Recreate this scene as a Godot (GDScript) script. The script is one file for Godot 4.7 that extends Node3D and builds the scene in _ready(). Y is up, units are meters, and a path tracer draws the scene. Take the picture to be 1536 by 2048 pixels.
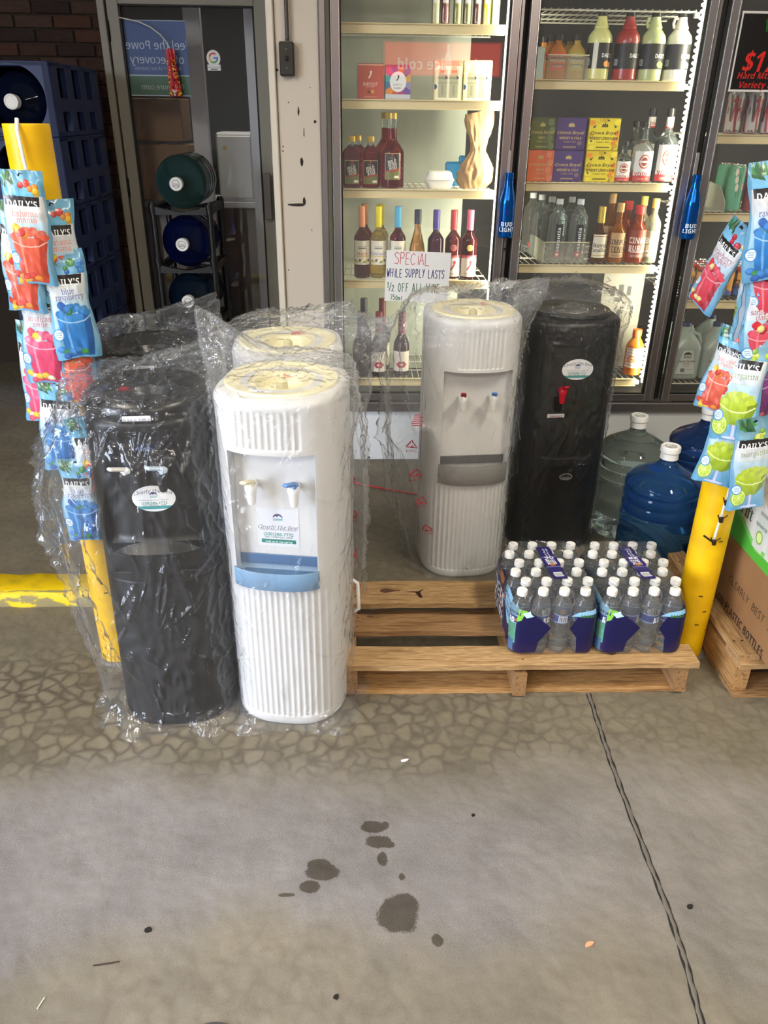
extends Node3D
# A beverage shop front: bagged water dispensers on a concrete floor before glass-door coolers.

var M := {}
var taken := {}
var rng := RandomNumberGenerator.new()

# ---------------------------------------------------------------- geometry
class G:
	var v := PackedVector3Array()
	var n := PackedVector3Array()
	var uv := PackedVector2Array()
	var idx := PackedInt32Array()
	# a sheet of rows x cols quads; f(row, col) gives each corner. Columns to the right and rows upwards face the viewer.
	func grid(rows: int, cols: int, f: Callable, closed := false, u0 := 0.0, u1 := 1.0, v0 := 1.0, v1 := 0.0) -> G:
		var b := v.size()
		var w := cols + 1
		for r in rows + 1:
			for c in w:
				v.append(f.call(r, c))
				uv.append(Vector2(lerpf(u0, u1, float(c) / cols), lerpf(v0, v1, float(r) / rows)))
		var acc := PackedVector3Array()
		acc.resize((rows + 1) * w)
		for r in rows:
			for c in cols:
				var a := r * w + c
				for t in [[a, a + w, a + 1], [a + 1, a + w, a + w + 1]]:
					var p0: Vector3 = v[b + t[0]]
					var p1: Vector3 = v[b + t[1]]
					var p2: Vector3 = v[b + t[2]]
					var nn: Vector3 = (p2 - p0).cross(p1 - p0)
					if nn.length_squared() < 1e-20:
						continue
					for k in 3:
						acc[t[k]] += nn
						idx.append(b + t[k])
		if closed:
			for r in rows + 1:
				var s: Vector3 = acc[r * w] + acc[r * w + cols]
				acc[r * w] = s
				acc[r * w + cols] = s
		for r in [0, rows]:   # rows that shrink to one point share one normal
			if v[b + r * w].distance_to(v[b + r * w + cols / 2]) < 1e-6:
				var s := Vector3.ZERO
				for c in w:
					s += acc[r * w + c]
				for c in w:
					acc[r * w + c] = s
		for a in acc:
			n.append(a.normalized() if a.length_squared() > 0 else Vector3.UP)
		return self
	func tri(a: Vector3, b: Vector3, c: Vector3, ua := Vector2.ZERO, ub := Vector2.ZERO, uc := Vector2.ZERO) -> void:
		var nn := (c - a).cross(b - a).normalized()
		for p in [a, b, c]:
			idx.append(v.size())
			v.append(p)
			n.append(nn)
		uv.append_array(PackedVector2Array([ua, ub, uc]))
	func quad(a: Vector3, b: Vector3, c: Vector3, d: Vector3) -> void:   # a lower left, b lower right, c upper right, d upper left, seen from the front
		tri(a, d, b, Vector2(0, 1), Vector2(0, 0), Vector2(1, 1))
		tri(b, d, c, Vector2(1, 1), Vector2(0, 0), Vector2(1, 0))
	func add(o: G, t := Transform3D.IDENTITY) -> G:
		var b := v.size()
		for p in o.v:
			v.append(t * p)
		for p in o.n:
			n.append((t.basis * p).normalized())
		uv.append_array(o.uv)
		for k in o.idx:
			idx.append(b + k)
		return self
	func mesh() -> ArrayMesh:
		var a := []
		a.resize(Mesh.ARRAY_MAX)
		a[Mesh.ARRAY_VERTEX] = v
		a[Mesh.ARRAY_NORMAL] = n
		a[Mesh.ARRAY_TEX_UV] = uv
		a[Mesh.ARRAY_INDEX] = idx
		var m := ArrayMesh.new()
		m.add_surface_from_arrays(Mesh.PRIMITIVE_TRIANGLES, a)
		return m

func V(x: float, y: float, z: float) -> Vector3:
	return Vector3(x, y, z)

func box(s: Vector3, bev := 0.0, at := Vector3.ZERO) -> G:   # a box with chamfered edges round its centre
	var g := G.new()
	var h := s / 2
	var b := minf(bev, minf(h.x, minf(h.y, h.z)) * 0.9)
	var p := func(i: int, ax: int) -> Vector3:   # the corner i on the face across ax
		var c := Vector3(h.x if i & 1 else -h.x, h.y if i & 2 else -h.y, h.z if i & 4 else -h.z)
		for k in 3:
			if k != ax:
				c[k] -= signf(c[k]) * b
		return c + at
	for q in [[0, 1, 5, 7, 3], [0, 4, 0, 2, 6], [1, 2, 6, 7, 3], [1, 4, 0, 1, 5], [2, 4, 5, 7, 6], [2, 1, 0, 2, 3]]:
		var ax: int = q[0]
		if ax == 1 and q[1] == 2:
			g.quad(p.call(6, 1), p.call(7, 1), p.call(3, 1), p.call(2, 1))
		elif ax == 1:
			g.quad(p.call(0, 1), p.call(1, 1), p.call(5, 1), p.call(4, 1))
		else:
			g.quad(p.call(q[1], ax), p.call(q[2], ax), p.call(q[3], ax), p.call(q[4], ax))
	if b > 0:
		for e in [[0, 1], [2, 3], [4, 5], [6, 7], [0, 2], [1, 3], [4, 6], [5, 7], [0, 4], [1, 5], [2, 6], [3, 7]]:
			var d: int = e[0] ^ e[1]
			var axs := [0, 1, 2]
			axs.erase(0 if d == 1 else 1 if d == 2 else 2)
			var a0: Vector3 = p.call(e[0], axs[0])
			var a1: Vector3 = p.call(e[1], axs[0])
			var b0: Vector3 = p.call(e[0], axs[1])
			var b1: Vector3 = p.call(e[1], axs[1])
			if (a1 - a0).cross(b0 - a0).dot(a0 + b1 - at * 2) < 0:
				g.quad(b0, b1, a1, a0)
			else:
				g.quad(a0, a1, b1, b0)
		for i in 8:
			var a: Vector3 = p.call(i, 0)
			var c: Vector3 = p.call(i, 1)
			var d: Vector3 = p.call(i, 2)
			if (d - a).cross(c - a).dot(a - at) > 0:
				g.tri(a, c, d)
			else:
				g.tri(a, d, c)
	return g

func lathe(prof: Array, seg := 32, sharp := 35.0) -> G:   # profile of Vector2(radius, height), upwards on the outside
	var g := G.new()
	var run := [prof[0]]
	for k in range(1, prof.size()):
		run.append(prof[k])
		var last := k == prof.size() - 1
		if not last:
			var d1: Vector2 = (prof[k] - prof[k - 1])
			var d2: Vector2 = (prof[k + 1] - prof[k])
			last = absf(d1.angle_to(d2)) > deg_to_rad(sharp)
		if last:
			var rr: Array = run.duplicate()
			var y0: float = prof[0].y
			var y1: float = prof[-1].y
			g.grid(rr.size() - 1, seg, func(r, c): 
				var a = PI / 2 + TAU * c / seg
				return Vector3(rr[r].x * cos(a), rr[r].y, -rr[r].x * sin(a)), true)
			run = [prof[k]]
	return g

func tube(path: Array, r: float, seg := 8, r_end := -1.0) -> G:
	var g := G.new()
	var k := path.size()
	var fr := []
	var side := Vector3.ZERO
	for i in k:
		var d: Vector3 = (path[mini(i + 1, k - 1)] - path[maxi(i - 1, 0)]).normalized()
		if side == Vector3.ZERO:
			side = d.cross(Vector3.UP if absf(d.y) < 0.9 else Vector3.RIGHT).normalized()
		side = (side - d * side.dot(d)).normalized()
		fr.append([side, d.cross(side)])
	g.grid(k + 1, seg, func(i, c):
		var j := clampi(i - 1, 0, k - 1)
		var a = -TAU * c / seg
		var rr := lerpf(r, r_end if r_end >= 0 else r, float(j) / (k - 1)) * (0.001 if i == 0 or i == k + 1 else 1.0)
		return path[j] + (fr[j][0] * cos(a) + fr[j][1] * sin(a)) * rr, true)
	return g

func prism(poly: PackedVector2Array, depth: float) -> G:   # an outline in x, y made deep along z, front at depth / 2
	var g := G.new()
	if Geometry2D.is_polygon_clockwise(poly):
		poly.reverse()
	var t := Geometry2D.triangulate_polygon(poly)
	var h := depth / 2
	var lo := poly[0]
	var hi := poly[0]
	for p in poly:
		lo = lo.min(p)
		hi = hi.max(p)
	var u := func(p: Vector2) -> Vector2: return Vector2((p.x - lo.x) / maxf(hi.x - lo.x, 1e-6), 1 - (p.y - lo.y) / maxf(hi.y - lo.y, 1e-6))
	for k in range(0, t.size(), 3):
		var a := poly[t[k]]
		var b := poly[t[k + 1]]
		var c := poly[t[k + 2]]
		if (b - a).cross(c - a) > 0:
			var s := b
			b = c
			c = s
		g.tri(V(a.x, a.y, h), V(b.x, b.y, h), V(c.x, c.y, h), u.call(a), u.call(b), u.call(c))
		g.tri(V(a.x, a.y, -h), V(c.x, c.y, -h), V(b.x, b.y, -h), u.call(a), u.call(c), u.call(b))
	for k in poly.size():
		var a := poly[k]
		var b := poly[(k + 1) % poly.size()]
		g.quad(V(b.x, b.y, h), V(a.x, a.y, h), V(a.x, a.y, -h), V(b.x, b.y, -h))
	return g

func sheet(w: float, h: float, at := Vector3.ZERO) -> G:   # a flat print facing +z, centred
	var g := G.new()
	g.grid(1, 1, func(r, c): return at + V((c - 0.5) * w, (r - 0.5) * h, 0))
	return g

func band(r: float, y0: float, y1: float, half: float, seg := 14, r1 := -1.0) -> G:   # part of a cylinder wall round the front
	var g := G.new()
	g.grid(4, seg, func(i, c):
		var a := lerpf(-half, half, float(c) / seg)
		var q := lerpf(r, r1 if r1 >= 0 else r, i / 4.0)
		return V(q * sin(a), lerpf(y0, y1, i / 4.0), q * cos(a)))
	return g

func rot(x := 0.0, y := 0.0, z := 0.0, at := Vector3.ZERO) -> Transform3D:
	return Transform3D(Basis.from_euler(V(deg_to_rad(x), deg_to_rad(y), deg_to_rad(z))), at)

# ---------------------------------------------------------------- pictures for prints
class Cv:
	var im: Image
	var w: int
	var h: int
	func _init(pw: int, ph: int, bg: Color) -> void:
		w = pw
		h = ph
		im = Image.create(pw, ph, false, Image.FORMAT_RGBA8)
		im.fill(bg)
	func span(x0: float, x1: float, y: int, c: Color) -> void:
		var a := clampi(roundi(x0), 0, w)
		var b := clampi(roundi(x1), 0, w)
		if b > a and y >= 0 and y < h:
			if c.a > 0.99:
				im.fill_rect(Rect2i(a, y, b - a, 1), c)
			else:
				for x in range(a, b):
					im.set_pixel(x, y, im.get_pixel(x, y).lerp(Color(c, 1), c.a))
	func rect(x: float, y: float, rw: float, rh: float, c: Color) -> void:
		for yy in range(roundi(y), roundi(y + rh)):
			span(x, x + rw, yy, c)
	func grad(x: float, y: float, rw: float, rh: float, c0: Color, c1: Color) -> void:
		for yy in range(roundi(y), roundi(y + rh)):
			span(x, x + rw, yy, c0.lerp(c1, clampf((yy - y) / rh, 0, 1)))
	func ell(cx: float, cy: float, rx: float, ry: float, c: Color) -> void:
		for yy in range(floori(cy - ry), ceili(cy + ry) + 1):
			var t := (yy + 0.5 - cy) / ry
			if absf(t) < 1:
				var q := rx * sqrt(1 - t * t)
				span(cx - q, cx + q, yy, c)
	func poly(p: Array, c: Color) -> void:
		var y0 := 1e9
		var y1 := -1e9
		for q in p:
			y0 = minf(y0, q.y)
			y1 = maxf(y1, q.y)
		for yy in range(maxi(floori(y0), 0), mini(ceili(y1) + 1, h)):
			var xs := []
			var sy := yy + 0.5
			for k in p.size():
				var a: Vector2 = p[k]
				var b: Vector2 = p[(k + 1) % p.size()]
				if (a.y <= sy) != (b.y <= sy):
					xs.append(a.x + (b.x - a.x) * (sy - a.y) / (b.y - a.y))
			xs.sort()
			for k in range(0, xs.size() - 1, 2):
				span(xs[k], xs[k + 1], yy, c)
	func line(p: Array, width: float, c: Color) -> void:
		for k in p.size() - 1:
			var d: Vector2 = p[k + 1] - p[k]
			var s := d.normalized().orthogonal() * width / 2
			poly([p[k] + s, p[k + 1] + s, p[k + 1] - s, p[k] - s], c)
		for q in p:
			ell(q.x, q.y, width / 2, width / 2, c)
	# words in a real typeface, laid in by filling the letters' triangles. size: height of a capital; skew leans, turn rotates, mirror flips
	func text(s: String, x: float, y: float, size: float, c: Color, font := "Droid Sans", weight := 400, skew := 0.0, turn := 0.0, mirror := false, stretch := 1.0, centred := true, arc := 0.0) -> void:
		var t := TextMesh.new()
		var f := SystemFont.new()
		f.font_names = PackedStringArray([font])
		f.font_weight = weight
		t.font = f
		t.text = s
		t.font_size = 48
		t.pixel_size = 1.0
		t.depth = 0.1
		t.curve_step = 4.0
		var a := t.get_mesh_arrays()
		var vv: PackedVector3Array = a[Mesh.ARRAY_VERTEX]
		var nn: PackedVector3Array = a[Mesh.ARRAY_NORMAL]
		var ii: PackedInt32Array = a[Mesh.ARRAY_INDEX]
		var k := size / 34.0
		var x0 := 1e9
		var x1 := -1e9
		var y0 := 1e9
		for p in vv:
			x0 = minf(x0, p.x)
			x1 = maxf(x1, p.x)
			y0 = minf(y0, p.y)
		var mid := (x0 + x1) / 2 if centred else x0
		var cs := cos(turn)
		var sn := sin(turn)
		for j in range(0, ii.size(), 3):
			if nn[ii[j]].z < 0.5:
				continue
			var q := []
			for m in 3:
				var p: Vector3 = vv[ii[j + m]]
				var px := (p.x - mid) * k * stretch + p.y * k * skew
				var py := -p.y * k
				if arc != 0.0:
					py += arc * (px * px) / maxf(1, pow((x1 - x0) * k * stretch / 2, 2))
				if mirror:
					px = -px
				q.append(Vector2(x + px * cs - py * sn, y + px * sn + py * cs))
			poly(q, c)
	func tex() -> ImageTexture:
		return ImageTexture.create_from_image(im)

# ---------------------------------------------------------------- materials
func mat(key: String, c := Color.WHITE, rough := 0.5, metal := 0.0, opt := {}) -> StandardMaterial3D:
	if M.has(key):
		return M[key]
	var m := StandardMaterial3D.new()
	m.resource_name = key
	m.albedo_color = c
	m.roughness = rough
	m.metallic = metal
	for k in opt:
		m.set(k, opt[k])
	M[key] = m
	return m

func film(key: String, c: Color, alpha: float, rough := 0.1, opt := {}) -> StandardMaterial3D:   # thin clear sheet
	var o := {"transparency": BaseMaterial3D.TRANSPARENCY_ALPHA, "cull_mode": BaseMaterial3D.CULL_DISABLED}
	o.merge(opt)
	return mat(key, Color(c, alpha), rough, 0.0, o)

func liquid(key: String, c: Color, alpha := 0.05, rough := 0.03, ior := 0.035) -> StandardMaterial3D:   # solid glass or water
	return mat(key, Color(c, alpha), rough, 0.0, {"transparency": BaseMaterial3D.TRANSPARENCY_ALPHA, "refraction_enabled": true, "refraction_scale": ior})

func print_mat(key: String, cv: Cv, rough := 0.45, opt := {}) -> StandardMaterial3D:
	var o := {"albedo_texture": cv.tex(), "texture_repeat": false}
	o.merge(opt)
	return mat(key, Color.WHITE, rough, 0.0, o)

func noise_tex(freq: float, kind := FastNoiseLite.TYPE_SIMPLEX_SMOOTH, oct := 4, size := 512, ramp: Gradient = null, bump := 0.0, sd := 1) -> NoiseTexture2D:
	var f := FastNoiseLite.new()
	f.seed = sd
	f.frequency = freq
	f.noise_type = kind
	f.fractal_octaves = oct
	var t := NoiseTexture2D.new()
	t.width = size
	t.height = size
	t.seamless = true
	t.noise = f
	if ramp:
		t.color_ramp = ramp
	if bump > 0:
		t.as_normal_map = true
		t.bump_strength = bump
	return t

func ramp(cols: Array, offs: Array) -> Gradient:
	var g := Gradient.new()
	g.colors = PackedColorArray(cols)
	g.offsets = PackedFloat32Array(offs)
	return g

func H(s: String) -> Color:
	return Color.html(s)

# ---------------------------------------------------------------- things
func numbered(called: String) -> String:
	var k: int = taken.get(called, -1) + 1
	taken[called] = k
	return called if k == 0 else "%s_%03d" % [called, k]

func tag(o: Node, label := "", category := "", group := "", kind := "") -> Node:
	for p in [["label", label], ["category", category], ["group", group], ["kind", kind]]:
		if p[1]:
			o.set_meta(p[0], p[1])
	return o

func thing(called: String, label: String, category: String, at := Vector3.ZERO, turn := 0.0, group := "") -> Node3D:
	var o := Node3D.new()
	o.name = numbered(called)
	add_child(o)
	o.position = at
	o.rotation.y = deg_to_rad(turn)
	tag(o, label, category, group)
	return o

func part(called: String, g, m: Material, parent: Node, at := Transform3D.IDENTITY) -> MeshInstance3D:
	var o := MeshInstance3D.new()
	o.name = called
	o.mesh = g.mesh() if g is G else g
	o.material_override = m
	o.transform = at
	parent.add_child(o, true)
	return o

func solo(called: String, g, m: Material, label: String, category: String, at := Transform3D.IDENTITY, group := "") -> MeshInstance3D:
	var o := part(numbered(called), g, m, self, at)
	tag(o, label, category, group)
	return o

func struct(called: String, g, m: Material, at := Transform3D.IDENTITY) -> MeshInstance3D:
	var o := part(called, g, m, self, at)
	tag(o, "", "", "", "structure")
	return o

func dup(o: Node3D, at: Vector3, turn := 0.0, label := "", group := "") -> Node3D:
	var c: Node3D = o.duplicate()
	c.name = numbered(str(o.name).rstrip("0123456789").rstrip("_"))
	add_child(c)
	c.position = at
	c.rotation = V(0, deg_to_rad(turn), 0)
	tag(c, label, "", group)
	return c

# ---------------------------------------------------------------- the scene
const WALL := -3.487      # front of the coolers
const BACK := -5.1        # brick wall of the recess on the left

func _ready() -> void:
	rng.seed = 7
	var cam := Camera3D.new()
	cam.name = "camera"
	cam.fov = 66.5626
	cam.near = 0.05
	cam.far = 100
	add_child(cam)
	var b := Basis(V(0.99951427, 0.01197338, 0.02877252), V(0.00245577, 0.89011825, -0.45572303), V(-0.03106749, 0.45557233, 0.88965649))
	cam.transform = Transform3D(b.orthonormalized(), V(0, 1.496, 0))
	cam.current = true
	var we := WorldEnvironment.new()
	we.name = "environment"
	var e := Environment.new()
	e.background_mode = Environment.BG_SKY
	var sm := ProceduralSkyMaterial.new()
	sm.sky_top_color = Color(0.80, 0.86, 0.95)
	sm.sky_horizon_color = Color(0.96, 0.97, 1.0)
	sm.ground_bottom_color = Color(0.42, 0.42, 0.42)
	sm.ground_horizon_color = Color(0.6, 0.61, 0.62)
	sm.sky_energy_multiplier = 4.6
	sm.ground_energy_multiplier = 2.0
	e.sky = Sky.new()
	e.sky.sky_material = sm
	e.tonemap_mode = Environment.TONE_MAPPER_LINEAR
	e.tonemap_exposure = 0.65
	e.sdfgi_enabled = true
	e.ssao_enabled = true
	e.ssil_enabled = true
	we.environment = e
	add_child(we)
	for q in [[-1.5, -0.9, "front left"], [1.5, -0.9, "front right"], [-1.2, 1.5, "added rear left"], [1.2, 1.5, "added rear right"]]:      # shop fluorescents over the aisle; rear pair added for glints on the bags
		tube_lamp(V(q[0], 2.92, q[1]), 9.0, q[2])
	materials()
	setting()
	door_bay()
	coolers()
	crates_and_rack()
	dispensers()
	pallet_and_cases()
	jugs()
	cartons()
	bollards()
	pouches()
	floor_bits()

func tube_lamp(at: Vector3, energy: float, which: String) -> void:
	var t := thing("ceiling_lamp", "white fluorescent ceiling fitting with two tubes, %s of four over the aisle" % which, "lamp", at, 0, "ceiling lamps over the aisle")
	part("housing", box(V(0.2, 0.06, 1.2), 0.01, V(0, 0.03, 0)), mat("lamp_white", Color(0.9, 0.9, 0.9), 0.5), t)
	for s in [-0.05, 0.05]:
		part("tube", tube([V(s, -0.02, -0.56), V(s, -0.02, 0.56)], 0.014), mat("lamp_glow", Color(1, 1, 1), 0.5, 0, {"emission_enabled": true, "emission": Color(1, 0.96, 0.86), "emission_energy_multiplier": 3.0}), t)
	var l := AreaLight3D.new()
	l.name = "lamp_light"
	l.area_size = Vector2(0.16, 1.1)
	l.light_energy = energy
	l.light_color = Color(1, 0.96, 0.89)
	l.set("area_range", 14.0)
	l.shadow_enabled = true
	l.rotation_degrees = V(-90, 0, 0)
	l.position = V(0, -0.045, 0)
	t.add_child(l)

func strip_light(at: Vector3, size: Vector2, yaw: float, energy: float, c: Color, parent: Node) -> void:
	var l := AreaLight3D.new()
	l.name = "strip_light"
	l.area_size = size
	l.light_energy = energy
	l.light_color = c
	l.shadow_enabled = true
	l.rotation_degrees = V(0, yaw, 0)
	l.position = at
	parent.add_child(l, true)

func materials() -> void:
	mat("alu", Color(0.62, 0.60, 0.60), 0.32, 0.85)
	mat("alu_bright", Color(0.9, 0.9, 0.9), 0.25, 0.9)
	mat("rubber", Color(0.015, 0.015, 0.016), 0.6)
	mat("black_plastic", Color(0.03, 0.03, 0.035), 0.42)
	mat("white_paint", Color(0.86, 0.87, 0.87), 0.45)
	mat("beige_paint", Color(0.74, 0.70, 0.64), 0.5)
	mat("cap_white", Color(0.92, 0.92, 0.91), 0.4)
	mat("shelf_lip", Color(0.86, 0.80, 0.62), 0.45)
	mat("wire_white", Color(0.85, 0.84, 0.78), 0.4)
	film("pane", Color(1, 1, 1), 0.02, 0.0)
	var yn := noise_tex(0.012, FastNoiseLite.TYPE_SIMPLEX_SMOOTH, 5, 512, ramp([Color(0.86, 0.66, 0.02), Color(0.95, 0.76, 0.03), Color(0.9, 0.7, 0.02)], [0.0, 0.5, 1.0]))
	mat("yellow", Color.WHITE, 0.38, 0, {"albedo_texture": yn, "uv1_triplanar": true})
	var wood := noise_tex(0.01, FastNoiseLite.TYPE_SIMPLEX_SMOOTH, 5, 512, ramp([H("75583a"), H("a5845c"), H("bd9f76"), H("9d7d55"), H("c6aa82")], [0.0, 0.35, 0.5, 0.62, 1.0]))
	var wn := noise_tex(0.02, FastNoiseLite.TYPE_SIMPLEX, 5, 512, null, 3.0, 5)
	for k in 3:   # three tones of sawn board, grain along x
		mat("board%d" % k, [Color(1, 0.98, 0.94), Color(0.86, 0.80, 0.74), Color(1.0, 0.93, 0.82)][k], 0.75, 0, {"albedo_texture": wood, "uv1_triplanar": true, "uv1_scale": V(0.9, 11, 11), "uv1_offset": V(k * 0.37, k * 0.21, k * 0.4), "normal_enabled": true, "normal_texture": wn, "normal_scale": 0.5})
	mat("board_z", Color(0.9, 0.84, 0.76), 0.75, 0, {"albedo_texture": wood, "uv1_triplanar": true, "uv1_scale": V(11, 11, 0.9), "normal_enabled": true, "normal_texture": wn, "normal_scale": 0.5})
	mat("concrete_plain", Color(0.45, 0.44, 0.42), 0.8)

func floor_material() -> StandardMaterial3D:
	var s := 2048
	var span := 3.2     # metres across the picture; x from -1.6, z from -3.6
	var nz := func(freq: float, kind: int, oct: int, sd: int) -> PackedByteArray:
		var f := FastNoiseLite.new()
		f.seed = sd
		f.frequency = freq
		f.noise_type = kind
		f.fractal_octaves = oct
		if kind == FastNoiseLite.TYPE_CELLULAR:
			f.fractal_type = FastNoiseLite.FRACTAL_NONE
			f.cellular_return_type = FastNoiseLite.RETURN_DISTANCE2_SUB
			f.cellular_jitter = 1.0
			f.domain_warp_enabled = true
			f.domain_warp_amplitude = 16
			f.domain_warp_frequency = 0.05
			f.domain_warp_fractal_type = FastNoiseLite.DOMAIN_WARP_FRACTAL_NONE
			var raw := f.get_image(s / 2, s / 2, false, false, false)
			raw.resize(s, s, Image.INTERPOLATE_CUBIC)
			raw.convert(Image.FORMAT_L8)
			return raw.get_data()
		var im := f.get_seamless_image(s / 2, s / 2)
		im.resize(s, s, Image.INTERPOLATE_BILINEAR)
		im.convert(Image.FORMAT_L8)
		return im.get_data()
	var big: PackedByteArray = nz.call(0.004, FastNoiseLite.TYPE_SIMPLEX_SMOOTH, 4, 3)
	var mid: PackedByteArray = nz.call(0.02, FastNoiseLite.TYPE_SIMPLEX_SMOOTH, 5, 9)
	var net: PackedByteArray = nz.call(0.068, FastNoiseLite.TYPE_CELLULAR, 1, 4)
	var fine := FastNoiseLite.new()
	fine.frequency = 0.35
	fine.fractal_octaves = 2
	var fim := fine.get_seamless_image(s / 2, s / 2)
	fim.convert(Image.FORMAT_L8)
	var fd := fim.get_data()
	var stains := []     # dried wet spots: x, z, radius
	for q in [[0.035, -1.295, 0.028, 0.016], [0.058, -1.30, 0.012, 0.012], [0.045, -1.252, 0.036, 0.02], [0.065, -1.245, 0.018, 0.014], [0.05, -1.21, 0.012, 0.02], [-0.095, -1.195, 0.022, 0.012], [-0.085, -1.175, 0.032, 0.018], [-0.11, -1.14, 0.02, 0.014], [-0.16, -1.12, 0.018, 0.005], [0.075, -1.068, 0.043, 0.05], [0.095, -1.09, 0.03, 0.03], [0.155, -1.01, 0.012, 0.014], [0.09, -1.16, 0.008, 0.01]]:
		stains.append(q)
	var out := PackedByteArray()
	out.resize(s * s * 3)
	var half := s / 2
	for y in s:
		var z := -3.6 + span * (y + 0.5) / s
		for x in s:
			var i := y * s + x
			var wx := -1.6 + span * (x + 0.5) / s
			var g := big[i] / 255.0 - 0.5
			var m := mid[i] / 255.0 - 0.5
			var f := fd[(y % half) * half + (x % half)] / 255.0 - 0.5
			# the aged sealer: a dark crackle between about 1.25 and 1.8 m from the camera
			var zz := z + g * 0.25
			var crack := smoothstep(-1.42, -1.56, zz) * (1.0 - 0.75 * smoothstep(-1.72, -2.1, zz)) + 0.16 * smoothstep(-1.0, -0.86, zz)
			crack *= 1.0 - 0.55 * smoothstep(0.25, 0.6, wx + m * 0.5)
			var e := clampf(1.0 - net[i] / 62.0, 0.0, 1.0)
			e = pow(e, 1.5) * crack * clampf(0.75 + g * 1.2 + m * 0.6, 0, 1)
			var worn := smoothstep(-1.62, -1.30, zz) * (1.0 - 0.7 * smoothstep(-1.08, -0.9, zz)) * (1.0 - 0.35 * smoothstep(0.2, 0.8, wx))  # worn sealer, with the bluish band of daylight painted into its tint
			var r := lerpf(0.455, 0.475, worn)
			var gg := lerpf(0.425, 0.46, worn)
			var bb := lerpf(0.36, 0.46, worn)
			var k := 1.0 + g * 0.16 + m * 0.14 + f * lerpf(0.12, 0.3, worn) - e * 0.36
			if z > -1.33 and z < -0.98 and wx > -0.2 and wx < 0.2:
				var st := 0.0
				for q in stains:
					var d := sqrt(pow((wx - q[0]) / q[2], 2) + pow((z - q[1]) / q[3], 2)) + m * 1.1 + f * 0.25
					st = maxf(st, 1.0 - smoothstep(0.85, 1.0, d))
				k *= 1.0 - 0.42 * st
				bb *= 1.0 - 0.14 * st
				gg *= 1.0 - 0.05 * st
			out[i * 3] = clampi(int(255 * r * k), 0, 255)
			out[i * 3 + 1] = clampi(int(255 * gg * (k - e * 0.02)), 0, 255)
			out[i * 3 + 2] = clampi(int(255 * bb * (k - e * 0.01)), 0, 255)
	var im := Image.create_from_data(s, s, false, Image.FORMAT_RGB8, out)
	return mat("floor", Color.WHITE, 0.62, 0, {"albedo_texture": ImageTexture.create_from_image(im), "normal_enabled": true, "normal_texture": noise_tex(0.11, FastNoiseLite.TYPE_SIMPLEX_SMOOTH, 3, 512, null, 2.0), "normal_scale": 0.25})

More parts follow.
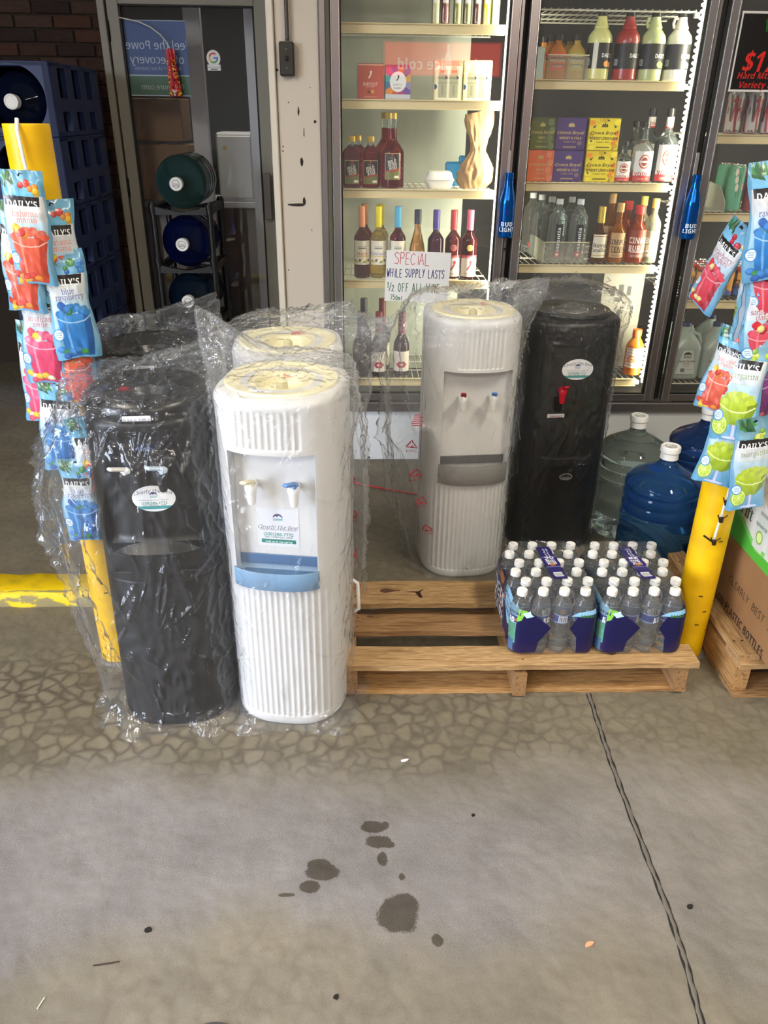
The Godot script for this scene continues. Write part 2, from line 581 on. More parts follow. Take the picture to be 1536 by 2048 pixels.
func setting() -> void:
	# floor slab, uv in metres over the pictured patch
	var g := G.new()
	g.grid(1, 1, func(r, c): return V(-4.0 + 8.0 * c, 0, 5.0 - 10.4 * r), false, -2.4 / 3.2, 5.6 / 3.2, 8.6 / 3.2, -1.8 / 3.2)
	g.add(box(V(8, 0.2, 10.4), 0, V(0, -0.101, -0.2)))
	struct("floor", g, floor_material())
	struct("floor_outside", box(V(60, 0.2, 40), 0, V(0, -0.23, 0)), mat("yard", Color(0.5, 0.5, 0.5), 0.9))
	var ceil_m := mat("ceiling_paint", Color(0.82, 0.82, 0.8), 0.8)
	struct("ceiling", box(V(8.4, 0.2, 10.6), 0, V(0, 3.1, -0.2)), ceil_m)
	var grey := mat("wall_grey", Color(0.42, 0.41, 0.39), 0.8)
	struct("wall_left", box(V(0.2, 3.2, 5.3), 0, V(-4.1, 1.5, -2.65)), grey)
	struct("wall_left_end", box(V(0.2, 3.2, 2.4), 0, V(-4.1, 1.5, 3.8)), grey)
	struct("wall_right", box(V(0.2, 3.2, 10.3), 0, V(4.1, 1.5, -0.15)), grey)
	struct("wall_front", box(V(8.4, 3.2, 0.2), 0, V(0, 1.5, 5.0)), mat("wall_light", Color(0.40, 0.39, 0.38), 0.7))
	# lit cooler sign across the aisle, behind the camera: it shows red in the cooler glass
	var sg := thing("cooler_sign", "red lit cooler sign reflected in the first cooler door", "sign", V(1.1, 2.13, 4.86))
	part("case", box(V(1.62, 0.46, 0.1), 0.01), mat("sign_case", Color(0.2, 0.02, 0.02), 0.5), sg)
	var scv := Cv.new(512, 128, H("d8281c"))
	scv.text("enjoy", 110, 84, 40, H("ffffff"), "Droid Sans", 700)
	scv.text("ice cold", 350, 84, 40, H("ffffff"), "Droid Sans", 700)
	scv.poly([Vector2(216, 120), Vector2(216, 60), Vector2(226, 36), Vector2(226, 8), Vector2(238, 8), Vector2(238, 36), Vector2(248, 60), Vector2(248, 120)], H("ffe8e0"))
	part("face", sheet(1.56, 0.4), mat("sign_face", Color.WHITE, 0.4, 0, {"albedo_texture": scv.tex(), "emission_enabled": true, "emission": Color.WHITE, "emission_texture": scv.tex(), "emission_operator": BaseMaterial3D.EMISSION_OP_MULTIPLY, "emission_energy_multiplier": 3.0}), sg, rot(0, 180, 0, V(0, 0, -0.052)))
	strip_light(V(0, 0, -0.06), Vector2(1.5, 0.36), 0.0, 0.6, Color(1, 0.3, 0.22), sg)
	# brick wall behind the crates: real bricks on a mortar bed, up to the door frame and over it
	var wall := struct("wall_back", box(V(2.58, 3.0, 0.1), 0, V(-2.71, 1.5, BACK - 0.06)), mat("mortar", Color(0.23, 0.20, 0.17), 0.95))
	var tones := []
	var bn := noise_tex(0.03, FastNoiseLite.TYPE_SIMPLEX, 4, 128, null, 4.0)
	for k in 5:
		tones.append(mat("brick%d" % k, [H("3d2620"), H("33201b"), H("4a2d22"), H("2d1d19"), H("443128")][k], 0.85, 0, {"normal_enabled": true, "normal_texture": bn, "uv1_triplanar": true, "uv1_scale": V(4, 4, 4)}))
	var full := box(V(0.2, 0.058, 0.02), 0.003)
	var fm := full.mesh()
	for row in 32:
		var y := 0.03 + row * 0.0675
		for col in 6:
			var x0 := -2.52 + col * 0.212 + (0.106 if row % 2 else 0.0)
			if row < 22 and x0 < -1.75:
				continue
			var x1 := minf(x0 + 0.2, -1.425)
			if x1 - x0 < 0.02:
				continue
			var t := Transform3D(Basis.from_scale(V((x1 - x0) / 0.2, 1, 1)), V((x0 + x1) / 2, y, BACK + rng.randf_range(-0.003, 0.003)))
			part("brick", fm, tones[rng.randi() % 5], wall, Transform3D(t.basis, t.origin - wall.position))
	struct("wall_back_right", box(V(0.4, 3.0, 0.1), 0, V(-0.26, 1.5, BACK - 0.06)), mat("beige_paint"))
	struct("wall_back_top", box(V(1.1, 0.9, 0.1), 0, V(-0.93, 2.53, BACK - 0.06)), mat("mortar"))
	# painted strip between the recess and the coolers, with its worn edge
	struct("wall_side", box(V(0.17, 3.0, 1.6), 0.004, V(-0.237, 1.5, WALL - 0.8)), mat("beige_paint"))
	struct("trim_1", box(V(0.028, 3.0, 0.02), 0.004, V(-0.336, 1.5, WALL + 0.005)), mat("trim_light", Color(0.80, 0.77, 0.71), 0.45))
	var chip := mat("chip", Color(0.14, 0.10, 0.07), 0.8)
	var wall_side := get_node("wall_side")
	for q in [[-0.256, 1.151, 0.07, 0.012], [-0.228, 1.165, 0.011, 0.032], [-0.232, 1.317, 0.012, 0.034], [-0.239, 1.498, 0.008, 0.03], [-0.175, 1.462, 0.012, 0.014], [-0.306, 1.37, 0.006, 0.006], [-0.307, 1.353, 0.006, 0.006], [-0.22, 1.422, 0.004, 0.04], [-0.305, 0.886, 0.005, 0.006], [-0.277, 1.528, 0.006, 0.006], [-0.318, 1.639, 0.014, 0.01], [-0.2, 1.05, 0.005, 0.005], [-0.19, 1.58, 0.005, 0.004]]:
		var pts := PackedVector2Array()
		for k in 9:
			var a = TAU * k / 9
			pts.append(Vector2(cos(a) * q[2] / 2, sin(a) * q[3] / 2) * rng.randf_range(0.7, 1.3))
		part("paint_chip", prism(pts, 0.0012), chip, wall_side, Transform3D(Basis(), V(q[0], q[1], WALL + 0.0006)))
	struct("wall_cooler_side", box(V(1.95, 3.0, 0.1), 0, V(3.15, 1.5, WALL - 0.05)), mat("beige_paint"))
	struct("wall_over_cooler", box(V(2.33, 0.85, 0.1), 0, V(1.01, 2.575, WALL - 0.05)), mat("beige_paint"))
	# white kick board under the coolers
	struct("baseboard_back", box(V(3.8, 0.25, 0.14), 0.004, V(1.76, 0.125, WALL - 0.06)), mat("white_paint"))
	for q in [[0.045, 0.012], [0.3, 0.03]]:
		part("chip", lathe([Vector2(0.006, 0), Vector2(0.004, 0.0012), Vector2(0.0, 0.0013)], 10), chip, get_node("baseboard_back"), rot(90, 0, 0, V(q[0], q[1], WALL + 0.0102)))
	# curb painted yellow, left
	var curb := solo("curb", G.new().grid(5, 40, func(r, c):
		var x = -3.2 + 2.45 * c / 40
		var p: Vector2 = [Vector2(-2.225, 0), Vector2(-2.232, 0.042), Vector2(-2.245, 0.05), Vector2(-2.262, 0.052), Vector2(-2.35, 0.054), Vector2(-2.37, 0.0)][r]
		return V(x, p.y + 0.002 * sin(c * 2.7 + r), p.x + 0.003 * sin(c * 1.9 + r * 2))), curb_material(), "low concrete curb painted yellow, worn along its front edge, at the left", "curb")
	part("end", prism(PackedVector2Array([Vector2(2.225, 0), Vector2(2.232, 0.042), Vector2(2.262, 0.052), Vector2(2.35, 0.054), Vector2(2.37, 0)]), 0.002), mat("yellow"), curb, rot(0, 90, 0, V(-0.75, 0, 0)))

func curb_material() -> StandardMaterial3D:
	var cv := Cv.new(512, 64, H("e9c400"))
	var f := FastNoiseLite.new()
	f.frequency = 0.05
	f.fractal_octaves = 4
	for y in 64:
		for x in 512:
			var k := f.get_noise_2d(x * 1.0, y * 2.0)
			var worn := 0.0
			if y > 50:
				worn = smoothstep(0.12, 0.3, k + (y - 50) / 34.0)
			elif y > 33 and y < 41:
				worn = smoothstep(0.0, 0.25, k + 0.28)
			var base := Color(0.91, 0.77, 0.02).lerp(Color(0.78, 0.66, 0.05), clampf(k * 1.5, 0, 1))
			cv.im.set_pixel(x, y, base.lerp(Color(0.5, 0.47, 0.38), worn * 0.85))
	return print_mat("curb", cv, 0.55)

func frame_bar(st: G, a: Vector3, b: Vector3, bev := 0.003) -> void:   # a bar between two opposite corners
	st.add(box((b - a).abs(), bev, (a + b) / 2))

func door_bay() -> void:
	var d := Node3D.new()
	d.name = "door_1"
	add_child(d)
	tag(d, "", "", "", "structure")
	var paint := mat("door_paint", Color(0.56, 0.54, 0.49), 0.45)
	var z := BACK
	var g := G.new()
	frame_bar(g, V(-1.425, 0, z - 0.08), V(-1.385, 2.1, z + 0.03))
	frame_bar(g, V(-0.478, 0, z - 0.08), V(-0.43, 2.1, z + 0.03))
	frame_bar(g, V(-1.425, 2.06, z - 0.08), V(-0.43, 2.1, z + 0.03))
	part("frame", g, paint, d)
	g = G.new()
	frame_bar(g, V(-1.378, 0.01, z - 0.06), V(-1.315, 2.05, z + 0.012))
	frame_bar(g, V(-0.577, 0.01, z - 0.06), V(-0.486, 2.05, z + 0.012))
	frame_bar(g, V(-1.315, 2.008, z - 0.06), V(-0.577, 2.05, z + 0.012))
	frame_bar(g, V(-1.315, 0.01, z - 0.06), V(-0.577, 0.22, z + 0.012))
	part("stile", g, paint, d)
	g = G.new()
	frame_bar(g, V(-1.315, 0.22, z - 0.03), V(-1.305, 2.008, z + 0.004), 0.001)
	frame_bar(g, V(-0.587, 0.22, z - 0.03), V(-0.577, 2.008, z + 0.004), 0.001)
	frame_bar(g, V(-1.315, 2.0, z - 0.03), V(-0.577, 2.008, z + 0.004), 0.001)
	part("gasket", g, mat("rubber"), d)
	part("glass_pane", box(V(0.74, 1.79, 0.006), 0, V(-0.946, 1.114, z - 0.02)), mat("pane"), d)
	for y in [1.88, 1.08, 0.3]:
		part("hinge", tube([V(-1.381, y - 0.05, z + 0.018), V(-1.381, y + 0.05, z + 0.018)], 0.009), mat("hinge_dark", Color(0.06, 0.05, 0.05), 0.5, 0.5), d)
	# pull handle on the right stile
	g = G.new()
	g.add(box(V(0.045, 0.26, 0.022), 0.004, V(-0.548, 1.04, z + 0.06)))
	g.add(box(V(0.02, 0.02, 0.05), 0.002, V(-0.548, 1.13, z + 0.03)))
	g.add(box(V(0.02, 0.02, 0.05), 0.002, V(-0.548, 0.95, z + 0.03)))
	part("handle", g, mat("handle_grey", Color(0.42, 0.40, 0.38), 0.4, 0.4), d)
	# review sticker on the glass: round face with a ring of four colours over a caption tab
	var cv := Cv.new(128, 160, Color(0, 0, 0, 0))
	cv.ell(64, 60, 56, 58, H("f2f2f2"))
	cv.rect(10, 104, 108, 44, H("f2f2f2"))
	for q in [[-0.6, 0.75, "3a76d8"], [0.75, 2.3, "36a250"], [2.3, 3.6, "eab42c"], [3.6, 5.3, "d9463a"]]:
		var pts := []
		for k in 9:
			var a := lerpf(q[0], q[1], k / 8.0)
			pts.append(Vector2(64 + 32 * cos(a), 58 + 32 * sin(a)))
		cv.line(pts, 13, H(q[2]))
	cv.rect(64, 52, 38, 12, H("3a76d8"))
	cv.rect(82, 28, 22, 23, H("f2f2f2"))
	cv.text("Review us on Google", 64, 124, 8, H("777777"))
	cv.text("★ ★ ★ ★ ★", 64, 140, 8, H("777777"))
	solo("door_sticker", sheet(0.088, 0.112), print_mat("sticker", cv, 0.4, {"transparency": BaseMaterial3D.TRANSPARENCY_ALPHA_SCISSOR, "alpha_scissor_threshold": 0.5}), "round white sticker with a coloured ring letter on the glass door", "sticker", Transform3D(Basis(), V(-0.82, 1.745, z - 0.0165)))
	# the poster seen from its back through the glass, so its words read mirrored
	cv = Cv.new(512, 560, H("3d5a96"))
	cv.rect(0, 410, 512, 150, H("47705a"))
	cv.rect(0, 400, 512, 8, H("c5d6e6"))
	cv.rect(0, 552, 512, 8, H("c5d6e6"))
	cv.rect(0, 0, 512, 6, H("a8bcd8"))
	cv.text("Feel the Power", 250, 180, 62, H("c2d2ea"), "Droid Sans", 400, 0, 0, true)
	cv.text("of Recovery", 250, 285, 62, H("c2d2ea"), "Droid Sans", 400, 0, 0, true)
	cv.text("be a part of our journey", 250, 350, 26, H("a9bad6"), "Droid Sans", 400, 0, 0, true)
	cv.text("foremore.com", 280, 490, 40, H("bcd0c4"), "Droid Sans", 400, 0, 0, true)
	solo("poster", box(V(0.34, 0.372, 0.004)).add(sheet(0.34, 0.372, V(0, 0, 0.0025))), print_mat("poster_back", cv, 0.5), "blue and green poster behind the glass door with mirrored white words", "poster", Transform3D(Basis(), V(-1.135, 1.752, z - 0.0252)))
	# striped snack wrapper strip hung on a white cord in the doorway
	var st := thing("snack_strip", "narrow red and yellow wrapper hanging from a curved white cord before the glass door", "wrapper", V(-1.045, 0, z + 0.03))
	part("cord", tube([V(-0.27, 1.945, -0.016), V(-0.16, 1.925, -0.01), V(-0.1, 1.9, 0), V(-0.05, 1.865, 0), V(-0.02, 1.83, 0), V(0.0, 1.79, 0)], 0.0035, 6), mat("cap_white"), st)
	cv = Cv.new(64, 256, H("c8202c"))
	for k in 40:
		cv.ell(rng.randf_range(30, 64), rng.randf_range(60, 250), rng.randf_range(3, 10), rng.randf_range(3, 8), [H("f4c21c"), H("1d1512"), H("e8862a")][k % 3])
	for k in 5:
		cv.ell(rng.randf_range(0, 26), rng.randf_range(200, 250), 9, 7, H("efe6da"))
	cv.rect(0, 0, 14, 200, H("dd5a6a"))
	part("wrapper", G.new().grid(14, 8, func(r, c):
		var t: float = r / 14.0
		var wd := lerpf(0.055, 0.03, t)
		return V((c / 8.0 - 0.5) * wd + 0.02 * (1 - t) - 0.005, 1.565 + 0.235 * t, 0.012 * sin(PI * c / 8.0) + 0.004 * sin(r * 1.3)), false).add(G.new().grid(1, 1, func(r, c): return V(0.02 - 0.05 * c, 1.565 + 0.23 * r, -0.001))), print_mat("wrap_red", cv, 0.25), st)
	# dim room behind the glass
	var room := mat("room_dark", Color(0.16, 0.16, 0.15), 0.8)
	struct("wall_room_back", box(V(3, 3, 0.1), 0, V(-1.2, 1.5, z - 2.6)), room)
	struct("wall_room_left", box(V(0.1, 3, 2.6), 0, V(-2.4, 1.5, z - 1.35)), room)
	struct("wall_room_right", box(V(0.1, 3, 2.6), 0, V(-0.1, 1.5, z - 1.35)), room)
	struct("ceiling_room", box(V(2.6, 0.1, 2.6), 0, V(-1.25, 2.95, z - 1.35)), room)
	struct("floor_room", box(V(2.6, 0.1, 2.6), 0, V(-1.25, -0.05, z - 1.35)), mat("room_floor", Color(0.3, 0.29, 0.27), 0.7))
	var lamp := thing("added_room_lamp", "ceiling fitting added to light the dim room behind the glass door", "lamp", V(-0.85, 2.86, z - 0.7))  # unseen lamp, added so the things behind the glass show
	part("diffuser", box(V(0.5, 0.04, 0.2), 0.01), mat("lamp_glow"), lamp)
	strip_light(V(0, -0.03, 0), Vector2(0.45, 0.16), 0, 1.6, Color(1, 0.97, 0.9), lamp)
	lamp.get_child(1).rotation_degrees = V(-90, 0, 0)
	var post := mat("bay_white", Color(0.85, 0.86, 0.88), 0.5)  # white bars put in to imitate bright strips mirrored in the glass
	solo("reflection_bar", box(V(0.1, 2.6, 0.06), 0.004), post, "tall white bar imitating a reflection in the glass door, beside the poster", "post", Transform3D(Basis(), V(-1.0, 1.3, z - 0.45)))
	solo("reflection_bar", box(V(0.07, 2.3, 0.05), 0.004), post, "narrower white bar imitating a reflection in the glass door, near its handle", "post", Transform3D(Basis(), V(-0.66, 1.15, z - 0.5)))
	var f := thing("fridge", "small white appliance on a counter behind the glass door, beside the white reflection bar", "appliance", V(-0.82, 0.95, z - 0.75))
	part("body", box(V(0.24, 0.42, 0.3), 0.012, V(0, 0.21, 0)), post, f)
	part("door", box(V(0.22, 0.38, 0.02), 0.006, V(0, 0.21, 0.16)), mat("white_paint"), f)
	part("badge", lathe([Vector2(0.014, 0), Vector2(0.012, 0.003), Vector2(0, 0.003)], 12), mat("badge_yellow", H("c8b038"), 0.5), f, rot(90, 0, 0, V(-0.06, 0.33, 0.17)))
	var ct := thing("counter", "long counter with a pale top behind the glass door", "counter", V(-0.9, 0, z - 0.8))
	part("top", box(V(1.2, 0.04, 0.5), 0.006, V(0, 0.93, 0)), mat("white_paint"), ct)
	part("front", box(V(1.16, 0.9, 0.44), 0.004, V(0, 0.455, 0)), mat("counter_wood", H("5a4a3a"), 0.6), ct)
	var cb := mat("carton_dark", H("8a6844"), 0.85)
	for q in [[-1.27, 1.32, 0.24, "shut brown carton behind the glass door, under the poster"], [-1.24, 0.97, 0.33, "large brown carton behind the glass door, lowest under the poster"]]:
		var c := thing("carton", q[3], "carton", V(q[0], q[1], z - 0.55))
		part("body", box(V(0.32, q[2], 0.3), 0.005, V(0, q[2] / 2, 0)), cb, c)
		part("tape", box(V(0.05, 0.002, 0.302), 0, V(0, q[2], 0)), mat("tape", H("b59a6a"), 0.3), c)
	# switch box with conduit on the painted strip
	var sw := thing("switch_box", "grey metal switch box on the pale wall strip, fed by conduit from above", "switch", V(-0.275, 1.675, WALL + 0.002))
	part("body", box(V(0.056, 0.115, 0.036), 0.004, V(0, 0, 0.018)), mat("box_grey", Color(0.27, 0.25, 0.23), 0.5, 0.3), sw)
	part("cover", box(V(0.05, 0.105, 0.004), 0.001, V(0, 0, 0.038)), mat("box_cover", Color(0.2, 0.19, 0.17), 0.45, 0.5), sw)
	part("toggle", box(V(0.007, 0.018, 0.016), 0.002, V(0, 0.002, 0.046)), mat("rubber"), sw)
	for y in [-0.03, 0.032]:
		part("screw", lathe([Vector2(0.003, 0), Vector2(0.002, 0.001), Vector2(0, 0.0012)], 8), mat("alu"), sw, rot(90, 0, 0, V(0, y, 0.04)))
	var cond := []
	for k in 40:
		cond.append(V(0.004 + 0.0004 * (k % 2), 0.06 + k * 0.012, 0.018))
	part("conduit", tube(cond, 0.0075, 8), mat("box_grey"), sw)

# ---------------------------------------------------------------- coolers
func profile(r: float, h: float, sh: float, nk: float, nr: float, y0 := 0.0, y1 := 1.0) -> Array:   # body to shoulder sh, neck from nk
	var p := [Vector2(0, 0), Vector2(r * 0.82, 0.0), Vector2(r * 0.95, 0.003), Vector2(r, 0.01), Vector2(r, h * sh)]
	for k in range(1, 8):
		var t := k / 8.0
		var s := (1 - cos(PI * t)) / 2
		p.append(Vector2(lerpf(r, nr, s * 0.55 + 0.45 * t * t), lerpf(h * sh, h * nk, t)))
	p.append_array([Vector2(nr, h * nk), Vector2(nr * 0.97, h * 0.985), Vector2(nr * 0.9, h), Vector2(0, h)])
	if y0 <= 0.0 and y1 >= 1.0:
		return p
	var q := []      # the slice between two heights, closed flat
	for k in p.size():
		var a: Vector2 = p[k]
		if k > 0:
			var b: Vector2 = p[k - 1]
			for lim in [y0 * h, y1 * h]:
				if b.y < lim and a.y > lim:
					var c := b.lerp(a, (lim - b.y) / (a.y - b.y))
					if lim == y0 * h:
						q.append(Vector2(0, c.y))
					q.append(c)
		if a.y >= y0 * h and a.y <= y1 * h:
			q.append(a)
	if y1 < 1.0:
		q.append(Vector2(0, q[-1].y))
	return q

# one bottle: r, h, sh, nk, nr as in profile; fill is how far the drink reaches; flat squeezes it front to back
func bottle(o: Dictionary) -> Node3D:
	var t := thing(o.get("name", "bottle"), o.label, o.get("cat", "bottle"), o.at, o.get("turn", 0.0), o.get("group", ""))
	var r: float = o.r
	var h: float = o.h
	var sh: float = o.get("sh", 0.6)
	var nk: float = o.get("nk", 0.75)
	var nr: float = o.get("nr", 0.014)
	var fl := Transform3D(Basis.from_scale(V(1, 1, o.get("flat", 1.0))), Vector3.ZERO)
	var fill: float = o.get("fill", 1.0)
	var seg: int = o.get("seg", 28)
	if fill < 1.0:
		part("drink", lathe(profile(r, h, sh, nk, nr, 0, fill), seg), o.mat, t, fl)
		part("glass_neck", lathe(profile(r, h, sh, nk, nr, fill, 1), seg), liquid("clear_glass", Color(0.93, 0.96, 0.95), 0.03), t, fl)
	else:
		part("body", lathe(profile(r, h, sh, nk, nr), seg), o.mat, t, fl)
	if o.has("cap"):
		var c0: float = h * float(o.get("cap0", 0.93))
		var cr: float = o.get("cap_r", nr + 0.0015)
		part("cap", lathe([Vector2(0, c0), Vector2(cr, c0), Vector2(cr, h * 1.0), Vector2(cr * 0.92, h * 1.006), Vector2(0, h * 1.006)], 20), o.cap, t, fl)
	if o.has("print"):
		var l: Array = o.get("at_label", [0.12, 0.5, 0.9])     # from, to (of the height), half angle
		part("label", band(r + 0.0008, h * l[0], h * l[1], l[2], 16), o.print, t, fl)
	if o.has("print2"):
		var l: Array = o.at_label2
		part("neck_label", band(l[3], h * l[0], h * l[1], l[2], 12), o.print2, t, fl)
	return t

func carton_box(called: String, label: String, cat: String, at: Vector3, s: Vector3, m: Material, front: Material, turn := 0.0, group := "", top: Material = null) -> Node3D:
	var t := thing(called, label, cat, at, turn, group)
	part("body", box(s, 0.002, V(0, s.y / 2, 0)), m, t)
	part("printed_front", sheet(s.x - 0.003, s.y - 0.003, V(0, s.y / 2, s.z / 2 + 0.0006)), front, t)
	part("flap", box(V(s.x * 0.96, 0.0012, s.z * 0.5), 0, V(0, s.y + 0.0006, s.z * 0.22)), top if top else m, t)
	return t

func shelf(label: String, x0: float, x1: float, y: float, depth: float, lip := 0.036, z0 := -3.6) -> void:
	var t := thing("cooler_shelf", label, "shelf", V((x0 + x1) / 2, y, z0), 0, "cream wire cooler shelves")
	var w := x1 - x0
	if lip > 0.02:
		var g := box(V(w, lip, 0.006), 0.001, V(0, -lip / 2, 0))
		g.add(box(V(w, 0.004, 0.014), 0.001, V(0, -0.002, 0.006)))
		g.add(box(V(w, 0.004, 0.014), 0.001, V(0, -lip + 0.002, 0.006)))
		part("price_rail", g, mat("shelf_lip"), t)
		var cv := Cv.new(512, 32, Color(0, 0, 0, 0))
		for k in 5:
			var x := rng.randf_range(10, 480)
			cv.line([Vector2(x, rng.randf_range(6, 20)), Vector2(x + rng.randf_range(2, 9), rng.randf_range(8, 26))], 1.5, Color(0.35, 0.3, 0.2))
		for k in 4:
			cv.rect(rng.randf_range(10, 480), 9, rng.randf_range(8, 16), 12, Color(0.93, 0.9, 0.8))
	var rods := G.new()
	var n := int(w / 0.028)
	for k in n + 1:
		rods.add(tube([V(-w / 2 + w * k / n, -0.004, 0), V(-w / 2 + w * k / n, -0.004, -depth)], 0.0018, 5))
	tag(part("wires", rods, mat("wire_white"), t), "", "", "", "stuff")
	for z in [-0.012, -depth * 0.36, -depth * 0.7, -depth]:
		part("cross_bar", tube([V(-w / 2 - 0.008, -0.009, z), V(w / 2 + 0.008, -0.009, z)], 0.0035, 8), mat("wire_white"), t)
	for s in [-1, 1]:
		part("bracket", box(V(0.02, 0.02, 0.014), 0.002, V(s * (w / 2 + 0.007), -0.02, -0.004)), mat("wire_white"), t)

func coolers() -> void:
	var z := WALL
	# outer frame: posts, sill and the dark inside
	var fr := G.new()
	for x in [-0.139, 2.16]:
		fr.add(box(V(0.026, 1.9, 0.06), 0.003, V(x, 1.2, z - 0.01)))
	fr.add(box(V(2.33, 0.045, 0.09), 0.004, V(1.01, 0.275, z - 0.01)))
	fr.add(box(V(2.33, 0.09, 0.09), 0.004, V(1.01, 2.1, z - 0.01)))
	struct("trim_2", fr, mat("alu"))
	var posts := G.new()
	for x in [-0.112, 0.635, 1.398]:
		posts.add(box(V(0.05, 1.76, 0.05), 0.002, V(x, 1.18, z - 0.055)))
	struct("trim_3", posts, mat("rubber"))
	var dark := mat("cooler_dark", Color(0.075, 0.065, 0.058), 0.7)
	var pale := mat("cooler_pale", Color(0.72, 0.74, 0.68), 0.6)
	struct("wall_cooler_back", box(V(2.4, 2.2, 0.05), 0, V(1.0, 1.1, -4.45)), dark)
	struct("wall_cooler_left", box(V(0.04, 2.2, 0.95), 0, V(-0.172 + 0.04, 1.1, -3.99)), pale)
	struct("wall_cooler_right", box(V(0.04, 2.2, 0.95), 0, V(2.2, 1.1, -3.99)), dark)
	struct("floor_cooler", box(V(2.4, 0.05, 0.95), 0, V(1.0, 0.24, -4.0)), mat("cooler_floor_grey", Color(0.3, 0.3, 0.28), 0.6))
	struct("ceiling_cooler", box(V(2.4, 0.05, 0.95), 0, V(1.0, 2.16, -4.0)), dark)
	var pan := noise_tex(0.006, FastNoiseLite.TYPE_SIMPLEX_SMOOTH, 4, 256, ramp([Color(0.66, 0.69, 0.64), Color(0.76, 0.78, 0.72)], [0.2, 0.8]))
	solo("backing_panel", box(V(0.61, 1.84, 0.02), 0.003), mat("panel", Color.WHITE, 0.55, 0, {"albedo_texture": pan}), "pale grey-green panel standing behind the shelves of the first cooler door", "panel", Transform3D(Basis(), V(0.2, 1.2, -4.07)))
	# three doors
	var names := ["first cooler door, next to the painted strip", "middle cooler door, second of three", "third cooler door, with the price poster"]
	var edges := [[-0.108, 0.615], [0.652, 1.37], [1.419, 2.14]]
	for i in 3:
		var x0: float = edges[i][0]
		var x1: float = edges[i][1]
		var cx := (x0 + x1) / 2
		var w := x1 - x0
		var d := thing("cooler_door", "aluminium framed glass " + names[i], "cooler door", V(cx, 0.302, z), 0, "glass cooler doors")
		var hh := 1.72
		for s in [-1, 1]:
			var g := box(V(0.035, hh, 0.03), 0.002, V(s * (w / 2 - 0.0175), hh / 2, 0))
			part("stile", g, mat("alu"), d)
			g = box(V(0.005, hh, 0.034), 0.001, V(s * (w / 2 - 0.033), hh / 2, 0.001))
			g.add(box(V(0.004, hh, 0.033), 0.001, V(s * (w / 2 - 0.003), hh / 2, 0.001)))
			part("edge_bead", g, mat("alu_bright"), d)
		for y in [0.016, hh - 0.016]:
			part("rail", box(V(w - 0.07, 0.032, 0.03), 0.002, V(0, y, 0)), mat("alu"), d)
		var gk := G.new()
		for s in [-1, 1]:
			gk.add(box(V(0.006, hh - 0.06, 0.02), 0, V(s * (w / 2 - 0.038), hh / 2, -0.004)))
		gk.add(box(V(w - 0.07, 0.005, 0.02), 0, V(0, 0.0345, -0.004)))
		part("gasket", gk, mat("rubber"), d)
		part("glass_pane", box(V(w - 0.074, hh - 0.066, 0.005), 0, V(0, hh / 2, -0.004)), mat("pane"), d)
		if i < 2:     # the thin strip past the door's closing edge
			part("closing_strip", box(V(0.012, hh, 0.026), 0.001, V(w / 2 + 0.0085, hh / 2, -0.004)), mat("alu"), d)
		part("pivot", box(V(0.05, 0.012, 0.026), 0.002, V(-w / 2 + 0.03, -0.009, 0.0)), mat("alu"), d)
	# light strips behind the posts, one per door
	for q in [[0.6, -28.0, 2.1, "first"], [1.368, 32.0, 1.9, "middle"], [2.125, 32.0, 1.2, "third"]]:
		var t := thing("led_strip", "tall bright led strip inside the %s cooler door" % q[3], "lamp", V(q[0], 1.15, z - 0.075), 0, "cooler led strips")
		part("channel", box(V(0.03, 1.62, 0.012), 0.002), mat("lamp_white"), t)
		var gl := mat("led_glow", Color(1, 1, 1), 0.5, 0, {"emission_enabled": true, "emission": Color(1, 1, 0.9), "emission_energy_multiplier": 4.5})
		part("diffuser", box(V(0.02, 1.58, 0.012), 0.003, V(-0.012, 0, -0.009)), gl, t)
		if q[3] == "middle":     # its beads show along the glass
			for k in 70:
				part("bead", lathe([Vector2(0.0, -0.008), Vector2(0.007, -0.004), Vector2(0.008, 0), Vector2(0.007, 0.004), Vector2(0.0, 0.008)], 8), gl, t, Transform3D(Basis(), V(-0.024, -0.76 + k * 0.022, -0.012)))
		strip_light(V(-0.01, 0, -0.02), Vector2(0.02, 1.58), 30.0, q[2], Color(1, 0.98, 0.86), t)
	var l := [["top", 1.810], ["second", 1.545], ["third", 1.206], ["fourth", 0.828], ["lowest", 0.372]]
	for q in l:
		shelf("cream %s shelf of the first cooler door" % q[0], -0.067, 0.577, q[1], 0.43)
	shelf("bare cream wire shelf right at the top of the middle door", 0.70, 1.33, 1.874, 0.5, 0.012)
	for q in [["second", 1.625], ["third", 1.241], ["fourth", 0.900], ["lowest", 0.372]]:
		shelf("cream %s shelf of the middle cooler door" % q[0], 0.712, 1.330, q[1], 0.6)
	for q in [["upper", 1.433], ["second", 1.123], ["third", 0.745], ["lowest", 0.352]]:
		shelf("cream %s shelf of the third cooler door" % q[0], 1.504, 2.12, q[1], 0.6, 0.036 if q[0] != "lowest" else 0.018)
	products_one()
	products_two()
	products_three()
	# bottle shaped pulls
	var bl := mat("pull_blue", Color(0.04, 0.36, 0.70), 0.2, 0.75)
	for q in [[0.612, "blue aluminium bottle door pull between the first and middle cooler doors"], [1.386, "blue aluminium bottle door pull between the middle and third cooler doors"]]:
		var t := thing("door_pull", q[1], "handle", V(q[0], 1.037, z + 0.055), 0, "blue bottle door pulls")
		part("bottle", lathe([Vector2(0, 0), Vector2(0.03, 0), Vector2(0.033, 0.006), Vector2(0.033, 0.13), Vector2(0.031, 0.15), Vector2(0.022, 0.185), Vector2(0.0185, 0.2), Vector2(0.0175, 0.222), Vector2(0.019, 0.224), Vector2(0.019, 0.232), Vector2(0.017, 0.234), Vector2(0.0175, 0.249), Vector2(0, 0.249)], 28), bl, t)
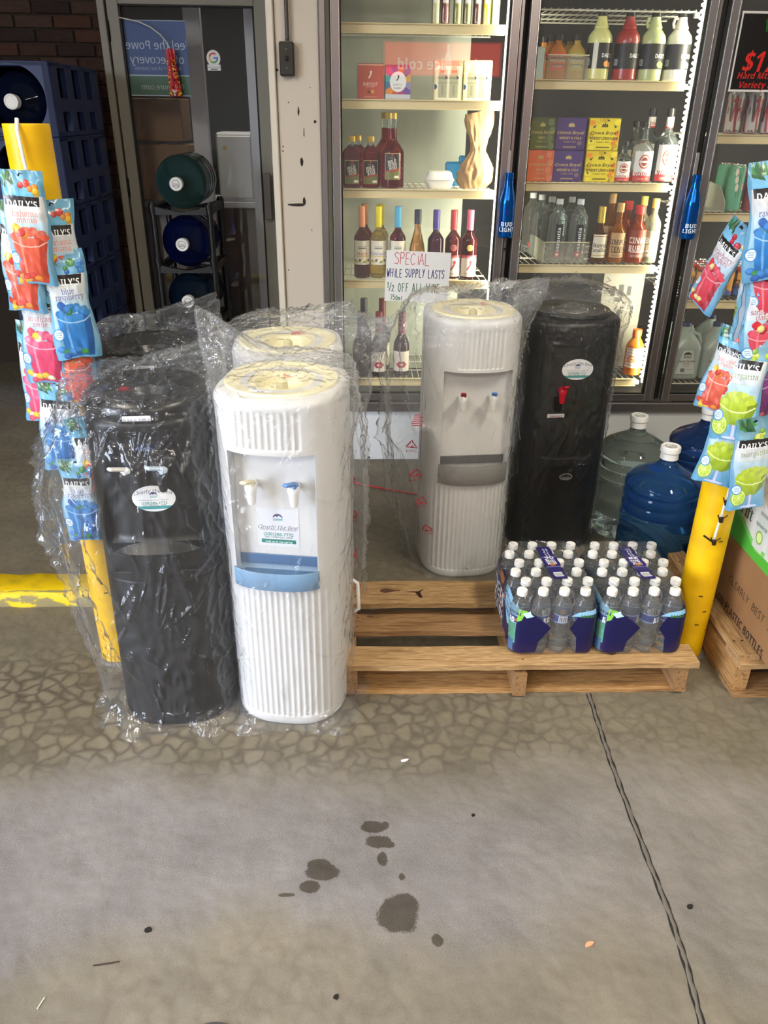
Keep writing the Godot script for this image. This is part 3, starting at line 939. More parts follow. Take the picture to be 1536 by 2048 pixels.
		var cv := Cv.new(256, 256, Color(0, 0, 0, 0))
		cv.text("BUD", 128, 110, 66, H("e8eef6"), "Droid Sans", 700, 0, 0, false, 1.0)
		cv.text("LIGHT", 128, 196, 66, H("e8eef6"), "Droid Sans", 700, 0, 0, false, 0.9)
		part("lettering", band(0.0336, 0.018, 0.08, 1.1, 16), print_mat("pull_print", cv, 0.3, {"transparency": BaseMaterial3D.TRANSPARENCY_ALPHA_SCISSOR, "alpha_scissor_threshold": 0.5}), t)
		cv = Cv.new(64, 64, Color(0, 0, 0, 0))
		for k in 3:
			var rr := 26.0 - k * 9
			cv.line([Vector2(32, 32 - rr), Vector2(32 + rr * 0.8, 32), Vector2(32, 32 + rr), Vector2(32 - rr * 0.8, 32), Vector2(32, 32 - rr)], 3, H("0a2f86"))
		part("emblem", band(0.0336, 0.085, 0.12, 0.5, 10), print_mat("pull_emblem", cv, 0.3, {"transparency": BaseMaterial3D.TRANSPARENCY_ALPHA_SCISSOR, "alpha_scissor_threshold": 0.5}), t)
		part("mount", box(V(0.02, 0.06, 0.03), 0.003, V(0, 0.12, -0.04)), mat("alu"), t)
		part("hanger", box(V(0.016, 0.09, 0.006), 0.002, V(0.0, 0.285, -0.036)), mat("alu_bright"), t)
		part("keyhole", lathe([Vector2(0.006, 0), Vector2(0.005, 0.003), Vector2(0, 0.003)], 12), mat("rubber"), t, rot(90, 0, 0, V(0.012, -0.055, -0.039)))
	# hand lettered notice hung on the first door
	var note := notice()
	solo("handwritten_notice", box(V(0.276, 0.212, 0.0012)).add(sheet(0.276, 0.212, V(0, 0, 0.0008))), print_mat("notice", note, 0.7), "white hand-lettered wine special notice taped on the first cooler door", "sign", rot(0, 0, -2.0, V(0.252, 0.866, z + 0.03)))
	# price poster on the third door
	var cv := Cv.new(512, 420, H("171414"))
	for k in 4:
		cv.rect([0, 0, 0, 500][k], [0, 408, 0, 0][k], [512, 512, 10, 12][k], [12, 12, 420, 420][k], H("d8d4d0"))
	for q in [[150, 40, "1d5c22"], [210, 46, "2f7d2f"], [250, 60, "571a1a"], [180, 76, "3d8a35"]]:
		cv.poly([Vector2(q[0], q[1]), Vector2(q[0] + 60, q[1] - 12), Vector2(q[0] + 76, q[1] + 46), Vector2(q[0] + 10, q[1] + 64)], H(q[2]))
	cv.text("LIVE", 250, 74, 22, H("d8dcd0"), "Droid Sans", 700, 0.2, -0.3)
	cv.text("$17.99", 250, 262, 104, H("d42a22"), "Droid Sans", 700, 0.18, 0, false, 0.85)
	cv.text("Hard Mtn Dew", 206, 334, 34, H("c22b24"), "Droid Sans", 700, 0.2)
	cv.text("Variety Pack", 202, 384, 34, H("c22b24"), "Droid Sans", 700, 0.2)
	solo("price_poster", box(V(0.33, 0.27, 0.002)).add(sheet(0.33, 0.27, V(0, 0, 0.0013))), print_mat("price_poster", cv, 0.3), "black poster with red price lettering on the third cooler door", "poster", Transform3D(Basis(), V(1.625, 1.722, z + 0.022)))

func notice() -> Cv:
	var cv := Cv.new(552, 424, H("dcdcda"))
	var L := {   # pen strokes of each letter on a 10 x 14 field, y down
		"S": [[9, 2, 6, 0, 2, 1, 1, 4, 4, 6, 8, 8, 9, 11, 6, 14, 1, 13]], "P": [[2, 14, 2, 0, 7, 0, 9, 3, 7, 7, 2, 7]], "E": [[8, 0, 2, 0, 2, 14, 8, 14], [2, 7, 7, 7]],
		"C": [[9, 2, 6, 0, 2, 3, 1, 8, 3, 13, 6, 14, 9, 12]], "I": [[5, 3, 5, 14], [5, 0, 5, 0.6]], "A": [[1, 14, 5, 0, 9, 14], [2.5, 9, 7.5, 9]], "L": [[2, 0, 2, 14, 9, 14]],
		"W": [[0, 0, 3, 14, 5, 4, 7, 14, 10, 0]], "H": [[1, 0, 1, 14], [9, 0, 9, 14], [1, 7, 9, 7]], "U": [[1, 0, 1, 10, 4, 14, 7, 13, 9, 9, 9, 0]], "Y": [[1, 0, 5, 6], [9, 0, 5, 6, 3, 14]],
		"T": [[0, 0, 10, 0], [5, 0, 5, 14]], "O": [[5, 0, 2, 3, 1, 8, 3, 13, 6, 14, 9, 9, 8, 3, 5, 0]], "F": [[8, 0, 2, 0, 2, 14], [2, 6, 7, 6]], "N": [[1, 14, 1, 0, 9, 14, 9, 0]],
		"1": [[3, 2, 5, 0, 5, 9]], "/": [[1, 14, 7, 0]], "2": [[2, 6, 5, 4, 8, 6, 6, 10, 2, 14, 9, 14]], "7": [[1, 0, 9, 0, 4, 14]], "5": [[8, 0, 3, 0, 2, 6, 6, 5, 9, 9, 6, 14, 1, 13]], "0": [[5, 0, 1, 5, 2, 12, 5, 14, 8, 11, 8, 4, 5, 0]],
		"M": [[1, 14, 1, 7, 3, 6, 5, 8, 5, 14], [5, 8, 7, 6, 9, 8, 9, 14]], "l": [[4, 3, 4, 14]]}
	for q in [["SPECIAL", 66, 14, 4.6, 6.8, "b8203c", 46, 5.0], ["WHILE SUPPLY LASTS", 10, 150, 2.35, 4.8, "14125e", 29.5, 6.0], ["1/2 OFF ALL WINE", 12, 268, 2.6, 5.0, "0f5a34", 33.5, 6.0], ["750Ml", 48, 372, 1.9, 3.0, "0f5a34", 23, 5.0]]:
		var x: float = q[1]
		for ch in q[0]:
			if L.has(ch):
				var wob := rng.randf_range(-4, 4)
				for s in L[ch]:
					var pts := []
					for k in range(0, s.size(), 2):
						pts.append(Vector2(x + s[k] * q[3], q[2] + wob + s[k + 1] * q[4]))
					cv.line(pts, q[7], H(q[5]))
			x += q[6] * (0.62 if ch in "I1/" else 0.7 if ch == " " else 1.0)
	return cv

func simple_label(key: String, bg: Color, draw: Callable, w := 96, h := 128, opt := {}) -> StandardMaterial3D:
	if M.has(key):
		return M[key]
	var cv := Cv.new(w, h, bg)
	draw.call(cv)
	return print_mat(key, cv, 0.5, opt)

func products_one() -> void:
	var red := liquid("wine_red", Color(0.62, 0.05, 0.06), 0.12)
	var gold := mat("cap_gold", Color(0.80, 0.68, 0.30), 0.35, 0.4)
	var rose := simple_label("rose_label", H("141210"), func(c):
		c.rect(0, 86, 96, 42, H("6f7038"))
		c.rect(0, 0, 96, 4, H("b4a464")); c.rect(0, 0, 4, 128, H("b4a464")); c.rect(92, 0, 4, 128, H("b4a464"))
		c.ell(48, 10, 9, 6, H("a8202a"))
		c.text("Richards", 48, 23, 6, H("d8d0c0"))
		c.text("WILD", 44, 40, 15, H("f0ece2"), "Droid Sans", 700, 0.15, -0.18)
		c.text("IRISH", 48, 56, 15, H("f0ece2"), "Droid Sans", 700, 0.15, -0.18)
		c.text("ROSE", 54, 72, 15, H("f0ece2"), "Droid Sans", 700, 0.15, -0.18)
		c.poly([Vector2(4, 86), Vector2(92, 72), Vector2(92, 84), Vector2(4, 92)], H("9c3a22"))
		c.rect(60, 108, 30, 12, H("ece8dc")))
	for q in [[-0.030, -3.650, "small flask of red wine at the left end of the third shelf, pale label"], [-0.004, -3.77, "small flask of red wine standing behind the left-most red wine flask"], [0.050, -3.652, "small flask of red wine between the left-most flask and the big bottle"]]:
		bottle({"at": V(q[0], 1.206, q[1]), "label": q[2], "group": "red wine bottles on the third shelf", "r": 0.039, "h": 0.2, "sh": 0.68, "nk": 0.84, "nr": 0.014, "flat": 0.66, "mat": red, "fill": 0.8, "cap": gold, "cap0": 0.9, "print": rose, "at_label": [0.08, 0.55, 0.85]})
	for q in [[0.142, -3.668, "tall round bottle of dark red wine with black label, foremost on the third shelf"], [0.118, -3.79, "tall round bottle of dark red wine standing right behind its twin"]]:
		bottle({"at": V(q[0], 1.206, q[1]), "label": q[2], "group": "red wine bottles on the third shelf", "r": 0.052, "h": 0.29, "sh": 0.46, "nk": 0.66, "nr": 0.019, "mat": red, "fill": 0.8, "cap": gold, "cap0": 0.925, "print": rose, "at_label": [0.12, 0.48, 0.62]})
	# foam box, paper bag, blue packet
	var fb := thing("foam_box", "white foam takeaway box on the third shelf of the first door", "box", V(0.35, 1.206, -3.68))
	var foam := mat("foam", Color(0.93, 0.92, 0.88), 0.6)
	part("base", G.new().grid(6, 40, func(r, c):
		var a = -TAU * c / 40
		var p: Vector2 = [Vector2(0.0, 0), Vector2(0.050, 0), Vector2(0.060, 0.032), Vector2(0.065, 0.034), Vector2(0.058, 0.034), Vector2(0, 0.034), Vector2(0, 0.034)][r]
		var k := pow(pow(absf(cos(a)), 5) + pow(absf(sin(a)), 5), -0.2)
		return V(cos(a) * k * p.x, p.y, sin(a) * k * p.x), true), foam, fb)
	part("lid", G.new().grid(5, 40, func(r, c):
		var a = -TAU * c / 40
		var p: Vector2 = [Vector2(0.065, 0.035), Vector2(0.060, 0.038), Vector2(0.050, 0.064), Vector2(0.045, 0.068), Vector2(0, 0.068), Vector2(0, 0.068)][r]
		var k := pow(pow(absf(cos(a)), 5) + pow(absf(sin(a)), 5), -0.2)
		return V(cos(a) * k * p.x, p.y, sin(a) * k * p.x), true), foam, fb)
	var nz := FastNoiseLite.new()
	nz.frequency = 4.5
	nz.fractal_type = FastNoiseLite.FRACTAL_RIDGED
	solo("paper_bag", G.new().grid(40, 60, func(r, c):
		var t = r / 40.0
		var a = -TAU * c / 60
		var prof := [0.045, 0.062, 0.064, 0.058, 0.042, 0.028, 0.030, 0.038, 0.048, 0.052, 0.050]
		var k = t * 10
		var rr: float = lerpf(prof[int(k)], prof[mini(int(k) + 1, 10)], k - int(k))
		var sq := pow(pow(absf(cos(a)), 3) + pow(absf(sin(a)), 3), -0.33)
		rr *= sq * (1.0 + 0.34 * nz.get_noise_3d(cos(a) * 0.6, t * 0.5, sin(a) * 0.6))
		return V(cos(a) * rr + 0.012 * sin(t * 3.4) + 0.015 * t * t, t * 0.30 + (0.014 * cos(a) * t if r > 36 else 0.0), sin(a) * rr * lerpf(0.75, 0.35, smoothstep(0.4, 1.0, t))), true), mat("paper", H("9c7c56"), 0.85, 0, {"cull_mode": BaseMaterial3D.CULL_DISABLED}), "crumpled brown paper bag twisted round a bottle on the third shelf", "paper bag", Transform3D(Basis(), V(0.496, 1.206, -3.675)))
	solo("blue_packet", box(V(0.09, 0.10, 0.04), 0.008, V(0, 0.05, 0)).add(box(V(0.03, 0.03, 0.02), 0.006, V(0.03, 0.11, 0))), mat("packet_blue", H("2d94c8"), 0.35), "bright blue packet half hidden behind the foam box and paper bag", "packet", rot(0, 12, 0, V(0.432, 1.206, -3.80)))
	# second shelf: boxed wines and windowed bottle cartons
	var rb := simple_label("redbox", H("b8503c"), func(c):
		c.rect(0, 0, 128, 5, H("e0b090"))
		c.ell(66, 34, 5, 7, H("f0e4d8")); c.line([Vector2(68, 34), Vector2(64, 46), Vector2(56, 58)], 6, H("f0e4d8"))
		c.text("BAREFOOT", 64, 86, 13, H("f2ddd0"), "Droid Sans", 400, 0, 0, false, 0.8)
		c.text("BOX WINE", 64, 97, 7, H("e8c8b8"))
		c.ell(58, 120, 10, 7, H("7e2020")); c.ell(74, 118, 10, 8, H("d89a40"))
		c.text("RED MOSCATO", 64, 142, 7, H("e8c8b8")), 128, 150)
	carton_box("wine_box", "brick-red wine box with a pale footprint mark on the second shelf", "box", V(0.048, 1.545, -3.665), V(0.107, 0.126, 0.09), mat("redbox_side", H("a84430"), 0.5), rb)
	var fan := simple_label("fanbox", H("7a3a78"), func(c):
		var cols := ["8a8ab4", "6a4a98", "a83a70", "c2503a", "d88a3a", "3a6a9a", "46a09a", "b8407a", "5a3a88", "c87030", "3a5a8a", "d0a040"]
		for k in 12:
			var a := TAU * k / 12
			var b2 := TAU * (k + 1) / 12
			c.poly([Vector2(64, 72), Vector2(64, 72) + Vector2(cos(a), sin(a)) * 130, Vector2(64, 72) + Vector2(cos(b2), sin(b2)) * 130], H(cols[k]))
		c.rect(0, 128, 128, 22, H("c8ccd0")); c.rect(0, 0, 128, 8, H("8a1a48"))
		c.ell(64, 72, 42, 46, H("e8eae6"))
		c.ell(66, 48, 4, 6, H("26242a")); c.line([Vector2(68, 50), Vector2(64, 58), Vector2(57, 66)], 5, H("26242a"))
		c.text("BAREFOOT", 64, 86, 9, H("8a8a8a"), "Droid Sans", 400, 0, 0, false, 0.8)
		c.text("BUBBLY", 64, 100, 8, H("5a5a5a")), 128, 150)
	carton_box("wine_box", "wine box with a fan of many colours round a white disc on the second shelf", "box", V(0.160, 1.545, -3.665), V(0.105, 0.123, 0.09), mat("fan_side", H("6a2a60"), 0.5), fan)
	for q in [[0.369, "cream four-bottle carton with coral tops, left of its twin on the second shelf", H("e07a58")], [0.488, "cream four-bottle carton with pale tops at the right of the second shelf", H("d8cfae")]]:
		var tint: Color = q[2]
		var fp := simple_label("four" + str(q[0]), H("e6e2cc"), func(c):
			c.rect(0, 0, 128, 20, Color(tint).lerp(H("e6dcb8"), 0.4)); c.rect(0, 0, 6, 150, H("d9cf86")); c.rect(122, 0, 6, 150, H("d9cf86"))
			for k in 2:
				var x := 38 + k * 52
				c.rect(x - 22, 32, 44, 110, H("c4c2a2")); c.ell(x, 34, 14, 16, H("b4b49a")); c.rect(x - 18, 44, 36, 98, H("a8a88a"))
				c.rect(x - 14, 36, 28, 10, tint)
				c.text("SPRITZER", x, 66, 8, H("55543c")); c.poly([Vector2(x + 12, 56), Vector2(x + 22, 64), Vector2(x + 12, 72)], H("26324a"))
				c.text("white wine", x, 84, 6, H("6c6a4e")); c.rect(x - 5, 92, 10, 40, H("94947a"))
			c.ell(2, 100, 10, 10, H("2a4a68")), 128, 150)
		carton_box("bottle_carton", q[1], "carton", V(q[0] - 0.004, 1.545, -3.665), V(0.115, 0.143, 0.09), mat("carton_cream", H("d9d2b0"), 0.55), fp)
	# top shelf: tall cans
	for q in [[0.308, "c8c88a", "leftmost"], [0.345, "6a1f1c", "second"], [0.394, "8a8838", "third"], [0.433, "6a6a2a", "fourth"], [0.474, "5a2a22", "fifth"], [0.510, "dcd820", "sixth"], [0.545, "b8bcae", "rightmost"]]:
		var m := simple_label("can_" + q[1], H(q[1]), func(c):
			for k in 3:
				c.rect(14 + k * 34, 0, 9, 128, H(q[1]).lerp(Color.WHITE, 0.45)); c.rect(26 + k * 34, 0, 8, 128, H(q[1]).darkened(0.5))
			c.text("ICE", 48, 60, 20, H("e8e4d8"), "Droid Sans", 700, 0, -PI / 2))
		var t := thing("tall_can", "tall slim can on the top shelf of the first door, %s of its row" % q[2], "can", V(q[0], 1.812, -3.66), 0, "tall cans on the top shelf")
		part("body", lathe([Vector2(0, 0), Vector2(0.013, 0), Vector2(0.017, 0.005), Vector2(0.0175, 0.008), Vector2(0.0175, 0.165), Vector2(0.013, 0.175), Vector2(0.0, 0.174)], 24), m, t)
		part("rim", lathe([Vector2(0.013, 0.174), Vector2(0.0145, 0.176), Vector2(0.0145, 0.178), Vector2(0.012, 0.178)], 20), mat("alu_bright"), t)
	# fourth shelf: wines with coloured foils
	var wines := [[0.013, "f0a070", "peach foil and white label", "8a2a2c", "PEACH", "c46a3a"], [0.086, "e6d81a", "yellow foil, pale yellow wine and white label", "e8d48a", "LEMONADE", "8a7ab0"], [0.173, "4aa8d0", "sky blue foil", "6a2036", "SUGAR", "707060"], [0.260, "26263a", "black foil and sloping shoulders", "c08a50", "", ""], [0.343, "4a3a8a", "violet foil", "4a2040", "", ""], [0.421, "b03a3a", "red foil and round pink seal", "7a2a30", "BAREFOOT", "9a3a48"], [0.494, "d8607a", "pink foil, gold seal and footprint label", "7a2c34", "BAREFOOT", "a03c50"]]
	for i in 7:
		var q: Array = wines[i]
		var lab := simple_label("wine_label%d" % i, H("ded8c8") if i < 3 else H("e4dcd0"), func(c):
			if i < 3:
				c.text("SEASIDE", 48, 32, 8, H("55605a")); c.rect(28, 38, 40, 5, H("6a7468"))
				c.text(q[4], 48, 70, 15, H(q[5]), "Droid Sans", 700, 0, 0, false, 0.85)
				c.rect(10, 80, 76, 4, H("c9b23a"))
				for k in 7:
					c.ell(14 + k * 12, 108 + 5 * sin(k * 2.0), 8, 7, [H("7a8a4a"), H("d0c050"), H("58482e"), H("e8e4d8")][k % 4])
			else:
				c.rect(0, 0, 96, 18, H("b03844")); c.text(q[4], 48, 14, 9, H("f0dcd8"))
				c.ell(56, 42, 8, 11, H("a83a48")); c.line([Vector2(60, 44), Vector2(52, 62), Vector2(40, 84)], 9, H("a83a48"))
				c.text("MOSCATO", 48, 110, 8, H("7a5a50")))
		var lq := liquid("wine%d" % i, H(q[3]), 0.1)
		var sl := i == 3
		for back in ([0, 1] if i < 2 else [0]):
			var o := {"at": V(q[0] + 0.013 * back, 0.828, -3.652 - 0.09 * back), "label": "wine bottle with %s on the fourth shelf" % q[2] if back == 0 else "wine bottle hidden behind the one with %s" % q[2], "group": "wine bottles on the fourth shelf", "r": 0.036, "h": 0.302 if i < 3 else 0.29, "sh": 0.36 if sl else 0.56, "nk": 0.74 if sl else 0.70, "nr": 0.0135, "mat": lq, "cap": mat("foil%d" % i, H(q[1]), 0.4), "cap0": 0.72 if not sl else 0.8, "cap_r": 0.0155}
			if i != 3 and i != 4:
				o["print"] = lab
				o["at_label"] = [0.2, 0.54, 1.15]
			if i > 4:
				o["at_label"] = [0.04, 0.36, 1.15]
				o["print2"] = simple_label("seal%d" % i, Color(0, 0, 0, 0), func(c): c.ell(32, 32, 30, 30, H("c06a62") if i == 5 else H("c8a860")); c.ell(32, 32, 22, 22, H("a0504e") if i == 5 else H("b08a48")), 64, 64, {"transparency": BaseMaterial3D.TRANSPARENCY_ALPHA_SCISSOR, "alpha_scissor_threshold": 0.5})
				o["at_label2"] = [0.42, 0.52, 0.42, 0.0372]
			bottle(o)
	# lowest shelf, half hidden by the bags
	var pk := simple_label("dot_label", H("dcd4c4"), func(c):
		for k in 6:
			c.ell(48 + 18 * cos(k * 1.05), 84 + 14 * sin(k * 1.05), 9, 8, H("a82c34")))
	var foil_dk := mat("foil_dk", H("3a3440"), 0.4)
	var foil_rd := mat("foil_rd", H("7a2a30"), 0.4)
	for q in [[0.006, -3.65, 0.30, 0, "dark foiled sparkling bottle at the left of the lowest shelf"], [0.022, -3.75, 0.34, 0, "dark foiled sparkling bottle behind the left one on the lowest shelf"], [0.092, -3.65, 0.30, 1, "red foiled bottle with berry label on the lowest shelf"], [0.110, -3.75, 0.34, 1, "red foiled bottle behind the berry label one on the lowest shelf"], [0.2, -3.66, 0.30, 1, "red foiled bottle on the lowest shelf, right of the others"]]:
		var o := {"at": V(q[0], 0.372, q[1]), "label": q[4], "group": "foiled bottles on the lowest shelf", "r": 0.038, "h": q[2], "sh": 0.46, "nk": 0.68, "nr": 0.014, "mat": liquid("wine_dark", H("4a3434"), 0.3), "cap": foil_rd if q[3] else foil_dk, "cap0": 0.66, "cap_r": 0.017}
		if q[3]:
			o["print"] = pk
			o["at_label"] = [0.08, 0.4, 1.2]
		bottle(o)

func products_two() -> void:
	var blk := mat("cap_black", Color(0.04, 0.04, 0.04), 0.4)
	solo("white_packet", box(V(0.034, 0.115, 0.05), 0.004, V(0, 0.0575, 0)), mat("packet_pale", H("c4d4d0"), 0.4), "narrow pale packet at the left end of the middle door's second shelf", "packet", Transform3D(Basis(), V(0.735, 1.625, -3.65)))
	var lab := func(key: String, col: String) -> StandardMaterial3D:
		return simple_label(key, H(col), func(c):
			c.rect(0, 34, 96, 36, H(col).darkened(0.55)); c.text("Party", 48, 24, 16, H("f0e8d8"), "Droid Serif", 700, 0.3); c.text("PRESSAGE", 48, 60, 20, H("f2e2b8"), "Droid Sans", 700, 0, 0, false, 0.7)
			c.rect(8, 82, 80, 24, H(col).darkened(0.3)); c.text("FLAVOR", 48, 100, 11, H("f0e8d8"), "Droid Sans", 700))
	for q in [[0.808, "e0562c", "f0a04a", "orange flask with red label"], [0.884, "a8a030", "e0c060", "yellow flask with olive label"]]:
		for k in 3:
			bottle({"at": V(q[0] - 0.016 * k, 1.627, -3.642 - 0.062 * k), "label": "%s %s" % [q[3], ["standing in the clear tray on the second shelf", "second in its row behind the clear tray front", "last of its row, furthest back behind the clear tray"][k]], "group": "flasks in the clear tray", "r": 0.036, "h": 0.158, "sh": 0.6, "nk": 0.8, "nr": 0.013, "flat": 0.6, "mat": liquid("flask" + q[1], H(q[2]), 0.5), "cap": blk, "cap0": 0.87, "print": lab.call("flask_label" + q[1], q[1]), "at_label": [0.2, 0.6, 0.95]})
	var tr := thing("clear_tray", "clear plastic shelf tray holding the orange and yellow flasks", "tray", V(0.846, 1.626, -3.7))
	var clear := film("tray_clear", Color(0.95, 0.93, 0.85), 0.10, 0.08)
	part("front", box(V(0.165, 0.085, 0.003), 0, V(0, 0.0425, 0.09)), clear, tr)
	part("rim", box(V(0.168, 0.004, 0.005), 0.001, V(0, 0.086, 0.09)), mat("rim_cream", H("e6dcb8"), 0.35), tr)
	for s in [-1, 0, 1]:
		part("divider", box(V(0.002, 0.08, 0.18), 0, V(s * 0.082, 0.04, 0)), clear, tr)
	# four big mixer jugs
	var js := [[0.980, "d9db8e", "yellow", "f0a03c"], [1.094, "a02420", "red", "2a0f0e"], [1.198, "bcc98c", "pale green", "8ab84a"], [1.305, "e2dfc6", "milky white", "5ab0d8"]]
	for i in 4:
		var q: Array = js[i]
		var t := thing("mixer_jug", "large %s drink mixer jug with black label on the second shelf" % q[2], "bottle", V(q[0], 1.625, -3.665), 0, "mixer jugs on the second shelf")
		var m := mat("mix" + q[2], H(q[1]), 0.22, 0, {"subsurf_scatter_enabled": true, "subsurf_scatter_strength": 0.3, "clearcoat_enabled": true})
		part("body", lathe([Vector2(0, 0), Vector2(0.042, 0), Vector2(0.048, 0.006), Vector2(0.049, 0.05), Vector2(0.0485, 0.135), Vector2(0.05, 0.14), Vector2(0.046, 0.16), Vector2(0.032, 0.178), Vector2(0.027, 0.183), Vector2(0.029, 0.19), Vector2(0.024, 0.2), Vector2(0.019, 0.215), Vector2(0.018, 0.228), Vector2(0, 0.228)], 32), m, t)
		part("cap", lathe([Vector2(0, 0.226), Vector2(0.019, 0.226), Vector2(0.019, 0.24), Vector2(0, 0.241)], 20), blk, t)
		if i > 1:
			part("handle", tube([V(-0.018, 0.222, 0.0), V(-0.032, 0.222, 0.004), V(-0.036, 0.205, 0.004), V(-0.03, 0.188, 0.004)], 0.006, 8), m, t)
		part("label", band(0.0502, 0.042, 0.132, 1.5, 20), simple_label("mix_label%d" % i, H("141414"), func(c):
			for k in 6:
				c.line([Vector2(80 + k * 3, k * 18), Vector2(70 + (k % 2) * 16, k * 18 + 14)], 4, H("2c2c2c"))
			c.rect(8, 20, 22, 66, H("1f1f1f")); c.rect(10, 78, 26, 32, H("d8d8d2"))
			for k in 9:
				c.rect(12 + k * 2.6, 80, 1.3, 28, H("222222"))
			if i == 0:
				c.rect(50, 0, 26, 128, H("d8d8c8"))
			c.text("DAILY'S", 140, 62, 20, H("e8e8e8"), "Droid Sans", 700, 0, 0, false, 0.85)
			c.ell(130, 104, 18, 16, H(q[3])); c.ell(152, 108, 14, 14, H(q[3]).lightened(0.2)), 192, 128), t)
	# boxed cans in two layers
	var cb := [[0.775, 0, 0.112, "e0683c", "ORANGE", "orange whisky drink box, lower left of the stacked boxes", "PEACH"], [0.770, 1, 0.112, "4a5a20", "GREEN", "dark green apple whisky drink box on top of the orange one", "APPLE"], [0.893, 0, 0.128, "4a3470", "PURPLE", "purple whisky drink box in the lower layer", "WHISKY & COLA"], [0.891, 1, 0.128, "46306a", "PURPLE", "purple whisky drink box in the upper layer", "WHISKY & COLA"], [1.034, 0, 0.134, "dcc41c", "YELLOW", "yellow lemonade whisky drink box in the lower layer", "WHISKY LEMONADE"], [1.032, 1, 0.132, "e0cc20", "YELLOW", "yellow lemonade whisky drink box in the upper layer", "WHISKY LEMONADE"]]
	for q in cb:
		var col: Color = H(q[3])
		var lem: bool = q[4] == "YELLOW"
		var f := simple_label("crown" + q[3] + q[6], col, func(c):
			if lem:
				for k in 9:
					c.ell([10, 118, 6, 122, 20, 110, 112, 14, 64][k], [20, 16, 80, 70, 140, 130, 100, 110, 6][k], 15, 13, [H("e8961e"), H("f0e040"), H("c8a818")][k % 3])
					c.line([Vector2(rng.randf_range(0, 128), rng.randf_range(0, 150)), Vector2(rng.randf_range(0, 128), rng.randf_range(0, 150)).lerp(Vector2(64, 75), 0.75)], 1, H("3a4a1a"))
				for k in 7:
					c.poly([Vector2([14, 100, 8, 116, 30, 98, 70][k], [38, 30, 100, 92, 142, 146, 3][k]), Vector2([30, 116, 20, 126, 40, 112, 84][k], [30, 36, 108, 84, 136, 140, 8][k]), Vector2([20, 108, 10, 118, 34, 104, 76][k], [46, 44, 112, 100, 149, 149, 14][k])], H("2a3a1c"))
				c.rect(26, 40, 76, 110, H("e6d428")); c.ell(64, 42, 38, 22, H("e6d428"))
			elif q[4] != "PURPLE":
				for k in 4:
					c.ell(104 + 8 * (k % 2), 20 + k * 38, 15, 17, col.lightened(0.22))
			var ink := H("2a2410") if lem else H("c9b46a")
			c.poly([Vector2(50, 34), Vector2(56, 22), Vector2(60, 29), Vector2(64, 18), Vector2(68, 29), Vector2(72, 22), Vector2(78, 34)], ink); c.rect(51, 35, 26, 5, ink)
			c.text("Crown Royal", 64, 68, 15, ink, "Droid Serif", 700, 0.3, 0, false, 0.85)
			c.text(q[6], 64, 94, 12, ink, "Droid Sans", 700, 0, 0, false, 0.75)
			c.text("CANNED DRINK", 64, 112, 6, ink); c.rect(36, 134, 56, 6, ink.lerp(col, 0.3))
			c.ell(106, 118, 10, 10, ink.lerp(col, 0.6) if not lem else H("d98a1c")), 128, 150)
		carton_box("drink_box", q[5], "box", V(q[0], 1.241 + q[1] * 0.1235, -3.675), V(q[2], 0.122, 0.11), mat("crown_side" + q[3], col.darkened(0.15), 0.45), f, 0, "stacked whisky drink boxes")
	# vodka: three sizes, more behind
	var vod := simple_label("vodka", Color(0.86, 0.86, 0.84), func(c):
		c.rect(0, 104, 96, 24, H("b8322e")); c.text("VODKA", 48, 98, 17, H("a03030"), "Droid Sans", 700)
		c.ell(48, 44, 26, 30, H("b03a34")); c.ell(48, 44, 21, 25, H("dcc8b8")); c.ell(48, 44, 15, 18, H("8a3a30")); c.rect(24, 40, 48, 9, H("e8e0d0"))
		c.text("DISTILLED", 48, 118, 8, H("f0e0d8")))
	var vg := liquid("vodka_glass", Color(0.9, 0.95, 0.95), 0.03, 0.03, 0.03)
	var vl := simple_label("vodka_neck", H("d8d6d0"), func(c): c.rect(0, 54, 96, 10, H("b8322e")); c.text("VODKA", 48, 40, 18, H("b03a34"), "Droid Sans", 700), 96, 64)
	for q in [[1.138, -3.65, 0.158, 0.038, 0.7, "smallest vodka flask, beside the yellow boxes"], [1.222, -3.665, 0.235, 0.047, 1.0, "middle-sized vodka bottle with black cap"], [1.322, -3.668, 0.285, 0.05, 1.0, "largest vodka bottle, beside the led strip"], [1.285, -3.79, 0.285, 0.045, 1.0, "tall vodka bottle behind the middle-sized one"], [1.225, -3.8, 0.235, 0.045, 1.0, "vodka bottle behind the row, partly hidden by the middle-sized one"]]:
		var big: bool = q[2] > 0.2
		bottle({"at": V(q[0], 1.241, q[1]), "label": q[5] + " on the third shelf", "group": "vodka bottles on the third shelf", "r": q[3], "h": q[2], "sh": 0.52, "nk": 0.72, "nr": 0.015 if big else 0.013, "flat": q[4], "mat": vg, "cap": blk, "cap0": 0.9, "print": vod, "at_label": [0.02, 0.52, 0.95]})
		if q[2] > 0.25:
			part("neck_label", band(0.0162, q[2] * 0.74, q[2] * 0.89, 1.4, 12), vl, get_child(get_child_count() - 1))
	# fourth shelf: water bottles in a clear tray, whiskies
	var ess := simple_label("water_label", H("16181a"), func(c):
		c.text("essentia", 32, 92, 26, H("eef2f2"), "Droid Sans", 700, 0, -PI / 2, false, 1.0); c.rect(6, 160, 52, 32, H("a82a26")); c.rect(28, 166, 8, 22, H("f0f0f0")); c.rect(20, 173, 24, 8, H("f0f0f0")), 64, 192)
	var pet := liquid("pet_water", Color(0.93, 0.97, 0.97), 0.05, 0.05, 0.03)
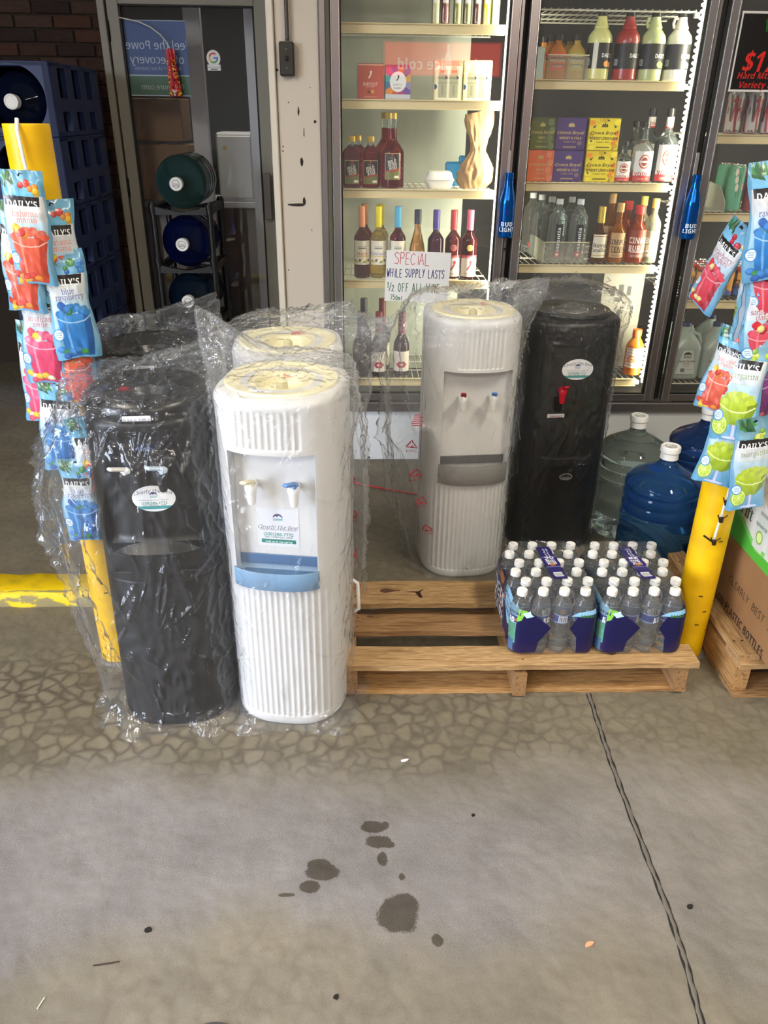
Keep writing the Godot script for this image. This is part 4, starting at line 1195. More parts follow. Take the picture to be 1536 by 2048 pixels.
	for q in [[0.885, -3.655, "front left water bottle with upright white lettering"], [0.978, -3.655, "front right water bottle with upright white lettering"], [0.872, -3.75, "water bottle second in the left row"], [0.962, -3.75, "water bottle second in the right row"], [0.846, -3.845, "water bottle third in the left row"], [0.822, -3.93, "water bottle last in the left row"]]:
		bottle({"at": V(q[0], 0.903, q[1]), "label": q[2] + " in the fourth shelf's clear tray", "group": "water bottles on the fourth shelf", "name": "water_bottle", "r": 0.041, "h": 0.265, "sh": 0.68, "nk": 0.9, "nr": 0.014, "mat": pet, "cap": mat("cap_clear", Color(0.8, 0.84, 0.84), 0.25), "cap0": 0.92, "print": ess, "at_label": [0.1, 0.62, 0.42]})
	tr = thing("clear_tray", "clear plastic shelf tray holding the upright-lettered water bottles", "tray", V(0.925, 0.902, -3.78))
	part("front", box(V(0.2, 0.09, 0.003), 0, V(0, 0.045, 0.17)), clear, tr)
	part("rim", box(V(0.2, 0.003, 0.004), 0.001, V(0, 0.091, 0.17)), mat("rim_cream"), tr)
	part("side", box(V(0.003, 0.09, 0.34), 0, V(-0.1, 0.045, 0)), mat("tray_milky", Color(0.75, 0.76, 0.7), 0.4), tr)
	var whisk := [[1.078, "7a4a1c", "d8d2bc", "Royal", "Canadian", "26221c", 0.235, 0.036, 0.42, "whisky bottle with slim gold neck and cream label"], [1.158, "c07a34", "b8966a", "SIMPLY", "TENN", "3a3020", 0.25, 0.038, 0.5, "amber whiskey bottle with tan label"], [1.246, "b04a1c", "8a3a24", "CINNA", "BURST", "f0e4d8", 0.24, 0.042, 0.55, "cinnamon whiskey bottle with red cap"], [1.312, "b8b898", "8a8a70", "BURN", "ETTS", "e8e4d0", 0.27, 0.036, 0.6, "pale spirit bottle with yellow cap by the led strip"], [1.15, "c07a34", "b8966a", "SIMPLY", "TENN", "3a3020", 0.28, 0.036, 0.5, "amber whiskey bottle behind the tan label one"], [1.296, "b8b898", "8a8a70", "BURN", "ETTS", "e8e4d0", 0.27, 0.034, 0.6, "pale spirit bottle with yellow cap, behind its twin"], [1.225, "b04a1c", "8a3a24", "CINNA", "BURST", "f0e4d8", 0.25, 0.04, 0.55, "cinnamon whiskey bottle behind its twin with a red cap"]]
	for i in whisk.size():
		var q: Array = whisk[i]
		var lb := simple_label("whisk" + q[3], H(q[2]), func(c):
			if q[3] == "Royal":
				c.rect(0, 8, 96, 4, H("8a3028")); c.text("Royal", 48, 60, 22, H(q[5]), "Droid Serif", 700); c.text("Canadian", 48, 86, 20, H(q[5]), "Droid Serif", 700, 0, 0, false, 0.85); c.rect(0, 114, 96, 4, H("b89a4a"))
			else:
				c.text(q[3], 48, 48, 26, H(q[5]), "Droid Sans", 700, 0, 0, false, 0.85); c.text(q[4], 48, 84, 26, H(q[5]), "Droid Sans", 700, 0, 0, false, 0.85); c.rect(10, 98, 76, 4, H(q[5])); c.text("WHISKEY", 48, 118, 11, H(q[5])))
		var caps := [mat("cap_gold"), mat("cap_tan", H("c09a5a"), 0.4), mat("cap_red", H("b8302c"), 0.4), mat("cap_yellow", H("d8c050"), 0.4)]
		bottle({"at": V(q[0], 0.903, -3.652 if i < 4 else -3.76), "label": q[9] + ", fourth shelf", "group": "spirits on the fourth shelf", "r": q[7], "h": q[6], "sh": q[8], "nk": q[8] + 0.17, "nr": 0.0145 if i != 2 and i != 6 else 0.021, "mat": liquid("spirit" + q[1], H(q[1]), 0.3), "fill": 0.9, "cap": caps[[0, 1, 2, 3, 1, 3, 2][i]], "cap0": 0.72 if i == 0 else 0.86, "print": lb, "at_label": [0.1, 0.52 if i != 2 else 0.6, 1.0]})
	# lowest: a tall carton, a sports drink, dark cases
	var ctn := simple_label("tall_carton", H("8b887c"), func(c):
		for k in 5:
			c.rect([20, 38, 58, 30, 40][k], [40, 36, 40, 70, 100][k], [10, 12, 10, 18, 10][k], [26, 28, 24, 10, 30][k], H("23211f"))
		c.line([Vector2(8, 18), Vector2(16, 26), Vector2(6, 30)], 2, H("3a3733")); c.rect(60, 86, 22, 18, H("d6d2c6"))
		for k in 8:
			c.rect(62 + k * 2.4, 88, 1.2, 14, H("2c2a28")), 96, 256)
	carton_box("tall_carton", "tall grey-white carton with black marks low in the middle cooler", "carton", V(1.27, 0.372, -3.9), V(0.2, 0.47, 0.2), mat("carton_grey", H("77746a"), 0.6), ctn)
	var sp := simple_label("sport", H("c8beb0"), func(c):
		for k in 6:
			c.rect(0, 8 + k * 20, 96, 5, H("9a7a66"))
		c.rect(60, 70, 26, 40, H("8a7a72")); c.text("G", 26, 74, 40, H("d8661c"), "Droid Sans", 700))
	bottle({"name": "sports_drink", "at": V(1.322, 0.380, -3.655), "label": "orange sports drink bottle with orange cap, lowest in the middle cooler", "r": 0.043, "h": 0.215, "sh": 0.62, "nk": 0.82, "nr": 0.02, "mat": liquid("sport_orange", H("d07a2a"), 0.45), "cap": mat("cap_orange", H("d0521c"), 0.4), "cap0": 0.87, "print": sp, "at_label": [0.18, 0.62, 1.3]})
	for q in [[0.82, 0.30, "3a4a2c", "dark green drink case at the left, low in the middle cooler"], [1.06, 0.32, "38343a", "dark grey drink case low in the middle cooler"]]:
		var c := thing("drink_case", q[3], "case", V(q[0], 0.372, -3.9))
		part("body", box(V(0.22, q[1], 0.3), 0.004, V(0, q[1] / 2, 0)), mat("case" + q[2], H(q[2]), 0.6), c)
		part("handle_hole", box(V(0.07, 0.022, 0.002), 0, V(0, q[1] * 0.8, 0.1505)), mat("rubber"), c)

func can(called: String, label: String, at: Vector3, r: float, h: float, m: Material, group: String, turn := 0.0) -> Node3D:
	var t := thing(called, label, "can", at, turn, group)
	part("body", lathe([Vector2(0, 0.004), Vector2(r * 0.75, 0), Vector2(r * 0.8, 0.0), Vector2(r, 0.01), Vector2(r, h - 0.014), Vector2(r * 0.86, h - 0.003)], 28), m, t)
	part("lid", lathe([Vector2(r * 0.86, h - 0.004), Vector2(r * 0.89, h), Vector2(r * 0.84, h), Vector2(r * 0.8, h - 0.005), Vector2(0, h - 0.005)], 24), mat("alu_bright"), t)
	part("tab", box(V(r * 0.3, 0.0015, r * 0.55), 0.0005, V(0, h - 0.003, 0)), mat("alu_bright"), t)
	return t

func products_three() -> void:
	var code := simple_label("can_code", H("b8b4b2"), func(c):
		for k in 9:
			c.line([Vector2(k * 24, 20 + (k % 3) * 20), Vector2(k * 24 + 14, 70 + (k % 2) * 30)], 9, H("8a2028") if k % 2 else H("22201f"))
		c.text("THUNDER", 96, 60, 26, H("a82830"), "Droid Sans", 700, 0.3); c.text("THUNDER", 20, 96, 22, H("2a2828"), "Droid Sans", 700, 0.3); c.rect(0, 112, 192, 16, H("7a2026")), 192, 128)
	for q in [[1.585, -3.66, "leftmost"], [1.665, -3.66, "second from the left"], [1.745, -3.66, "third from the left"], [1.62, -3.74, "back left"], [1.70, -3.74, "back right"]]:
		can("drink_can", "white and red can on the third door's upper shelf, %s" % q[2], V(q[0], 1.435, q[1]), 0.034, 0.155, code, "white and red cans", q[0] * 300)
	var az := simple_label("tea_green", H("5aa886"), func(c):
		for k in 14:
			c.line([Vector2(70 + k * 5, 30 + (k * 37) % 60), Vector2(84 + k * 4, 50 + (k * 29) % 60)], 2, H("3a6a50"))
		for k in 12:
			c.ell(80 + (k * 31) % 60, 24 + (k * 23) % 80, 6, 6, H("d08a8a") if k % 2 else H("e8e0c8"))
		c.rect(0, 0, 192, 5, H("c8b070")), 192, 128)
	can("drink_can", "large green tea can with blossom print in the third cooler, left", V(1.655, 1.125, -3.665), 0.036, 0.19, az, "tall tea cans", 0)
	can("drink_can", "large green tea can behind the front one in the third cooler", V(1.64, 1.125, -3.75), 0.036, 0.19, az, "tall tea cans", 40)
	var rz := simple_label("tea_red", H("7a1c20"), func(c): c.text("AriZona", 96, 50, 24, H("e0d0c0"), "Droid Sans", 700, 0.2); c.ell(96, 90, 34, 22, H("a02c2c")); c.ell(96, 90, 20, 12, H("c8b4a0")), 192, 128)
	can("drink_can", "large dark red tea can beside the green one in the third cooler", V(1.74, 1.125, -3.665), 0.036, 0.19, rz, "tall tea cans", 0)
	can("drink_can", "large dark red tea can at the far right of its shelf in the third cooler", V(1.82, 1.125, -3.665), 0.036, 0.19, rz, "tall tea cans", 25)
	var tr := thing("milky_tray", "milky plastic tray open at the front beside the green tea can", "tray", V(1.565, 1.125, -3.72))
	part("side", prism(PackedVector2Array([Vector2(-0.1, 0), Vector2(0.1, 0), Vector2(0.1, 0.04), Vector2(0.02, 0.1), Vector2(-0.1, 0.11)]), 0.004), mat("tray_milky"), tr, rot(0, -90, 0, V(0.04, 0, 0)))
	part("bottom", box(V(0.09, 0.004, 0.2), 0.001, V(0, 0.002, 0)), mat("tray_milky"), tr)
	var en := simple_label("energy", H("c8382c"), func(c):
		c.rect(0, 46, 192, 30, H("d89a34")); c.poly([Vector2(0, 76), Vector2(60, 66), Vector2(120, 80), Vector2(192, 68), Vector2(192, 84), Vector2(0, 88)], H("3a5a9a")); c.rect(0, 84, 192, 44, H("121212"))
		for k in 2:
			c.text("5", 40 + k * 100, 50, 40, H("201210"), "Droid Sans", 700, 0.2); c.text("hour", 76 + k * 100, 40, 14, H("201210"), "Droid Sans", 700); c.text("ENERGY", 60 + k * 100, 66, 14, H("3a1a10"), "Droid Sans", 700, 0.2); c.text("extra strength", 52 + k * 100, 108, 10, H("d8d8d8")), 192, 128)
	var count := 0
	for row in 4:
		for col in 5:
			var where := "%s row from the front, %s from the left" % [["first", "second", "third", "fourth"][row], ["first", "second", "third", "fourth", "fifth"][col]]
			can("energy_can", "energy drink can in the third cooler, " + where, V(1.585 + col * 0.0595 + 0.01 * (row % 2), 0.748, -3.655 - row * 0.062), 0.0275, 0.14, en, "packed energy drink cans", [-18, 30, -10, 22, 8][(row + col) % 5])
			count += 1
	# gallon jugs of water
	var gl := simple_label("gallon", Color(0, 0, 0, 0), func(c):
		c.poly([Vector2(34, 2), Vector2(94, 2), Vector2(126, 158), Vector2(2, 158)], H("c6ccc4"))
		c.ell(64, 34, 24, 20, H("20241f")); c.rect(36, 36, 56, 22, H("c6ccc4")); c.poly([Vector2(42, 38), Vector2(56, 26), Vector2(64, 34), Vector2(74, 24), Vector2(88, 38)], H("aab4aa")); c.rect(40, 42, 48, 3, H("2c3a30")); c.rect(40, 48, 48, 4, H("3f5a4c"))
		c.text("Clearly The Best", 64, 74, 13, H("2a2e30"), "Droid Serif", 700, 0.25, 0, false, 0.7); c.rect(44, 84, 40, 3, H("8a9088")); c.rect(38, 94, 52, 3, H("8a9088")); c.rect(44, 104, 40, 3, H("8a9088")); c.rect(34, 120, 26, 24, H("6a706a")); c.rect(70, 126, 40, 3, H("7a807a")), 128, 160, {"transparency": BaseMaterial3D.TRANSPARENCY_ALPHA_SCISSOR, "alpha_scissor_threshold": 0.5})
	var milk := mat("jug_milky", Color(0.62, 0.68, 0.66), 0.3, 0, {"subsurf_scatter_enabled": true, "subsurf_scatter_strength": 0.5, "backlight_enabled": true, "backlight": Color(0.3, 0.34, 0.33)})
	var shape := G.new().grid(30, 40, func(r, c):
		var a = -TAU * c / 40
		var ps := [[0, 0], [0.06, 0], [0.072, 0.006], [0.075, 0.02], [0.075, 0.14], [0.073, 0.16], [0.062, 0.19], [0.045, 0.215], [0.028, 0.232], [0.021, 0.238], [0.021, 0.25], [0, 0.25]]
		var t: float = r / 30.0 * 11
		var i := mini(int(t), 10)
		var rr := lerpf(ps[i][0], ps[i + 1][0], t - i)
		var y := lerpf(ps[i][1], ps[i + 1][1], t - i)
		var k := lerpf(pow(pow(absf(cos(a)), 6) + pow(absf(sin(a)), 6), -1.0 / 6), 1.0, smoothstep(0.15, 0.22, y))
		return V(cos(a) * rr * k, y, sin(a) * rr * k), true)
	for q in [[1.572, -3.70, "front gallon jug of water beside the third door's edge"], [1.722, -3.70, "front gallon jug of water second along the bottom shelf"], [1.60, -3.86, "gallon jug of water behind the first one on the bottom shelf"], [1.76, -3.86, "gallon jug of water behind the second one on the bottom shelf"]]:
		var t := thing("gallon_jug", q[2] + " of the third cooler", "jug", V(q[0], 0.355, q[1]), 0, "gallon water jugs")
		part("body", shape, milk, t)
		part("handle", tube([V(0.02, 0.225, 0.02), V(0.055, 0.212, 0.03), V(0.068, 0.18, 0.035), V(0.066, 0.15, 0.03)], 0.009, 8), milk, t)
		part("cap", lathe([Vector2(0, 0.248), Vector2(0.022, 0.248), Vector2(0.022, 0.266), Vector2(0, 0.267)], 20), mat("cap_navy", H("1f2c5c"), 0.4), t)
		part("label", sheet(0.1, 0.12, V(0, 0.09, 0.0772)), gl, t)

# ---------------------------------------------------------------- water dispensers in their bags
func plan(a: float, w: float, df: float, db: float) -> Vector2:   # x, z of a rounded outline; a = 0 to the right, PI/2 to the back
	var c := cos(a)
	var s := sin(a)
	var n := 2.7 if s < 0 else 4.5
	var k := pow(pow(absf(c), n) + pow(absf(s), n), -1.0 / n)
	return Vector2(w * c * k, -(df if s < 0 else db) * s * k)

func front_z(x: float, w: float, df: float) -> float:
	return df * pow(maxf(0.0, 1.0 - pow(absf(x) / w, 2.7)), 1 / 2.7)

# body skin: inset(x, y, z) gives how far the front is pushed in
func body_mesh(w: float, df: float, db: float, h: float, inset: Callable, marks: Array, cols := 360, step := 0.007, taper := 1.0) -> G:
	var ys := []
	var y := 0.0
	while y < h - 0.022:
		ys.append(y)
		y += step
	for m in marks:
		ys.append(m - 0.0012)
		ys.append(m + 0.0012)
	for k in 7:
		ys.append(h - 0.02 + 0.02 * sin(PI / 2 * k / 6.0))
	ys.sort()
	var rows := ys.size() + 1
	return G.new().grid(rows, cols, func(r, c):
		var a = PI / 2 + TAU * c / cols
		var p := plan(a, w, df, db)
		if r == 0:
			return V(p.x * 0.01, 0, p.y * 0.01)
		if r == rows:
			return V(p.x * 0.5, h, p.y * 0.5)
		var yy: float = ys[r - 1]
		var sh := 0.0
		if yy > h - 0.02:
			sh = 0.02 - sqrt(maxf(0, 0.0004 - pow(yy - (h - 0.02), 2)))
		elif yy < 0.015:
			sh = 0.006 * (1 - yy / 0.015)
		p *= lerpf(1.0, taper, yy / h)
		var q := V(p.x, yy, p.y)
		var d := V(p.x / (w * w), 0, p.y / (df * df)).normalized()
		q -= d * sh
		if p.y > 0.03:
			var i: float = inset.call(p.x, yy, p.y)
			q.z -= i
		return q, true)

func tray_mesh(w: float, df: float, half: float, y0: float, y1: float, out: float, back: float, cx := 0.0) -> G:
	return G.new().grid(6, 40, func(r, c):
		var x := cx + lerpf(-half, half, c / 40.0)
		var zf := front_z(x, w, df)
		match r:
			0: return V(x, y0, zf - 0.01)
			1: return V(x, y0, zf + out)
			2: return V(x, y1, zf + out * 1.15)
			3: return V(x, y1 + 0.001, zf + out * 0.6)
			4: return V(x, y0 + 0.018, zf + out * 0.3)
			5: return V(x, y0 + 0.018, back)
		return V(x, y1 + 0.012, back - 0.001))

func tap_part(t: Node3D, x: float, y: float, z: float, lever: Material, body: Material, side: float) -> void:
	var o := part("tap", lathe([Vector2(0, -0.042), Vector2(0.008, -0.042), Vector2(0.010, -0.036), Vector2(0.013, -0.008), Vector2(0.015, -0.004), Vector2(0.015, 0.004), Vector2(0.011, 0.01), Vector2(0, 0.012)], 18).add(tube([V(0, -0.004, -0.035), V(0, -0.004, 0)], 0.010, 10)), body, t, Transform3D(Basis(), V(x, y, z)))
	var g := box(V(0.017, 0.008, 0.046), 0.003, V(0, 0, 0.016))
	g.add(box(V(0.019, 0.020, 0.020), 0.004, V(0, -0.006, -0.006)))
	part("lever", g, lever, o, rot(-18, side, 0, V(0, 0.017, 0.004)))

func white_cooler(label: String, at: Vector3, turn: float, tray: Material, inner: Material, alc: Array, tr: Array, fl: Array, lever_hot: Material, lever_cold: Material, alh: float) -> Node3D:
	var t := thing("water_dispenser", label, "water dispenser", at, turn)
	var w := 0.153
	var df := 0.165
	var db := 0.15
	var h := 0.928
	var deep := df - 0.055
	var skin := mat("dispenser_white", Color(0.84, 0.84, 0.835), 0.38)
	part("body", body_mesh(w, df, db, h, func(x, y, z):
		var i := 0.0
		if absf(x) < 0.135 and y > 0.03 and y < tr[0] - 0.012:
			i = 0.0042 * pow(0.5 - 0.5 * cos(TAU * x / 0.0152), 0.6) * smoothstep(0.135, 0.125, absf(x)) * smoothstep(0.03, 0.036, y)
		if absf(x) < 0.078 and y > fl[0] and y < fl[1]:
			i = 0.0042 * pow(0.5 - 0.5 * cos(TAU * x / 0.0152), 0.6) * smoothstep(fl[1], fl[1] - 0.01, y)
		if absf(x) < alh and y > tr[0] and y < alc[1]:
			i = maxf(0, z - deep)
		return i, [tr[0], alc[1], fl[0], 0.033], 400), skin, t)
	part("seam", tube([V(-w - 0.0005, 0.02, -0.02), V(-w - 0.0005, h - 0.03, -0.02)], 0.0016, 6), mat("seam_grey", Color(0.6, 0.6, 0.6), 0.6), t)
	part("drip_tray", tray_mesh(w, df, alh + 0.006, tr[0], tr[1], 0.012, deep + 0.002), tray, t)
	part("tray_grid", box(V(alh * 1.8, 0.004, 0.045), 0.001, V(0, tr[0] + 0.024, deep + 0.026)), inner, t)
	part("tray_back", box(V(alh * 1.98, 0.028, 0.004), 0.001, V(0, tr[1] + 0.006, deep + 0.003)), inner, t)
	var cream := mat("lid_cream", H("e9e2bd"), 0.4)
	var sq := Transform3D(Basis.from_scale(V(1, 1, 1.02)), V(0, h, 0))
	part("lid", lathe([Vector2(0.134, -0.006), Vector2(0.136, 0.002), Vector2(0.134, 0.006), Vector2(0.122, 0.0065), Vector2(0.110, 0.001), Vector2(0.075, -0.002), Vector2(0.064, -0.004), Vector2(0.058, -0.03), Vector2(0.02, -0.034), Vector2(0, -0.034)], 48), cream, t, sq)
	part("spike", lathe([Vector2(0.016, -0.034), Vector2(0.013, -0.004), Vector2(0.006, 0.002), Vector2(0, 0.003)], 16), mat("lid_shade", H("cfc79a"), 0.45), t, sq)
	tap_part(t, -0.05, alc[1] - 0.088, deep + 0.04, lever_hot, mat("tap_white", Color(0.93, 0.93, 0.92), 0.35), -12)
	tap_part(t, 0.052, alc[1] - 0.088, deep + 0.04, lever_cold, mat("tap_white"), -16)
	return t

func shop_label(cv: Cv, dark: Color, k := 1.0) -> void:   # the shop's mark and lines, centred on a 256 wide picture
	var c := 128.0
	cv.ell(c, 62, 30, 28, dark)
	cv.rect(c - 34, 62, 68, 34, Color(cv.im.get_pixel(128, 130)))
	cv.poly([Vector2(c - 34, 66), Vector2(c - 14, 50), Vector2(c - 4, 56), Vector2(c + 8, 46), Vector2(c + 34, 66)], Color(0.86, 0.88, 0.92))
	cv.rect(c - 30, 68, 60, 5, H("4d8f9a"))
	cv.rect(c - 30, 77, 60, 4, H("4da08c"))

func dispensers() -> void:
	var blue := mat("tray_blue", H("7a9dbd"), 0.4)
	var blue_in := mat("tray_blue_dark", H("3f668f"), 0.45)
	var grey := mat("tray_grey", H("8b8a88"), 0.45)
	var grey_in := mat("tray_grey_dark", H("5a5a59"), 0.5)
	var cream := mat("lever_cream", H("e4dab4"), 0.4)
	var lblue := mat("lever_blue", H("4f7fc0"), 0.4)
	var lred := mat("lever_red", H("8e1f2a"), 0.35)
	# front white
	var a := white_cooler("white fluted water dispenser with blue drip tray, front row", V(-0.185, 0, -1.805), -8, blue, blue_in, [0.5, 0.797], [0.442, 0.49], [0.812, 0.904], cream, lblue, 0.1)
	var cv := Cv.new(256, 256, Color(0.86, 0.87, 0.89))
	shop_label(cv, H("4a4470"))
	cv.text("Clearly The Best", 128, 126, 24, H("4c4a66"), "Droid Serif", 400, 0.35, 0, false, 0.95)
	cv.text("PREMIUM BOTTLED WATER", 128, 144, 9, H("6a6a78"), "Droid Sans", 400, 0, 0, false, 1.45)
	cv.text("(330)386-7772", 128, 174, 20, H("2d8478"), "Droid Sans", 700)
	cv.text("EAST LIVERPOOL, OHIO", 128, 194, 11, H("4a6a6a"), "Droid Sans", 700)
	cv.rect(22, 208, 212, 26, H("17796c"))
	cv.text("visit us at the spring", 128, 225, 12, H("d8ece6"), "Droid Sans", 700)
	part("printed_panel", sheet(0.105, 0.105, V(0.0, 0.585, 0.165 - 0.0542)), print_mat("white_label", cv, 0.4), a)
	part("price_sticker", sheet(0.05, 0.012), print_mat("tag_a", tag_cv("$ 95", "3a3a7a"), 0.5), a, rot(-90, 0, 0, V(-0.02, 0.9355, 0.118)))
	# the one behind it, the middle one
	white_cooler("white fluted water dispenser half hidden right behind the front white one", V(-0.20, 0, -2.165), 4, grey, grey_in, [0.5, 0.797], [0.442, 0.49], [0.812, 0.904], cream, lblue, 0.1)
	var m := white_cooler("white fluted water dispenser with grey drip tray, standing behind the pallet", V(0.372, 0, -2.56), 5, grey, grey_in, [0.45, 0.763], [0.375, 0.44], [0.775, 0.9], lred, lblue, 0.112)
	part("side_hose", tube([V(0.12, 0.3, -0.15), V(0.16, 0.28, -0.14), V(0.165, 0.2, -0.13), V(0.13, 0.16, -0.15)], 0.006), mat("tap_white"), a)
	part("tag_side", sheet(0.03, 0.04), print_mat("tag_side", tag_cv("H", "a02a2a"), 0.5), m, rot(0, -90, 0, V(-0.1545, 0.62, 0.02)))
	# black ones with the domed cap
	black_cooler("black water dispenser with two pale taps and oval label, front row left", V(-0.508, 0, -1.815), 4, true)
	black_cooler("black domed water dispenser behind the front black one", V(-0.585, 0, -2.20), 5, false)
	slim_black(V(0.742, 0, -2.755), 4)
	bags()

func tag_cv(s: String, col: String) -> Cv:
	var cv := Cv.new(160, 40, H("e6e6ea"))
	cv.text(s, 80, 30, 20, H(col), "Droid Sans", 700)
	return cv

func oval_label() -> StandardMaterial3D:
	if M.has("oval_label"):
		return M["oval_label"]
	var cv := Cv.new(320, 212, Color(0, 0, 0, 0))
	cv.ell(160, 106, 158, 104, H("e9ebec"))
	for yy in range(166, 190):
		var q := 158 * sqrt(maxf(0, 1 - pow((yy - 106) / 104.0, 2)))
		cv.span(160 - q, 160 + q, yy, H("3f9a9c"))
	cv.text("Clearly The Best", 160, 46, 26, H("3d3a52"), "Droid Serif", 400, 0.3, 0, false, 1.0, true, 22.0)
	cv.ell(160, 76, 27, 24, H("4a4470"))
	cv.rect(130, 78, 60, 24, H("e9ebec"))
	cv.poly([Vector2(128, 82), Vector2(148, 68), Vector2(160, 74), Vector2(172, 66), Vector2(192, 82)], H("e0e2ea"))
	cv.rect(134, 84, 52, 4, H("4d8f9a"))
	cv.rect(134, 92, 52, 4, H("4da08c"))
	cv.text("PREMIUM BOTTLED WATER", 160, 118, 9, H("6a6a78"), "Droid Sans", 400, 0, 0, false, 1.4)
	cv.text("(330)386-7772", 160, 142, 19, H("2d8478"), "Droid Sans", 700, 0, 0, false, 1.1)
	cv.text("EAST LIVERPOOL, OHIO", 160, 160, 11, H("4a6a6a"), "Droid Sans", 700)
	return print_mat("oval_label", cv, 0.35, {"transparency": BaseMaterial3D.TRANSPARENCY_ALPHA_SCISSOR, "alpha_scissor_threshold": 0.5})

func black_cooler(label: String, at: Vector3, turn: float, detail: bool) -> void:
	var t := thing("water_dispenser", label, "water dispenser", at, turn)
	var w := 0.160
	var df := 0.17
	var hh := 0.875
	var fz := func(x: float, y: float) -> float:      # the front narrows upwards
		var s := lerpf(1.0, 0.9, y / hh)
		return front_z(x / s, w, df) * s
	var db := 0.15
	var skin := mat("dispenser_black", Color(0.018, 0.020, 0.024), 0.42)
	part("body", body_mesh(w, df, db, hh, func(x, y, z):
		var i := 0.0
		var k := smoothstep(0.5, 0.56, y) * smoothstep(0.862, 0.77, y)      # face hollowed between tray and cap
		var half := lerpf(0.116, 0.07, smoothstep(0.55, 0.85, y))
		i = k * 0.045 * smoothstep(half + 0.012, half - 0.012, absf(x))
		if y > 0.455 and y < 0.46:
			i += 0.002
		return i, [0.455, 0.46], 260, 0.007, 0.9), skin, t)
	part("drip_tray", tray_mesh(w * 0.95, df * 0.95, 0.112, 0.462, 0.535, 0.008, df - 0.05), mat("black_gloss", Color(0.026, 0.028, 0.033), 0.3), t)
	part("tray_grid", box(V(0.2, 0.004, 0.05), 0.001, V(0, 0.488, df - 0.03)), mat("black_plastic"), t)
	var prof := [Vector2(0.130, 0.0), Vector2(0.147, 0.006), Vector2(0.152, 0.02), Vector2(0.149, 0.036), Vector2(0.139, 0.048), Vector2(0.127, 0.052), Vector2(0.113, 0.047), Vector2(0.098, 0.034), Vector2(0.06, 0.028), Vector2(0.05, 0.01), Vector2(0, 0.008)]
	part("cap", lathe(prof, 64), mat("black_gloss"), t, Transform3D(Basis(), V(0, hh - 0.012, 0.006)))
	part("price_sticker", sheet(0.062, 0.012), print_mat("tag_b", tag_cv("on sale 149.95", "8a8aa0"), 0.5), t, rot(-6, 0, 0, V(0.0, hh + 0.008, 0.1595)))
	if not detail:
		return
	for s in [-1, 1]:
		tap_part(t, s * 0.042 - 0.004, 0.742, df - 0.018, mat("lever_white", Color(0.9, 0.9, 0.88), 0.35) if s < 0 else mat("lever_pale_blue", H("c3d7ec"), 0.35), mat("black_plastic"), -46.0)
	part("oval_label", G.new().grid(8, 16, func(r, c):
		var x = 0.004 + (c / 16.0 - 0.5) * 0.104
		return V(x, 0.662 + (r / 8.0 - 0.5) * 0.07, fz.call(x, 0.662 + (r / 8.0 - 0.5) * 0.07) - 0.045 + 0.0014)), oval_label(), t)
	var cv := Cv.new(128, 72, H("172040"))
	cv.text("Brio", 66, 56, 34, H("86a8d8"), "Droid Serif")
	cv.poly([Vector2(60, 18), Vector2(64, 4), Vector2(68, 18), Vector2(64, 23)], H("7fb0e8"))
	part("badge", G.new().grid(2, 8, func(r, c):
		var x = (c / 8.0 - 0.5) * 0.048
		var y = 0.80 + (r / 2.0 - 0.5) * 0.026
		return V(x, y, fz.call(x, y) - 0.045 * smoothstep(0.862, 0.77, y) + 0.003)), print_mat("brio", cv, 0.4), t)

func slim_black(at: Vector3, turn: float) -> void:
	var t := thing("water_dispenser", "tall black water dispenser with one red tap, behind the cased bottles", "water dispenser", at, turn)
	var w := 0.168
	var df := 0.17
	var db := 0.15
	part("body", body_mesh(w, df, db, 0.88, func(x, y, z):
		var i := 0.0
		if absf(x) < 0.1 and y > 0.39 and y < 0.8:
			i = maxf(0, z - (df - 0.016))
		if absf(absf(x) - 0.125) < 0.003:
			i += 0.003
		return i, [0.39, 0.8], 260), mat("dispenser_black"), t)
	part("lid", lathe([Vector2(0.142, -0.004), Vector2(0.145, 0.006), Vector2(0.138, 0.014), Vector2(0.118, 0.014), Vector2(0.1, 0.004), Vector2(0.06, 0.0), Vector2(0, -0.002)], 48), mat("black_gloss"), t, Transform3D(Basis(), V(0, 0.88, 0)))
	part("oval_label", sheet(0.112, 0.075, V(0.0, 0.715, df - 0.0145)), oval_label(), t)
	tap_part(t, -0.052, 0.645, df + 0.012, mat("lever_scarlet", H("c0182c"), 0.35), mat("lever_scarlet"), 0)
	part("tap_collar", box(V(0.026, 0.05, 0.03), 0.005, V(-0.06, 0.595, df - 0.004)), mat("black_plastic"), t)
	part("notice_sticker", sheet(0.062, 0.014, V(-0.058, 0.548, df - 0.0145)), print_mat("tag_c", tag_cv("359-9022", "9a4a4a"), 0.5), t)
	part("drip_tray", tray_mesh(w, df, 0.1, 0.27, 0.36, 0.004, df - 0.03), mat("black_gloss"), t)
	var cv := Cv.new(128, 72, Color(0, 0, 0, 0))
	cv.ell(64, 36, 62, 34, H("9a9a9c"))
	cv.ell(64, 36, 54, 27, H("1c1c1e"))
	cv.text("Oasis", 64, 46, 24, H("b8b8ba"), "Droid Serif", 400, 0.3)
	part("badge", sheet(0.05, 0.028, V(0.0, 0.318, df + 0.0062)), print_mat("oasis", cv, 0.35, {"transparency": BaseMaterial3D.TRANSPARENCY_ALPHA_SCISSOR, "alpha_scissor_threshold": 0.5}), t)

